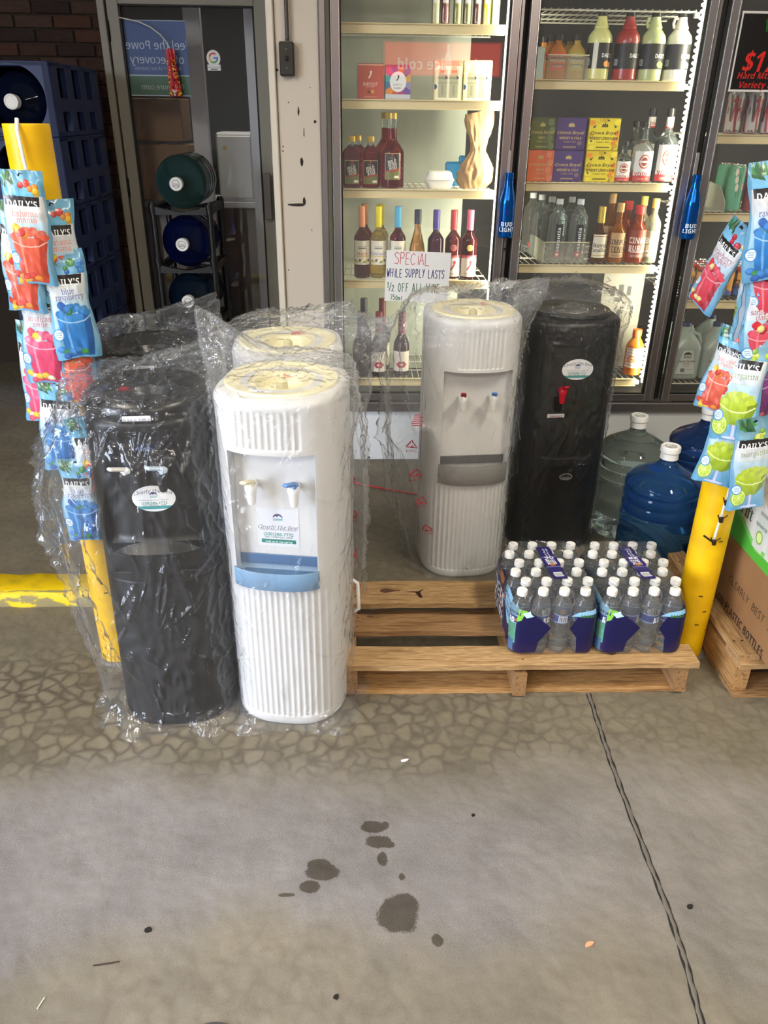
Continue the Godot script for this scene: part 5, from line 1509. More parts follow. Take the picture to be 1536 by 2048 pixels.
# one loose bag over a dispenser. ext: rows of [height, left, right, front, back] slack; pulls: [point it is plucked at, where to, reach]
func bag(label: String, at: Vector3, w: float, df: float, db: float, h: float, ext: Array, dome: float, pulls: Array, sd: int, amp: float, prints: Array, haze := 0.045, post := false) -> void:
	var nz := FastNoiseLite.new()
	nz.seed = sd
	nz.frequency = 1.0
	nz.noise_type = FastNoiseLite.TYPE_SIMPLEX_SMOOTH
	nz.fractal_type = FastNoiseLite.FRACTAL_NONE
	var cols := 230
	var side := 130
	var top := 46
	var rows := side + top
	var pts := []
	var ridge := func(x: float, y: float, z: float) -> float:
		return pow(1.0 - minf(1.0, absf(nz.get_noise_3d(x, y, z)) * 1.6), 4.0)
	for r in rows + 1:
		var line := PackedVector3Array()
		for c in cols + 1:
			var a: float = PI / 2 + TAU * (c % cols) / cols
			var ca := cos(a)
			var sa := sin(a)
			var y: float = h * minf(1.0, float(r) / side)
			var s := 1.0
			var lift := 0.0
			if r > side:
				var t := float(r - side) / top
				s = cos(PI / 2 * t) if t < 1 else 0.0
				s = pow(s, 0.8)
				lift = dome * sin(PI / 2 * pow(t, 0.7))
			var lv := 0
			while lv < ext.size() - 2 and y > ext[lv + 1][0]:
				lv += 1
			var f := smoothstep(0.0, 1.0, clampf((y - ext[lv][0]) / (ext[lv + 1][0] - ext[lv][0]), 0, 1))
			var e := []
			for j in [1, 2, 3, 4]:
				e.append(lerpf(ext[lv][j], ext[lv + 1][j], f))
			var p := plan(a, w, df, db)
			p += Vector2((e[1] if ca > 0 else -e[0]) * pow(absf(ca), 1.4), (e[2] if sa < 0 else -e[3]) * pow(absf(sa), 1.4))
			var slack: float = clampf((absf(ca) * (e[1] if ca > 0 else e[0]) + absf(sa) * (e[2] if sa < 0 else e[3])) / 0.05, 0.15, 1.6)
			var q := V(p.x * s, y + lift, p.y * s)
			var d := (V(ca, 0.0, -sa) * s + V(0, 1 - s, 0)).normalized()
			# creases: long upright folds, slanted pulls, then crumple; more on the top
			var up := smoothstep(h * 0.86, h * 1.02, y + lift)
			var m := nz.get_noise_3d(q.x * 5 + 9, q.y * 4, q.z * 5)
			var o: float = amp * slack * (1.6 * ridge.call(q.x * 9 + q.y * 1.5, q.y * 1.6, q.z * 9) + 0.9 * ridge.call(q.x * 7 - q.y * 6 + 20, q.y * 5 + q.x * 5, q.z * 7) * (0.5 + m))
			o += amp * (0.8 + 1.1 * up) * (0.5 + maxf(0, m)) * ridge.call(q.x * 22 + 5, q.y * (12 + 14 * up), q.z * 22)
			o += 0.0022 * ridge.call(q.x * 60, q.y * 30, q.z * 60) * (0.4 + up)
			if y < 0.05:    # loose skirt spread on the floor
				o += (0.05 - y) * 1.0 * (0.55 + 0.9 * nz.get_noise_3d(q.x * 11, 3.0, q.z * 11))
			q += d * o
			if post:      # the steel post stands right behind this bag
				q.x = maxf(q.x, lerpf(-0.176, -0.36, smoothstep(-0.10, -0.05, q.z)))
			q.y = maxf(q.y, 0.0015)
			for u in pulls:
				var from: Vector3 = u[0]
				var dist: float = (q - from).length() / u[2]
				if dist < 1.0:
					q += (u[1] - from) * pow(1.0 - dist, 1.5) * (1.0 - 0.4 * ridge.call(q.x * 16, q.y * 16, q.z * 16 + sd))
			line.append(q)
		pts.append(line)
	var g := G.new().grid(rows, cols, func(r, c): return pts[r][c], true)
	var k := side - 8
	var hem := G.new().grid(8, cols, func(r, c): return pts[r][c], true)
	var lo := G.new().grid(k - 8, cols, func(r, c): return pts[8 + r][c], true)
	var hi := G.new().grid(rows - k, cols, func(r, c): return pts[k + r][c], true)
	var o2 := {"normal_enabled": true, "normal_texture": crease_tex("folds"), "normal_scale": 1.35, "uv1_triplanar": true, "uv1_scale": V(2.6, 2.2, 2.6)}
	var o3 := {"normal_enabled": true, "normal_texture": crease_tex("crumple"), "normal_scale": 1.25, "uv1_triplanar": true, "uv1_scale": V(3.0, 3.0, 3.0)}
	var t := thing("plastic_bag", label, "bag", at)
	part("film", lo, film("bag_film%d" % int(haze * 1000), Color(0.92, 0.95, 1.0), haze, 0.13, o2), t)
	part("hem", hem, film("bag_film_top%d" % int(haze * 1000), Color(0.92, 0.95, 1.0), haze * 1.2, 0.12, o3), t)
	part("gathered_top", hi, film("bag_film_top%d" % int(haze * 1000), Color(0.92, 0.95, 1.0), haze * 1.2, 0.12, o3), t)
	for p in prints:      # printed marks follow the film: [row, column, rows, columns, picture]
		part("printed_mark", G.new().grid(p[2], p[3], func(r, c):
			var q: Vector3 = pts[p[0] + r][p[1] + c]
			return q + V(q.x, 0, q.z).normalized() * 0.0015), recycle_print(p[4]), t)

func crease_tex(kind: String) -> Texture2D:     # a normal map of sharp folds in thin film
	if M.has("crease_" + kind):
		return M["crease_" + kind]
	var s := 512
	var hgt := PackedFloat32Array()
	hgt.resize(s * s)
	var r := RandomNumberGenerator.new()
	r.seed = 77
	var folds := kind == "folds"
	for n in (60 if folds else 210):
		var p := Vector2(r.randf_range(0, s), r.randf_range(0, s))
		var a := PI / 2 + r.randf_range(-0.6, 0.6) if folds else r.randf_range(0, TAU)
		var length := r.randf_range(60, 300) if folds else r.randf_range(25, 110)
		var half := r.randf_range(4, 15) if folds else r.randf_range(5, 16)
		var high := half * r.randf_range(0.25, 0.75) * (1.0 if folds else 1.15)
		var bend := r.randf_range(-0.004, 0.004)
		for i in int(length):
			a += bend
			p += Vector2(cos(a), sin(a))
			var sidew := Vector2(-sin(a), cos(a))
			var fade := sin(PI * i / length)
			for w in range(-int(half), int(half) + 1):
				var q := p + sidew * w
				var at := (posmod(int(q.y), s)) * s + posmod(int(q.x), s)
				hgt[at] = maxf(hgt[at], high * fade * (1.0 - absf(w) / half))
	var im := Image.create_from_data(s, s, false, Image.FORMAT_RF, hgt.to_byte_array())
	im.resize(s / 2, s / 2, Image.INTERPOLATE_BILINEAR)
	im.resize(s, s, Image.INTERPOLATE_CUBIC)
	im.bump_map_to_normal_map(1.0)
	M["crease_" + kind] = ImageTexture.create_from_image(im)
	return M["crease_" + kind]

func noise_tex_once(key: String) -> Texture2D:
	if not M.has(key):
		M[key] = noise_tex(0.02, FastNoiseLite.TYPE_CELLULAR, 2, 512, null, 5.0, 12)
	return M[key]

func recycle_print(kind: String) -> StandardMaterial3D:
	if M.has("mark" + kind):
		return M["mark" + kind]
	var cv := Cv.new(64, 96, Color(0, 0, 0, 0))
	var c := H("b8283a")
	if kind == "loop":
		for q in [[Vector2(32, 6), Vector2(54, 44)], [Vector2(54, 52), Vector2(12, 52)], [Vector2(8, 46), Vector2(26, 12)]]:
			cv.line([q[0], q[1]], 6, c)
		cv.text("4", 32, 44, 18, c, "Droid Sans", 700)
		cv.text("LDPE", 32, 76, 14, c)
	else:
		for k in 6:
			cv.line([Vector2(6, 8 + k * 14), Vector2(26 + (k * 17) % 30, 8 + k * 14)], 6, c)
	return print_mat("mark" + kind, cv, 0.5, {"transparency": BaseMaterial3D.TRANSPARENCY_ALPHA_SCISSOR, "alpha_scissor_threshold": 0.5, "cull_mode": BaseMaterial3D.CULL_DISABLED})

func bags() -> void:
	# columns run from the back over the left to the front (115) and on over the right
	bag("clear plastic bag hanging loose over the front black dispenser", V(-0.508, 0, -1.815), 0.163, 0.17, 0.15, 0.915, [[0, 0.045, 0.01, 0.012, 0.02], [0.12, 0.05, 0.01, 0.008, 0.02], [0.38, 0.09, 0.012, 0.02, 0.03], [0.6, 0.125, 0.012, 0.03, 0.03], [0.76, 0.10, 0.015, 0.035, 0.03], [0.86, 0.045, 0.0, 0.006, 0.0], [0.915, 0.015, 0.005, 0.004, 0.0]], 0.035, [[V(0.08, 0.94, -0.05), V(0.15, 0.985, -0.1), 0.13], [V(-0.08, 0.0, 0.19), V(-0.1, 0.0, 0.215), 0.09], [V(-0.14, 0.92, 0.02), V(-0.16, 0.92, 0.05), 0.12]], 3, 0.011, [[150, 108, 6, 9, "lines"]], 0.03, true)
	bag("clear plastic bag over the front white dispenser, its corner standing up", V(-0.185, 0, -1.805), 0.154, 0.166, 0.151, 0.938, [[0, 0.012, 0.018, 0.012, 0.02], [0.12, 0.006, 0.008, 0.006, 0.02], [0.5, 0.006, 0.01, 0.008, 0.02], [0.8, 0.01, 0.012, 0.012, 0.02], [0.938, 0.012, 0.02, 0.01, 0.03]], 0.03, [[V(-0.13, 0.955, -0.09), V(-0.215, 1.085, -0.11), 0.12], [V(0.15, 0.86, 0.05), V(0.19, 0.885, 0.06), 0.08], [V(0.05, 0.0, 0.18), V(0.09, 0.0, 0.2), 0.08]], 11, 0.0085, [[158, 120, 6, 9, "lines"]])
	bag("clear plastic bag over the rear white dispenser, gathered to the right", V(-0.20, 0, -2.165), 0.154, 0.166, 0.151, 0.938, [[0, 0.01, 0.05, 0.01, 0.02], [0.3, 0.01, 0.06, 0.01, 0.02], [0.7, 0.01, 0.05, 0.012, 0.02], [0.938, 0.02, 0.035, 0.012, 0.03]], 0.045, [[V(0.14, 0.96, 0.03), V(0.30, 1.0, 0.10), 0.2], [V(0.1, 0.99, -0.05), V(0.2, 1.03, 0.0), 0.12], [V(0.19, 0.8, 0.05), V(0.23, 0.8, 0.06), 0.1]], 17, 0.011, [[56, 146, 7, 6, "loop"], [38, 147, 7, 6, "loop"], [72, 147, 7, 5, "loop"], [22, 147, 7, 6, "loop"], [152, 118, 7, 9, "lines"]])
	bag("clear plastic bag over the rear black dispenser, crumpled on top", V(-0.585, 0, -2.20), 0.165, 0.17, 0.15, 0.92, [[0, 0.03, 0.02, 0.01, 0.02], [0.5, 0.04, 0.02, 0.01, 0.02], [0.86, 0.02, 0.015, 0.005, 0.01], [0.92, 0.005, 0.015, 0.005, 0.01]], 0.05, [[V(0.09, 0.96, -0.05), V(0.2, 1.04, -0.05), 0.12], [V(0.02, 0.97, -0.06), V(0.1, 1.0, -0.08), 0.1]], 23, 0.012, [], 0.03)
	bag("clear plastic bag over the middle white dispenser, wide and loose on its left", V(0.372, 0, -2.56), 0.154, 0.166, 0.151, 0.938, [[0, 0.02, 0.01, 0.008, 0.02], [0.1, 0.05, 0.006, 0.006, 0.02], [0.3, 0.10, 0.006, 0.006, 0.02], [0.5, 0.125, 0.006, 0.006, 0.02], [0.75, 0.125, 0.006, 0.008, 0.02], [0.9, 0.09, 0.015, 0.012, 0.03], [0.938, 0.06, 0.02, 0.012, 0.03]], 0.04, [[V(0.12, 0.98, -0.02), V(0.24, 1.05, 0.03), 0.16], [V(-0.14, 0.95, 0.05), V(-0.16, 0.99, 0.1), 0.12], [V(-0.2, 0.8, 0.05), V(-0.25, 0.8, 0.07), 0.16]], 31, 0.011, [[66, 84, 7, 6, "loop"], [52, 86, 7, 6, "loop"], [38, 88, 7, 6, "loop"], [24, 90, 7, 6, "loop"], [152, 116, 8, 8, "lines"], [80, 88, 6, 5, "lines"]])
	bag("clear plastic bag stretched tight over the right black dispenser", V(0.742, 0, -2.755), 0.169, 0.171, 0.151, 0.888, [[0, 0.006, 0.006, 0.006, 0.01], [0.5, 0.005, 0.008, 0.006, 0.01], [0.8, 0.006, 0.012, 0.008, 0.02], [0.888, 0.008, 0.018, 0.012, 0.02]], 0.085, [[V(0.0, 0.97, 0.03), V(0.0, 1.03, 0.04), 0.06], [V(0.15, 0.90, 0.05), V(0.18, 0.90, 0.06), 0.1]], 41, 0.010, [], 0.016)

# ---------------------------------------------------------------- pallet, cases, jugs, cartons
func plank(s: Vector3, sd: int) -> G:   # a sawn board along x with slightly uneven edges
	var r := RandomNumberGenerator.new()
	r.seed = sd
	var off := []
	for k in 13:
		off.append(V(0, r.randf_range(-0.0015, 0.0015), r.randf_range(-0.002, 0.002)))
	var sec := [Vector2(-0.5, -0.5), Vector2(0.5, -0.5), Vector2(0.5, 0.46), Vector2(0.47, 0.5), Vector2(-0.47, 0.5), Vector2(-0.5, 0.46), Vector2(-0.5, -0.5)]   # z, y
	var g := G.new()
	for j in 6:
		g.grid(1, 12, func(i, c):
			var q: Vector2 = sec[j + i]
			return V((c / 12.0 - 0.5) * s.x, q.y * s.y, q.x * s.z) + off[c])
	var e := PackedVector2Array()
	for j in 6:
		e.append(Vector2(sec[j].x * s.z, sec[j].y * s.y))
	for sgn in [-1, 1]:
		g.add(prism(e, 0.0004), Transform3D(Basis(Vector3.UP, PI / 2), off[0 if sgn < 0 else 12] + V(sgn * s.x / 2, 0, 0)))
	# (-90 about y would mirror the section; it is symmetric)
	return g

func flip(g: G) -> G:
	for k in range(0, g.idx.size(), 3):
		var s := g.idx[k + 1]
		g.idx[k + 1] = g.idx[k + 2]
		g.idx[k + 2] = s
	for k in g.n.size():
		g.n[k] = -g.n[k]
	return g

func nail_heads(parent: Node, xs: Array, y: float, zs: Array) -> void:
	var g := G.new()
	for x in xs:
		for z in zs:
			g.add(lathe([Vector2(0.0035, 0), Vector2(0.003, 0.0006), Vector2(0, 0.0008)], 8), Transform3D(Basis(), V(x + rng.randf_range(-0.004, 0.004), y, z + rng.randf_range(-0.006, 0.006))))
	part("nails", g, mat("nail", Color(0.16, 0.12, 0.10), 0.6, 0.5), parent)

func pallet_and_cases() -> void:
	var p := thing("pallet", "low wooden pallet carrying two cases of bottled water", "pallet", V(0.459, 0, -1.97))
	var i := 0
	for q in [[0.175, 0.09], [0.012, 0.09], [-0.158, 0.132]]:
		var bl: float = [1.012, 0.97, 0.97][i]
		part("deck_board", plank(V(bl, 0.019, q[1]), 20 + i), M["board%d" % [0, 1, 0][i]], p, Transform3D(Basis(), V(bl / 2 - 0.506, 0.106, q[0])))
		nail_heads(p, [-0.485, -0.47, 0.0, 0.455], 0.1158, [q[0] - 0.02, q[0] + 0.022])
		i += 1
	for x in [-0.487, -0.004, 0.462]:
		part("stringer", plank(V(0.43, 0.082, 0.036), 40 + int(x * 100)), M["board1"], p, rot(0, 90, 0, V(x, 0.0555 - (0.01 if x > -0.1 and x < 0.1 else 0.0), 0.002 + (0.006 if x > -0.1 and x < 0.1 else 0.0))))
	part("bottom_board", plank(V(0.99, 0.014, 0.09), 61), M["board2"], p, Transform3D(Basis(), V(-0.005, 0.0075, 0.16)))
	part("bottom_board", plank(V(0.97, 0.014, 0.09), 62), M["board1"], p, Transform3D(Basis(), V(-0.02, 0.0075, -0.16)))
	# knots in the boards
	for q in [[-0.345, -0.165, 0.05, 0.018], [-0.41, 0.178, 0.016, 0.014], [0.265, 0.165, 0.016, 0.016], [-0.43, -0.02, 0.02, 0.008]]:
		var g := G.new()
		g.grid(3, 20, func(r, c):
			var a = PI / 2 + TAU * c / 20
			var k: float = [1.0, 0.7, 0.35, 0.0][r]
			return V(cos(a) * q[2] * k, 0.0003 * r, -sin(a) * q[3] * k), true)
		part("knot", g, mat("knot", H("5e3f28"), 0.7), p, Transform3D(Basis(), V(q[0], 0.1156, q[1])))
	part("split", prism(PackedVector2Array([Vector2(-0.05, 0.004), Vector2(-0.01, -0.002), Vector2(0.0, -0.03), Vector2(0.012, -0.034), Vector2(0.006, 0.0), Vector2(0.02, 0.02), Vector2(0.0, 0.005)]), 0.0006), mat("split", H("2e1d12"), 0.9), p, rot(-90, 0, 0, V(-0.27, 0.1159, -0.155)))
	water_case(V(0.552, 0.1158, -1.955), 0, "left case")
	water_case(V(0.805, 0.1158, -1.953), 1, "right case")

var small_bottle: Node3D

func water_case(at: Vector3, which: int, where: String) -> void:
	var words := ["front", "second", "third", "fourth", "fifth", "back"]
	var cols := ["first", "second", "third", "fourth"]
	var pet := liquid("pet_small", Color(0.97, 0.985, 0.985), 0.05, 0.03, 0.033)
	var n := 0
	for row in 6:
		for col in 4:
			var pos := at + V(-0.091 + col * 0.0595 + (0.012 if row % 2 else -0.008), 0.0, 0.13 - row * 0.0515)
			var lab := "small clear water bottle in the %s, %s row, %s from the left" % [where, words[row], cols[col]]
			if small_bottle == null:
				var t := thing("water_bottle", lab, "bottle", pos, 0, "bottles in the shrink-wrapped cases")
				var pr := [Vector2(0, 0.004), Vector2(0.018, 0.0), Vector2(0.026, 0.003), Vector2(0.0285, 0.012)]
				for k in 8:
					pr.append(Vector2(0.0288 if k % 2 else 0.0258, 0.02 + k * 0.0095))
				pr.append_array([Vector2(0.0285, 0.1), Vector2(0.0275, 0.104), Vector2(0.0275, 0.132), Vector2(0.0288, 0.137), Vector2(0.028, 0.15), Vector2(0.0235, 0.166), Vector2(0.016, 0.177), Vector2(0.0125, 0.182), Vector2(0.0125, 0.19), Vector2(0, 0.19)])
				part("body", lathe(pr, 24, 60), pet, t)
				part("cap", lathe([Vector2(0, 0.187), Vector2(0.0145, 0.187), Vector2(0.0148, 0.191), Vector2(0.0148, 0.201), Vector2(0.0135, 0.2035), Vector2(0, 0.2038)], 22), mat("cap_white"), t)
				var cv := Cv.new(256, 64, H("2d3a6a"))
				cv.rect(0, 0, 256, 4, H("9ab0d0")); cv.rect(0, 58, 256, 6, H("8aa0c4"))
				cv.rect(150, 8, 38, 48, H("d8d8dc"))
				for k in 10:
					cv.rect(153 + k * 3.4, 12, 1.8, 40, H("222230"))
				cv.text("ER", 82, 32, 22, H("f0f0f4"), "Droid Sans", 700)
				cv.text("RK", 82, 56, 22, H("f0f0f4"), "Droid Sans", 700)
				cv.ell(112, 34, 12, 14, H("a86a3a"))
				part("label", lathe([Vector2(0.0279, 0.105), Vector2(0.0279, 0.131)], 28), print_mat("bottle_label", cv, 0.35), t)
				small_bottle = t
			else:
				dup(small_bottle, pos, [0, 40, 150, 210, 300, 95][(n * 5 + which) % 6], lab)
			n += 1
	# shrink film: side wall scalloped round the outer bottles, then drawn in to the caps
	var hw := 0.121
	var hd := 0.162
	var cols_n := 168
	var ring := func(c: int, out: float) -> Vector3:
		var a := PI / 2 + TAU * c / cols_n
		var k := pow(pow(absf(cos(a)), 9) + pow(absf(sin(a)), 9), -1.0 / 9)
		var x := cos(a) * k * (hw + out)
		var zz := -sin(a) * k * (hd + out)
		return V(x, 0, zz)
	var nz := FastNoiseLite.new()
	nz.seed = 5 + which
	nz.frequency = 1.0
	var levels := [[0.001, -0.012], [0.004, 0.0], [0.02, 0.003], [0.05, 0.002], [0.08, 0.003], [0.11, 0.002], [0.135, 0.002], [0.15, -0.002], [0.165, -0.008], [0.18, -0.014], [0.192, -0.018], [0.2045, -0.022]]
	var wall := func(r: int, c: int) -> Vector3:
		var q: Vector3 = ring.call(c % cols_n, levels[r][1])
		var y: float = levels[r][0]
		var s := absf(sin(q.x * 52)) * 0.4 + absf(sin(q.z * 60)) * 0.4
		var m := 0.9955 + 0.006 * s
		return V(q.x * m, y + 0.0015 * nz.get_noise_2d(q.x * 40, q.z * 40), q.z * m)
	var t := thing("case_wrap", "clear shrink film with dark blue print round the %s of water bottles" % where, "plastic wrap", at + V(0, 0, 0.0))
	var fm := film("shrink", Color(0.9, 0.93, 0.96), 0.035, 0.08, {"normal_enabled": true, "normal_texture": crease_tex("folds"), "normal_scale": 1.3, "uv1_triplanar": true, "uv1_scale": V(4, 4, 4)})
	part("film_side", G.new().grid(11, cols_n, wall, true), fm, t)
	part("film_top", G.new().grid(10, cols_n, func(r, c):
		var k = 1.0 - r / 10.0
		var q: Vector3 = wall.call(11, c)
		return V(q.x * k, 0.2045 + 0.003 * nz.get_noise_2d(q.x * k * 30, q.z * k * 30) * (1 if r > 0 else 0), q.z * k), true), fm, t)
	part("print_side", G.new().grid(7, cols_n, func(r, c):
		var q: Vector3 = wall.call(1 + r, c)
		return V(q.x * 1.006, q.y, q.z * 1.004), true), case_print(), t)
	# carry strip printed on top
	var cv := case_strip(which)
	part("print_top", G.new().grid(14, 3, func(r, c):
		var tz = r / 14.0
		return V((c / 3.0 - 0.5) * (0.048 if tz > 0.42 and tz < 0.68 else 0.042) + 0.012, 0.2075 + 0.002 * sin(r * 2.2), 0.085 - 0.185 * tz)), cv, t, rot(0, 5, 0))

func case_print() -> StandardMaterial3D:
	if M.has("case_print"):
		return M["case_print"]
	var cv := Cv.new(1536, 256, Color(0, 0, 0, 0))
	# u runs back (0), left (0.25), front (0.5), right (0.75); the front spans about 0.39 to 0.61
	var navy := H("141448")
	for s in [0, 1]:
		var ox: float = 768.0 if s == 0 else 0.0
		for w in ([0] if s == 0 else [0, 1536]):
			var f: float = ox + w
			cv.poly([Vector2(f - 190, 66), Vector2(f - 120, 70), Vector2(f - 30, 128), Vector2(f - 62, 160), Vector2(f - 88, 186), Vector2(f - 98, 240), Vector2(f - 190, 250)], navy)
			cv.poly([Vector2(f + 190, 66), Vector2(f + 112, 74), Vector2(f + 74, 132), Vector2(f + 112, 170), Vector2(f + 120, 250), Vector2(f + 190, 250)], navy)
			cv.poly([Vector2(f + 70, 76), Vector2(f + 110, 52), Vector2(f + 190, 34), Vector2(f + 190, 66), Vector2(f + 120, 78)], H("8cc0e0"))
			cv.poly([Vector2(f - 190, 30), Vector2(f - 150, 40), Vector2(f - 168, 96), Vector2(f - 190, 110)], H("7cc043"))
			cv.poly([Vector2(f - 168, 60), Vector2(f - 140, 40), Vector2(f - 132, 64), Vector2(f - 120, 76), Vector2(f - 150, 84)], H("bfe0ee"))
			for k in 5:
				cv.poly([Vector2(f + 118 + k * 12, 82), Vector2(f + 124 + k * 12, 66), Vector2(f + 130 + k * 12, 84)], H("3f7a3a"))
	for q in [384.0, 1152.0]:     # the long sides
		cv.rect(q - 196, 20, 392, 230, navy)
		cv.poly([Vector2(q + 40, 20), Vector2(q + 196, 20), Vector2(q + 196, 130), Vector2(q + 120, 170), Vector2(q + 60, 120)], H("8cc0e0"))
		cv.poly([Vector2(q + 130, 120), Vector2(q + 196, 90), Vector2(q + 196, 200), Vector2(q + 150, 180)], H("58b090"))
		cv.text("100% natural", q + 122, 66, 20, H("17224a"), "Droid Sans", 700)
		cv.text("spring", q + 118, 96, 20, H("17224a"), "Droid Sans", 700)
		cv.text("water", q + 118, 124, 20, H("17224a"), "Droid Sans", 700)
		cv.text("DEER", q - 70, 150, 62, H("f2f2f4"), "Droid Sans", 700)
		cv.text("PARK", q - 60, 222, 62, H("f2f2f4"), "Droid Sans", 700)
		cv.ell(q - 60, 66, 46, 28, H("a8682c"))
		cv.line([Vector2(q - 90, 60), Vector2(q - 100, 34), Vector2(q - 86, 26)], 5, H("a8682c"))
		cv.line([Vector2(q - 30, 60), Vector2(q - 16, 36), Vector2(q - 28, 24)], 5, H("a8682c"))
		cv.rect(q + 160, 186, 30, 60, H("3f7cb8"))
	return print_mat("case_print", cv, 0.3, {"transparency": BaseMaterial3D.TRANSPARENCY_ALPHA_SCISSOR, "alpha_scissor_threshold": 0.5})

func case_strip(which: int) -> StandardMaterial3D:
	if M.has("case_strip%d" % which):
		return M["case_strip%d" % which]
	var cv := Cv.new(128, 480, H("25215f"))
	cv.poly([Vector2(0, 0), Vector2(128, 0), Vector2(64, 26)], Color(0, 0, 0, 0))
	cv.rect(0, 170, 128, 4, H("8a86b8"))
	cv.rect(0, 300, 128, 4, H("8a86b8"))
	var turn := PI / 2 if which == 0 else -PI / 2
	cv.text("DEER", 44 if which == 1 else 84, 222, 34, H("eef0f4"), "Droid Sans", 700, 0, turn)
	cv.text("PARK", 84 if which == 1 else 44, 222, 34, H("eef0f4"), "Droid Sans", 700, 0, turn)
	cv.ell(64, 278, 26, 14, H("a8682c"))
	cv.text("100% natural", 84, 96, 15, H("dfe2ee"), "Droid Sans", 700, 0, turn)
	cv.text("spring water", 58, 96, 15, H("dfe2ee"), "Droid Sans", 700, 0, turn)
	cv.rect(28, 386, 78, 66, H("d9dade"))
	for k in 14:
		cv.rect(34 + k * 5, 392, 2.4, 54, H("25242e"))
	return print_mat("case_strip%d" % which, cv, 0.35)

func jug_profile() -> Array:
	var p := [Vector2(0, 0.012), Vector2(0.08, 0.008), Vector2(0.115, 0.0), Vector2(0.128, 0.008), Vector2(0.134, 0.03), Vector2(0.134, 0.07)]
	for y in [0.09, 0.15, 0.235, 0.275, 0.315]:
		p.append_array([Vector2(0.134, y), Vector2(0.129, y + 0.006), Vector2(0.129, y + 0.012), Vector2(0.134, y + 0.019)])
	p.append_array([Vector2(0.134, 0.345), Vector2(0.128, 0.36), Vector2(0.11, 0.376), Vector2(0.075, 0.396), Vector2(0.045, 0.412), Vector2(0.033, 0.422), Vector2(0.029, 0.432), Vector2(0.0285, 0.462), Vector2(0, 0.462)])
	return p

func jug(label: String, tint: Material, xf: Transform3D, group: String, cap_print := true) -> Node3D:
	var t := thing("water_jug", label, "water jug", Vector3.ZERO, 0, group)
	t.transform = xf
	if not M.has("jug_mesh"):
		M["jug_mesh"] = lathe(jug_profile(), 48, 60).mesh()
		M["jug_cap"] = lathe([Vector2(0.0285, 0.438), Vector2(0.031, 0.44), Vector2(0.030, 0.462), Vector2(0.034, 0.466), Vector2(0.034, 0.482), Vector2(0.0315, 0.486), Vector2(0.026, 0.4862), Vector2(0.024, 0.484), Vector2(0, 0.484)], 32).mesh()
		var cv := Cv.new(96, 96, Color(0, 0, 0, 0))
		cv.ell(48, 48, 44, 44, H("2a2a2c"))
		cv.ell(48, 48, 39, 39, H("e8e8e6"))
		cv.text("fresh", 48, 46, 16, H("3a3a3c"), "Droid Serif", 700, 0.3)
		cv.text("WATER", 48, 66, 15, H("3a3a3c"), "Droid Sans", 700)
		print_mat("jug_cap_print", cv, 0.4, {"transparency": BaseMaterial3D.TRANSPARENCY_ALPHA_SCISSOR, "alpha_scissor_threshold": 0.5})
	part("body", M["jug_mesh"], tint, t)
	part("cap", M["jug_cap"], mat("cap_white"), t)
	if cap_print:
		part("cap_print", sheet(0.042, 0.042), M["jug_cap_print"], t, rot(-90, 0, 0, V(0, 0.4848, 0)))
	return t

func jugs() -> void:
	var teal := liquid("jug_teal", Color(0.84, 0.93, 0.94), 0.05, 0.05, 0.03)
	var blue := liquid("jug_blue", Color(0.30, 0.55, 0.85), 0.10, 0.05, 0.03)
	var deep := liquid("jug_deep", Color(0.22, 0.38, 0.68), 0.12, 0.05, 0.03)
	jug("pale teal water jug upright between the black dispenser and the blue jug", teal, rot(0, 0, 0, V(1.065, 0.0, -2.775)), "upright water jugs")
	jug("deep blue water jug upright beside the yellow post, foremost of three", blue, rot(0, 20, 0, V(1.075, 0.0, -2.47)), "upright water jugs")
	jug("dark blue water jug upright behind the yellow post", deep, rot(0, 50, 0, V(1.375, 0.0, -2.86)), "upright water jugs")

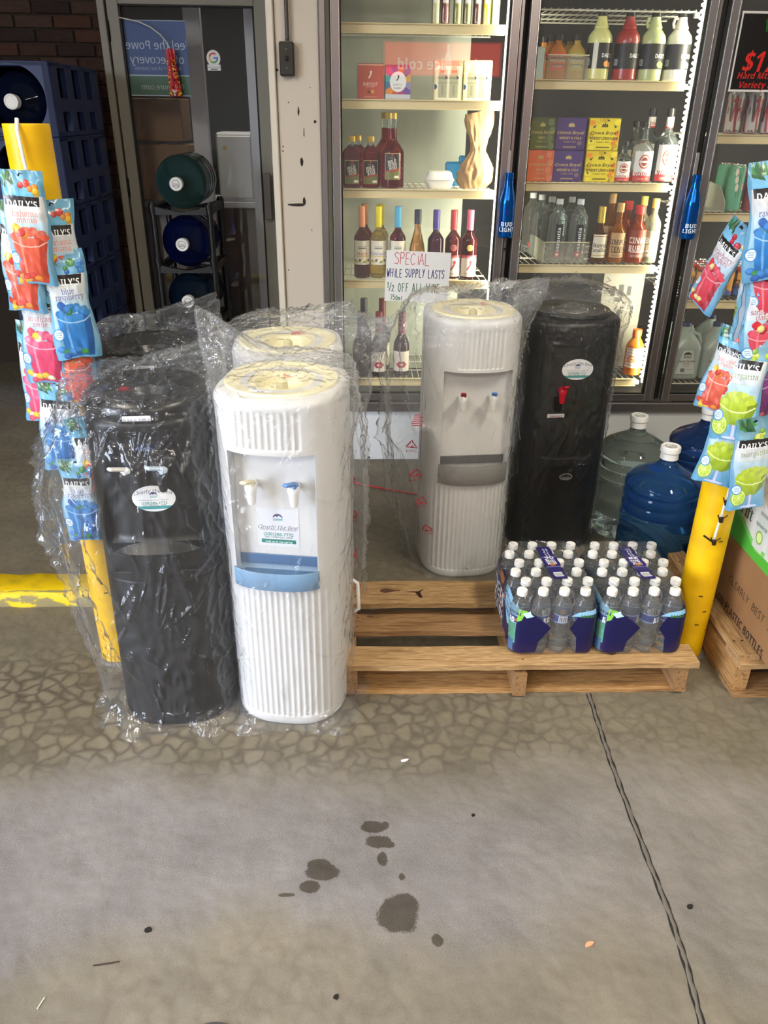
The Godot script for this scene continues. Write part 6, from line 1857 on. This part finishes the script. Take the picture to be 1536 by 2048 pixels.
func cartons() -> void:
	# pallet at the right with a big brown carton and a drinks carton on it
	var p := thing("pallet", "wooden pallet under the brown carton, cut by the right edge", "pallet", V(1.077, 0, -1.73), 0)
	pass_pallet(p)
	var bx := thing("brown_carton", "big brown carton with dot-printed lettering, on the right-hand pallet", "carton", V(1.66, 0.136, -1.98), CT)
	var kraft := noise_tex(0.01, FastNoiseLite.TYPE_SIMPLEX, 4, 256, ramp([H("86603c"), H("97704a")], [0.0, 1.0]))
	part("body", box(V(1.06, 0.226, 0.6), 0.004, V(0.0, 0.113, 0)), mat("kraft", Color.WHITE, 0.8, 0, {"albedo_texture": kraft, "uv1_triplanar": true}), bx)
	var cv := Cv.new(1024, 379, Color(0, 0, 0, 0))
	cv.text("5 GALLON PLASTIC BOTTLES", 236, 354, 44, H("2a1f16"), "Droid Sans", 700, 0, 0, false, 0.84, false)
	cv.text("CLEARLY BEST SPRING WATER", 478, 200, 42, H("33261c"), "Droid Sans Mono", 400, 0.1, 0, false, 0.92, false)
	for y in range(0, 379, 7):      # the dot printer leaves gaps
		for x in range(0, 1024, 7):
			if y > 140 and y < 215 and (x % 14 == 0 or y % 14 == 0):
				cv.im.fill_rect(Rect2i(x, y, 2, 7), Color(0, 0, 0, 0))
	part("lettering", sheet(0.6, 0.222), print_mat("kraft_print", cv, 0.8, {"transparency": BaseMaterial3D.TRANSPARENCY_ALPHA_SCISSOR, "alpha_scissor_threshold": 0.5}), bx, rot(0, -90, 0, V(-0.5308, 0.113, 0.0)))
	part("front_lettering", sheet(0.8, 0.222, V(0, 0.113, 0.3008)), M["kraft_print"], bx)
	var sx := thing("drinks_carton", "white and green sparkling water carton on top of the brown carton", "carton", V(1.66, 0.3625, -1.98), CT)
	part("body", box(V(1.06, 0.25, 0.6), 0.004, V(0, 0.125, 0)), mat("carton_white", Color(0.84, 0.85, 0.84), 0.55), sx)
	cv = Cv.new(1024, 422, H("d3d6d4"))
	cv.poly([Vector2(0, 220), Vector2(240, 250), Vector2(440, 290), Vector2(640, 370), Vector2(1024, 330), Vector2(1024, 422), Vector2(0, 422)], H("4fae3c"))
	cv.poly([Vector2(0, 200), Vector2(240, 230), Vector2(440, 268), Vector2(640, 346), Vector2(1024, 306), Vector2(1024, 332), Vector2(640, 374), Vector2(440, 294), Vector2(0, 226)], H("7cc96a"))
	cv.text("spindrift", 392, 232, 64, H("1f4a38"), "Droid Serif", 700, 0, 0, false, 0.78)
	for x in [650, 780, 920]:
		cv.rect(x - 48, 180, 96, 182, H("c9cfcb"))
		cv.rect(x - 38, 166, 76, 18, H("9aa09c"))
		cv.text("spindrift", x, 236, 18, H("2a4a3c"), "Droid Serif", 700)
		cv.ell(x, 296, 32, 34, H("7ab03a"))
		cv.ell(x, 296, 24, 26, H("d4e6a0"))
	cv.line([Vector2(640, 60), Vector2(610, 110), Vector2(660, 150)], 7, H("ecefed"))
	part("printed_side", sheet(0.596, 0.246), print_mat("spindrift", cv, 0.45), sx, rot(0, -90, 0, V(-0.5308, 0.125, 0)))
	part("printed_front", sheet(1.055, 0.246, V(0, 0.125, 0.3008)), M["spindrift"], sx)

const CT := 0.0

func pass_pallet(p: Node3D) -> void:     # origin on the floor at its front left corner, running back along -z
	part("bottom_board", plank(V(0.9, 0.014, 0.1), 71), M["board1"], p, Transform3D(Basis(), V(0.45, 0.0075, -0.055)))
	part("bottom_board", plank(V(0.98, 0.014, 0.08), 72), M["board1"], p, rot(0, 90, 0, V(0.04, 0.0075, -0.60)))
	for x in [0.022, 0.47]:
		part("stringer", plank(V(0.98, 0.084, 0.042), 73 + int(x * 10)), M["board2"], p, rot(0, 90, 0, V(x, 0.057, -0.51)))
	for z in [-0.06, -0.3, -0.55, -0.8]:
		part("deck_board", plank(V(0.9, 0.018, 0.1), 76 + int(-z * 10)), M["board0"], p, Transform3D(Basis(), V(0.452, 0.108, z)))
	part("edge_board", plank(V(0.98, 0.018, 0.06), 79), M["board0"], p, rot(0, 90, 0, V(0.032, 0.126, -0.52)))
	part("edge_board", plank(V(0.98, 0.018, 0.06), 80), M["board0"], p, rot(0, 90, 0, V(0.47, 0.126, -0.52)))
	nail_heads(p, [0.018, 0.04], 0.1352, [-0.1, -0.3, -0.55])

# ---------------------------------------------------------------- blue crates, jug rack
func crates_and_rack() -> void:
	var cm := mat("crate_blue", H("22325f"), 0.5)
	var cin := mat("crate_blue_dark", H("1d2c58"), 0.55)
	var navy := liquid("jug_navy", Color(0.08, 0.13, 0.26), 0.3, 0.06, 0.03)
	var w := 0.36
	var hh := 0.3175
	var dp := 0.76
	var front := G.new()      # square face with a round opening
	for lay in 2:
		front.grid(1, 64, func(r, c):
			var a = PI / 2 + TAU * c / 64
			var k := 1.0 / maxf(absf(cos(a)) / (w / 2 - 0.004), absf(sin(a)) / (hh / 2 - 0.002))
			var rr: float = 0.149 if (r == 0) == (lay == 1) else k
			return V(cos(a) * rr, hh / 2 + sin(a) * rr, 0.0 if lay == 1 else -0.03))
	front.grid(1, 64, func(r, c):
		var a = -TAU * c / 64
		return V(cos(a) * 0.149, hh / 2 + sin(a) * 0.149, -0.03 * (1 - r) - 0.0))
	var first: Node3D = null
	for tier in 5:
		var y := 0.095 + tier * 0.3195
		var at := V(-1.62, y, -4.2)
		var lab: String = "blue plastic bottle crate, %s of the stack by the brick wall" % ["lowest", "second from the bottom", "middle one", "second from the top", "topmost"][tier]
		if first == null:
			var t := thing("bottle_crate", lab, "crate", at, 0, "stacked bottle crates")
			part("front", front, cm, t)
			var body := G.new()
			body.add(box(V(w, 0.022, dp), 0.004, V(0, 0.011, -dp / 2)))
			body.add(box(V(w, 0.022, dp), 0.004, V(0, hh - 0.011, -dp / 2)))
			body.add(box(V(0.012, hh, dp), 0.003, V(-w / 2 + 0.006, hh / 2, -dp / 2)))
			body.add(box(V(w, hh, 0.012), 0.003, V(0, hh / 2, -dp + 0.006)))
			part("body", body, cm, t)
			var sd := G.new()      # right side: posts and rails round three tall openings
			for q in [[-0.06, 0.12], [-0.285, 0.09], [-0.495, 0.09], [-0.70, 0.12]]:
				sd.add(box(V(0.035, hh, q[1]), 0.005, V(w / 2 - 0.0175, hh / 2, q[0])))
			for q in [[0.135, 0.055]]:
				sd.add(box(V(0.034, q[1], dp), 0.004, V(w / 2 - 0.0175, q[0], -dp / 2)))
			part("side", sd, cm, t)
			for z in [-0.18, -0.39, -0.598]:
				part("flap", box(V(0.006, 0.13, 0.09), 0.002), cin, t, rot(0, 24, 0, V(w / 2 - 0.035, hh - 0.075, z)))
				part("ledge", box(V(0.03, 0.006, 0.1), 0.002), cm, t, rot(0, 0, 0, V(w / 2 - 0.02, 0.165, z)))
			first = t
		else:
			dup(first, at, 0, lab)
		jug("dark water jug lying in the blue crate stack, %s" % ["lowest", "second from the bottom", "in the middle crate", "second from the top", "in the topmost crate"][tier], navy, rot(90, 0, 0, V(-1.62, y + hh / 2 - 0.0105, -4.64)), "jugs lying in the crates", false)
	var b := thing("dolly", "dark flat pallet under the blue crates", "pallet", V(-1.62, 0, -4.58))
	part("deck", box(V(0.4, 0.03, 0.8), 0.004, V(0, 0.078, 0)), mat("black_plastic"), b)
	for x in [-0.16, 0.16]:
		part("runner", box(V(0.06, 0.062, 0.78), 0.004, V(x, 0.031, 0)), mat("black_plastic"), b)
	# black rack of lying jugs before the glass door
	var r := thing("jug_rack", "black plastic rack with jugs lying in it before the glass door", "rack", V(-0.945, 0, -4.45))
	var bp := mat("black_plastic")
	for x in [-0.15, 0.15]:
		for z in [0.0, -0.36]:
			part("leg", tube([V(x, 0, z), V(x, 1.06, z)], 0.016, 12), bp, r)
			for y in [0.42, 0.73, 1.0]:
				part("collar", lathe([Vector2(0.016, 0), Vector2(0.021, 0.0), Vector2(0.021, 0.05), Vector2(0.016, 0.05)], 12), bp, r, Transform3D(Basis(), V(x, y, z)))
	for y in [0.1, 0.4, 0.7, 1.0]:
		var g := G.new()
		for x in [-0.15, 0.15]:
			g.add(box(V(0.03, 0.04, 0.36), 0.004, V(x, y + 0.02, -0.18)))
		for z in [0.0, -0.36]:
			g.add(prism(PackedVector2Array([Vector2(-0.15, 0.0), Vector2(0.15, 0.0), Vector2(0.15, 0.045), Vector2(0.1, 0.03), Vector2(0.0, 0.012), Vector2(-0.1, 0.03), Vector2(-0.15, 0.045)]), 0.026), Transform3D(Basis(), V(0, y, z)))
		part("shelf", g, bp, r)
	var teal := liquid("jug_green", Color(0.26, 0.42, 0.43), 0.16, 0.05, 0.03)
	var blu := liquid("jug_night", Color(0.06, 0.12, 0.36), 0.2, 0.05, 0.03)
	var teal2 := liquid("jug_petrol", Color(0.10, 0.18, 0.28), 0.2, 0.05, 0.03)
	for q in [[1.16, teal, "green-tinted water jug lying on top of the black rack"], [0.86, blu, "blue water jug lying on the rack's second shelf"], [0.56, teal2, "dark petrol water jug lying on the rack's third shelf"], [0.26, blu, "blue water jug lying on the rack's lowest shelf"]]:
		jug(q[2], q[1], rot(90, 0, 0, V(-0.945, q[0] - 0.005, -4.87)), "jugs lying in the black rack")

# ---------------------------------------------------------------- posts and hanging pouches
func bollards() -> void:
	var ym := mat("yellow")
	for q in [[-0.742, -1.965, 0.05, "yellow steel post at the left, partly seen through a bag"], [1.02, -1.966, 0.051, "yellow steel post at the right beside the water cases"]]:
		var t := thing("bollard", q[3], "post", V(q[0], 0, q[1]), 0, "yellow posts")
		var r: float = q[2]
		part("post", lathe([Vector2(0, 0.002), Vector2(r, 0.002), Vector2(r, 1.462), Vector2(r * 0.985, 1.465), Vector2(0, 1.465)], 48), ym, t)
		part("base_ring", lathe([Vector2(r, 0.0), Vector2(r + 0.012, 0.0), Vector2(r + 0.008, 0.006), Vector2(r, 0.008)], 40), mat("concrete_plain"), t)
		for k in 5:
			var a := rng.randf_range(-0.9, 0.9)
			part("scuff", sheet(0.012, 0.004), mat("scuff", Color(0.3, 0.24, 0.08), 0.7), t, Transform3D(Basis(Vector3.UP, a), V(sin(a) * (r + 0.0006), rng.randf_range(0.1, 0.5), cos(a) * (r + 0.0006))))
	# white strips with metal clips
	var wm := mat("strip_white", Color(0.88, 0.87, 0.82), 0.4)
	var s := thing("clip_strip", "white plastic hanging strip on the left yellow post", "strip", V(-0.738, 0, -1.908))
	part("strip", tube([V(-0.004, 1.475, -0.01), V(-0.003, 1.455, 0.002), V(0.0, 1.40, 0.004), V(0.004, 1.36, 0.006), V(0.005, 0.9, 0.004), V(0.005, 0.75, 0.004)], 0.0045, 8), wm, s)
	part("clip", box(V(0.015, 0.036, 0.01), 0.002, V(0.007, 1.357, 0.012)), mat("clip_metal", Color(0.6, 0.56, 0.5), 0.4, 0.6), s)
	s = thing("clip_strip", "white plastic hanging strip with empty metal clips on the right yellow post", "strip", V(1.013, 0, -1.908))
	part("strip", tube([V(0.012, 1.45, 0.002), V(0.014, 0.9, 0.004), V(0.010, 0.7, 0.006), V(0.0, 0.6, 0.006), V(-0.006, 0.5, 0.006), V(-0.012, 0.42, 0.006)], 0.004, 8), wm, s)
	for q in [[0.612, 0.003], [0.55, -0.002], [0.497, -0.006], [0.425, -0.011]]:
		var g := tube([V(q[1] - 0.014, q[0] + 0.018, 0.014), V(q[1] - 0.005, q[0] - 0.004, 0.014), V(q[1] + 0.004, q[0] + 0.006, 0.012), V(q[1] + 0.014, q[0] + 0.016, 0.014)], 0.0018, 6)
		g.add(box(V(0.011, 0.018, 0.008), 0.002, V(q[1], q[0], 0.011)))
		part("clip", g, mat("clip_rust", Color(0.22, 0.15, 0.10), 0.5, 0.4), s)
	part("hook", tube([V(-0.045, 0.447, 0.01), V(-0.02, 0.43, 0.012), V(-0.012, 0.425, 0.01)], 0.003, 6), mat("clip_rust"), s)

func pouch_art(key: String, sky0: Color, drink: Color, drink2: Color, fruit: Array, words: Array, ink: Color, goblet := false) -> StandardMaterial3D:
	if M.has("pouch_" + key):
		return M["pouch_" + key]
	var cv := Cv.new(192, 416, sky0)
	cv.grad(0, 0, 192, 80, sky0.darkened(0.25), sky0.lightened(0.1))
	for k in 9:
		var lx := rng.randf_range(0, 70)
		cv.poly([Vector2(lx, 0), Vector2(lx + rng.randf_range(8, 40), rng.randf_range(30, 64)), Vector2(lx - 10, rng.randf_range(20, 50))], [H("24552f"), H("357a3c"), H("1d4526")][k % 3])
	for k in 6:
		var q := Vector2(rng.randf_range(92, 182), rng.randf_range(44, 84))
		var rr := rng.randf_range(10, 19)
		cv.ell(q.x, q.y, rr, rr * 0.85, fruit[k % fruit.size()].darkened(0.2))
		cv.ell(q.x - 2, q.y - 2, rr * 0.8, rr * 0.66, fruit[k % fruit.size()])
		cv.ell(q.x - rr * 0.3, q.y - rr * 0.3, rr * 0.2, rr * 0.16, fruit[k % fruit.size()].lightened(0.5))
	cv.grad(0, 88, 192, 92, Color(0.86, 0.86, 0.855), Color(0.78, 0.82, 0.85))
	cv.grad(0, 180, 192, 236, Color(0.72, 0.82, 0.88), H("5a9cc4"))
	for yy in range(0, 416):      # bluish margins along the seams
		var bw := 9.0 + 4.0 * sin(yy * 0.03)
		cv.span(0, bw, yy, Color(0.36, 0.60, 0.74, 0.75))
		cv.span(192 - bw, 192, yy, Color(0.36, 0.60, 0.74, 0.75))
	cv.poly([Vector2(16, 86), Vector2(168, 90), Vector2(166, 124), Vector2(16, 120)], H("141414"))
	cv.text("DAILY'S", 92, 116, 24, H("f4f4f4"), "Droid Sans", 700, 0.05, 0.02, false, 1.1)
	cv.text(words[0], 98, 150, 21, ink, "Droid Serif")
	if words.size() > 1:
		cv.text(words[1], 102, 172, 21, ink, "Droid Serif")
	cv.rect(54, 180, 88, 2, ink.lightened(0.4))
	if goblet:
		for yy in range(250, 346):
			var t := (yy - 250) / 96.0
			var hw := 76.0 * sqrt(maxf(0.0, 1.0 - pow(t, 1.7))) + 8
			cv.span(98 - hw, 98 + hw, yy, drink.lerp(drink2.darkened(0.12), t))
			cv.span(98 + hw * 0.55, 98 + hw, yy, drink2.darkened(0.22))
		for k in 16:
			cv.ell(36 + k * 8.4, 246 + 13 * sin(k * 2.1) - 16 * sin(PI * k / 15.0), 15, 12, drink.lightened(0.04 + 0.07 * (k % 3)).darkened(0.08 * ((k + 1) % 2)))
		cv.line([Vector2(22, 270), Vector2(60, 288), Vector2(100, 294), Vector2(140, 288), Vector2(174, 270)], 6, drink.lightened(0.55))
		cv.rect(92, 344, 12, 60, Color(0.80, 0.80, 0.92))
		cv.ell(98, 406, 42, 6, Color(0.80, 0.80, 0.92))
		cv.ell(40, 354, 34, 42, H("7fa82a"))
		cv.ell(40, 354, 29, 37, H("e2ecb0"))
		cv.ell(40, 354, 26, 33, H("b6d040"))
		for k in 8:
			cv.line([Vector2(40, 354), Vector2(40 + 25 * cos(k * 0.785), 354 + 32 * sin(k * 0.785))], 2, H("e2ecb0"))
	else:
		for yy in range(236, 408):
			var t := (yy - 236) / 172.0
			var x0 := lerpf(26, 48, t)
			var x1 := lerpf(178, 160, t)
			cv.span(x0, x1, yy, drink.lightened(0.12 * (1 - t)).lerp(drink.darkened(0.12), t))
			cv.span(lerpf(x0, x1, 0.78), x1, yy, drink2.darkened(0.1))
			cv.span(lerpf(x0, x1, 0.20), lerpf(x0, x1, 0.27), yy, drink.lightened(0.32))
		for k in 16:
			cv.ell(38 + k * 8.6, 232 + 9 * sin(k * 1.7) - 18 * sin(PI * k / 15.0), 17, 12, drink.lightened(0.05 + 0.08 * (k % 3)).darkened(0.1 * ((k + 1) % 2)))
		cv.line([Vector2(28, 250), Vector2(64, 266), Vector2(104, 270), Vector2(144, 266), Vector2(176, 250)], 5, drink.lightened(0.55))
		for k in 5:
			var q := Vector2(50 + (k * 17) % 44, 200 + (k * 13) % 34)
			cv.ell(q.x, q.y, 17, 15, fruit[k % fruit.size()].darkened(0.15))
			cv.ell(q.x - 2, q.y - 3, 13, 10, fruit[k % fruit.size()])
		for k in 7:
			var q := Vector2(28 + (k * 23) % 96, 374 + (k * 11) % 28)
			cv.ell(q.x, q.y, 18, 14, fruit[(k + 1) % fruit.size()].darkened(0.18))
			cv.ell(q.x - 3, q.y - 3, 13, 9, fruit[(k + 1) % fruit.size()])
	cv.ell(26, 314, 23, 25, H("3f8fc8"))
	cv.ell(26, 314, 18, 20, H("e6eef4"))
	for k in 3:
		cv.rect(14, 304 + k * 8, 24, 3, H("5f9fc8"))
	return print_mat("pouch_" + key, cv, 0.2, {"clearcoat_enabled": true, "normal_enabled": true, "normal_texture": noise_tex_once("crinkle"), "normal_scale": 0.18})

# hung by its top edge; lean turns it in the picture plane, yaw about the string, tip swings it forward
func pouch(label: String, art: Material, at: Vector3, lean: float, yaw: float, tip := 0.0, size := 1.0, sd := 1) -> void:
	var t := thing("drink_pouch", label, "pouch", at, 0, "drink pouches hung on the yellow posts")
	t.transform.basis = Basis.from_euler(V(deg_to_rad(tip), deg_to_rad(yaw), deg_to_rad(lean)))
	var w := 0.104 * size
	var h := 0.262 * size
	var nz := FastNoiseLite.new()
	nz.seed = sd
	nz.frequency = 1.0
	var pt := func(u: float, v: float, side: float) -> Vector3:     # v from bottom 0 to top 1
		var wd := w * (0.5 + 0.035 * cos(v * 9.0 + sd) - 0.05 * smoothstep(0.4, 0.62, v) * smoothstep(0.95, 0.62, v))
		var x := u * wd
		var thick := 0.021 * size * (0.25 + 0.75 * sin(PI * clampf(1.0 - v * 0.98, 0, 1) * 0.72 + 0.25)) * sqrt(maxf(0.0, 1 - pow(absf(u), 2.6))) * smoothstep(1.0, 0.9, v)
		var wr := 0.004 * (nz.get_noise_2d(u * 3.0 + sd, v * 6.0)) + 0.003 * pow(1.0 - absf(nz.get_noise_2d(u * 2.5 + v * 4, v * 5.0)), 4)
		var z := side * (thick + 0.0006) + wr
		var y := -h * (1 - v) + 0.004 * size * cos(u * 2.4) * (1 if v < 0.05 else 0)
		return V(x, y, z)
	part("front", G.new().grid(30, 18, func(r, c): return pt.call(c / 9.0 - 1.0, r / 30.0, 1.0)), art, t)
	part("back", G.new().grid(30, 18, func(r, c): return pt.call(1.0 - c / 9.0, r / 30.0, -1.0)), mat("pouch_back", Color(0.72, 0.78, 0.84), 0.25, 0.2), t)
	part("hang_hole", lathe([Vector2(0.006, 0), Vector2(0.0062, 0.0006), Vector2(0.004, 0.0008), Vector2(0, 0.0008)], 16), mat("rubber"), t, rot(90, 0, 0, V(0, -0.012 * size, 0.006)))

func pouches() -> void:
	var red := H("dc5236")
	var fr := [H("e8b82a"), H("cf3a30"), H("e58a2c")]
	var bah := pouch_art("bahama", H("5fb0d8"), red, H("c8442c"), fr, ["bahama", "mama"], H("d87a6a"))
	var jam := pouch_art("jamaican", H("5fb0d8"), H("e0406e"), H("c8305e"), [H("e8506a"), H("f0c84a"), H("f0e2c0")], ["jamaican", "smile"], H("b86a80"))
	var blu := pouch_art("blue", H("6fb6e0"), H("1f78c8"), H("165fae"), [H("2f62b4"), H("3f86d0"), H("3c8a46")], ["blue", "raspberry"], H("4a5a9a"))
	var mar := pouch_art("lime", H("6fa0b4"), H("b4cc2a"), H("9cba1e"), [H("a8c83a"), H("7aa82a"), H("d8e070")], ["margarita"], H("8a9a62"), true)
	var str_ := pouch_art("strawberry", H("6fb6e0"), H("d83a50"), H("b82a40"), [H("d02a3a"), H("e8d890"), H("b81f30")], ["strawberry", "daiquiri"], H("a85060"))
	var ber := pouch_art("berry", H("5a6ab0"), H("7a2a78"), H("5f1f62"), [H("c02a3a"), H("2f3a7a"), H("d04a5a")], ["mixed", "berry"], H("6a4a8a"))
	# left post
	pouch("orange-red bahama drink pouch, topmost on the left post", bah, V(-0.736, 1.376, -1.872), -3, 4, 2, 0.93, 1)
	pouch("orange-red drink pouch under and behind the topmost one at the left", bah, V(-0.765, 1.312, -1.884), -4, -6, 0, 0.93, 2)
	pouch("orange-red drink pouch turned away at the right side of the left post", bah, V(-0.700, 1.312, -1.915), 1, 34, 0, 0.96, 3)
	pouch("pink jamaican drink pouch in the middle of the left post", jam, V(-0.757, 1.143, -1.90), -4, 2, 2, 0.98, 4)
	pouch("bright blue berry drink pouch in the middle right of the left post", blu, V(-0.696, 1.205, -1.905), 2, 22, 0, 0.97, 5)
	pouch("orange-red drink pouch low on the left post, behind the blue one", bah, V(-0.705, 1.087, -1.925), -2, 18, 0, 1.0, 6)
	pouch("pink drink pouch low on the left post, mostly hidden", jam, V(-0.79, 1.035, -1.92), -4, -10, 0, 0.98, 7)
	pouch("light blue drink pouch with black name bar low on the left post", blu, V(-0.757, 0.897, -1.905), -5, 6, 2, 0.95, 8)
	pouch("blue drink pouch seen through the bag, lowest on the left post", blu, V(-0.736, 0.69, -1.883), -2, 8, 0, 0.9, 9)
	pouch("orange-red drink pouch seen through the bag beside the lowest blue one", bah, V(-0.70, 0.80, -1.905), 0, 30, 0, 0.95, 10)
	# right post
	pouch("large blue drink pouch, topmost on the right post, cut by the picture edge", blu, V(0.915, 1.415, -1.858), 9, -8, 2, 1.0, 11)
	pouch("pink drink pouch turned edge-on at the left of the right post", str_, V(0.90, 1.275, -1.90), -24, -70, 0, 0.86, 12)
	pouch("silver-backed drink pouch turned away on the right post", mar, V(0.945, 1.215, -1.91), -5, -128, 0, 0.8, 13)
	pouch("pink and red drink pouch right of the post under the blue one", str_, V(0.945, 1.30, -1.875), 10, -6, 2, 0.98, 14)
	pouch("red drink pouch right of the post, second under the blue one", str_, V(0.965, 1.175, -1.878), 9, 2, 2, 0.98, 15)
	pouch("purple mixed berry drink pouch right of the post", ber, V(0.985, 1.055, -1.882), 9, 4, 2, 1.0, 16)
	pouch("orange-red drink pouch sticking out to the left of the right post", bah, V(0.945, 1.03, -1.90), -9, -42, 0, 0.84, 17)
	pouch("green lime margarita pouch leaning left on the right post, upper of two", mar, V(0.968, 1.018, -1.888), 2, -34, 0, 1.05, 18)
	pouch("green lime margarita pouch lowest at the left of the right post", mar, V(0.985, 0.865, -1.895), -6, -22, 0, 0.98, 19)
	pouch("large green lime margarita pouch low at the right edge", mar, V(1.004, 0.82, -1.845), 8, 4, 2, 1.0, 20)

# ---------------------------------------------------------------- on the floor
func floor_bits() -> void:
	# sealant in the slab joint, running towards the camera
	var pts := [Vector2(0.664, -1.76), Vector2(0.657, -1.62), Vector2(0.652, -1.5), Vector2(0.650, -1.366), Vector2(0.650, -1.2), Vector2(0.651, -1.057), Vector2(0.645, -0.95), Vector2(0.632, -0.844), Vector2(0.62, -0.7)]
	var g := G.new()
	var at := func(t: float) -> Vector2:
		var k := mini(int(t), pts.size() - 2)
		return pts[k].lerp(pts[k + 1], t - k)
	g.grid(120, 5, func(r, c):
		var p: Vector2 = at.call((120 - r) / 120.0 * (pts.size() - 1.001))
		var wv := 0.0006 * sin(r * 1.7) + 0.0009 * sin(r * 0.61 + 1)
		var hw := 0.004 + 0.0014 * sin(r * 0.9) * sin(r * 0.37)
		return V(p.x + wv + (c / 5.0 - 0.5) * 2 * hw, [0.0006, 0.0016, 0.002, 0.002, 0.0016, 0.0006][c] * (0.9 + 0.1 * sin(r * 2.1)), p.y))
	var fl := get_node("floor")
	part("joint_sealant", g, mat("sealant", Color(0.40, 0.38, 0.35), 0.55), fl)
	var d := G.new()
	d.grid(60, 1, func(r, c):
		var p: Vector2 = at.call((60 - r) / 60.0 * (pts.size() - 1.001))
		return V(p.x + (-0.0075 - 0.0014 * sin(r * 1.3) if c == 0 else 0.0068 + 0.0014 * sin(r * 1.9)), 0.0005, p.y))
	part("joint_edge", d, mat("joint_dark", Color(0.13, 0.12, 0.11), 0.9), fl)
	# red cord across the floor behind the bags
	var cord := []
	for k in 16:
		var t := k / 15.0
		cord.append(V(-0.12 + 0.62 * t, 0.005, -3.26 + 0.27 * t + 0.02 * sin(t * 4)))
	solo("red_cord", tube(cord, 0.0045, 8), mat("cord_red", H("b82a26"), 0.45), "thin red cord lying on the floor behind the bagged dispensers", "cord")
	# scraps of litter
	for q in [[0.115, -1.505, 0.011, 0.004, "white", "small white paper scrap on the floor in front of the pallet"], [0.462, -0.995, 0.012, 0.005, "peach", "small pale orange scrap on the floor near the slab joint"], [-0.435, -1.045, 0.009, 0.007, "dark", "dark crumb on the floor at the left"], [0.70, -1.075, 0.008, 0.006, "dark", "dark crumb on the floor right of the slab joint"], [0.27, -1.325, 0.005, 0.004, "dark", "tiny dark crumb on the floor left of the slab joint"], [-0.047, -0.9, 0.006, 0.005, "dark", "dark crumb on the floor low in the middle"]]:
		var pg := PackedVector2Array()
		for k in 8:
			var a := TAU * k / 8
			pg.append(Vector2(cos(a) * q[2], sin(a) * q[3]) * rng.randf_range(0.75, 1.2))
		solo("scrap", prism(pg, 0.0025), mat("scrap_" + q[4], {"white": Color(0.9, 0.9, 0.92), "peach": H("d89a72"), "dark": Color(0.06, 0.05, 0.04)}[q[4]], 0.7), q[5], "litter", rot(-90, 20, 0, V(q[0], 0.0016, q[1])))
	for q in [[-0.50, -0.975, 0.05, 8.0, "3f2f22", "thin dark twig on the floor at the left"], [-0.60, -0.90, 0.022, 75.0, "d8d4c0", "pale straw on the floor at the left edge"]]:
		var dx = cos(deg_to_rad(q[3])) * q[2] / 2
		var dz = sin(deg_to_rad(q[3])) * q[2] / 2
		solo("twig", tube([V(-dx, 0, dz), V(0, 0.001, 0.001), V(dx, 0, -dz)], 0.0014, 6), mat("twig" + q[4], H(q[4]), 0.8), q[5], "litter", Transform3D(Basis(), V(q[0], 0.0016, q[1])))
	# rim of a drain cap at the bottom edge of the picture
	var dr := thing("drain_cap", "round metal cap set in the floor at the bottom edge", "drain cap", V(-0.268, 0, -0.79))
	part("ring", lathe([Vector2(0.062, 0.0005), Vector2(0.07, 0.0005), Vector2(0.068, 0.004), Vector2(0.062, 0.0045), Vector2(0.058, 0.002)], 40), mat("drain_metal", Color(0.35, 0.35, 0.36), 0.5, 0.6), dr)
	part("lid", lathe([Vector2(0.058, 0.0005), Vector2(0.058, 0.002), Vector2(0, 0.0022)], 40), mat("drain_dark", Color(0.22, 0.22, 0.22), 0.6, 0.5), dr)
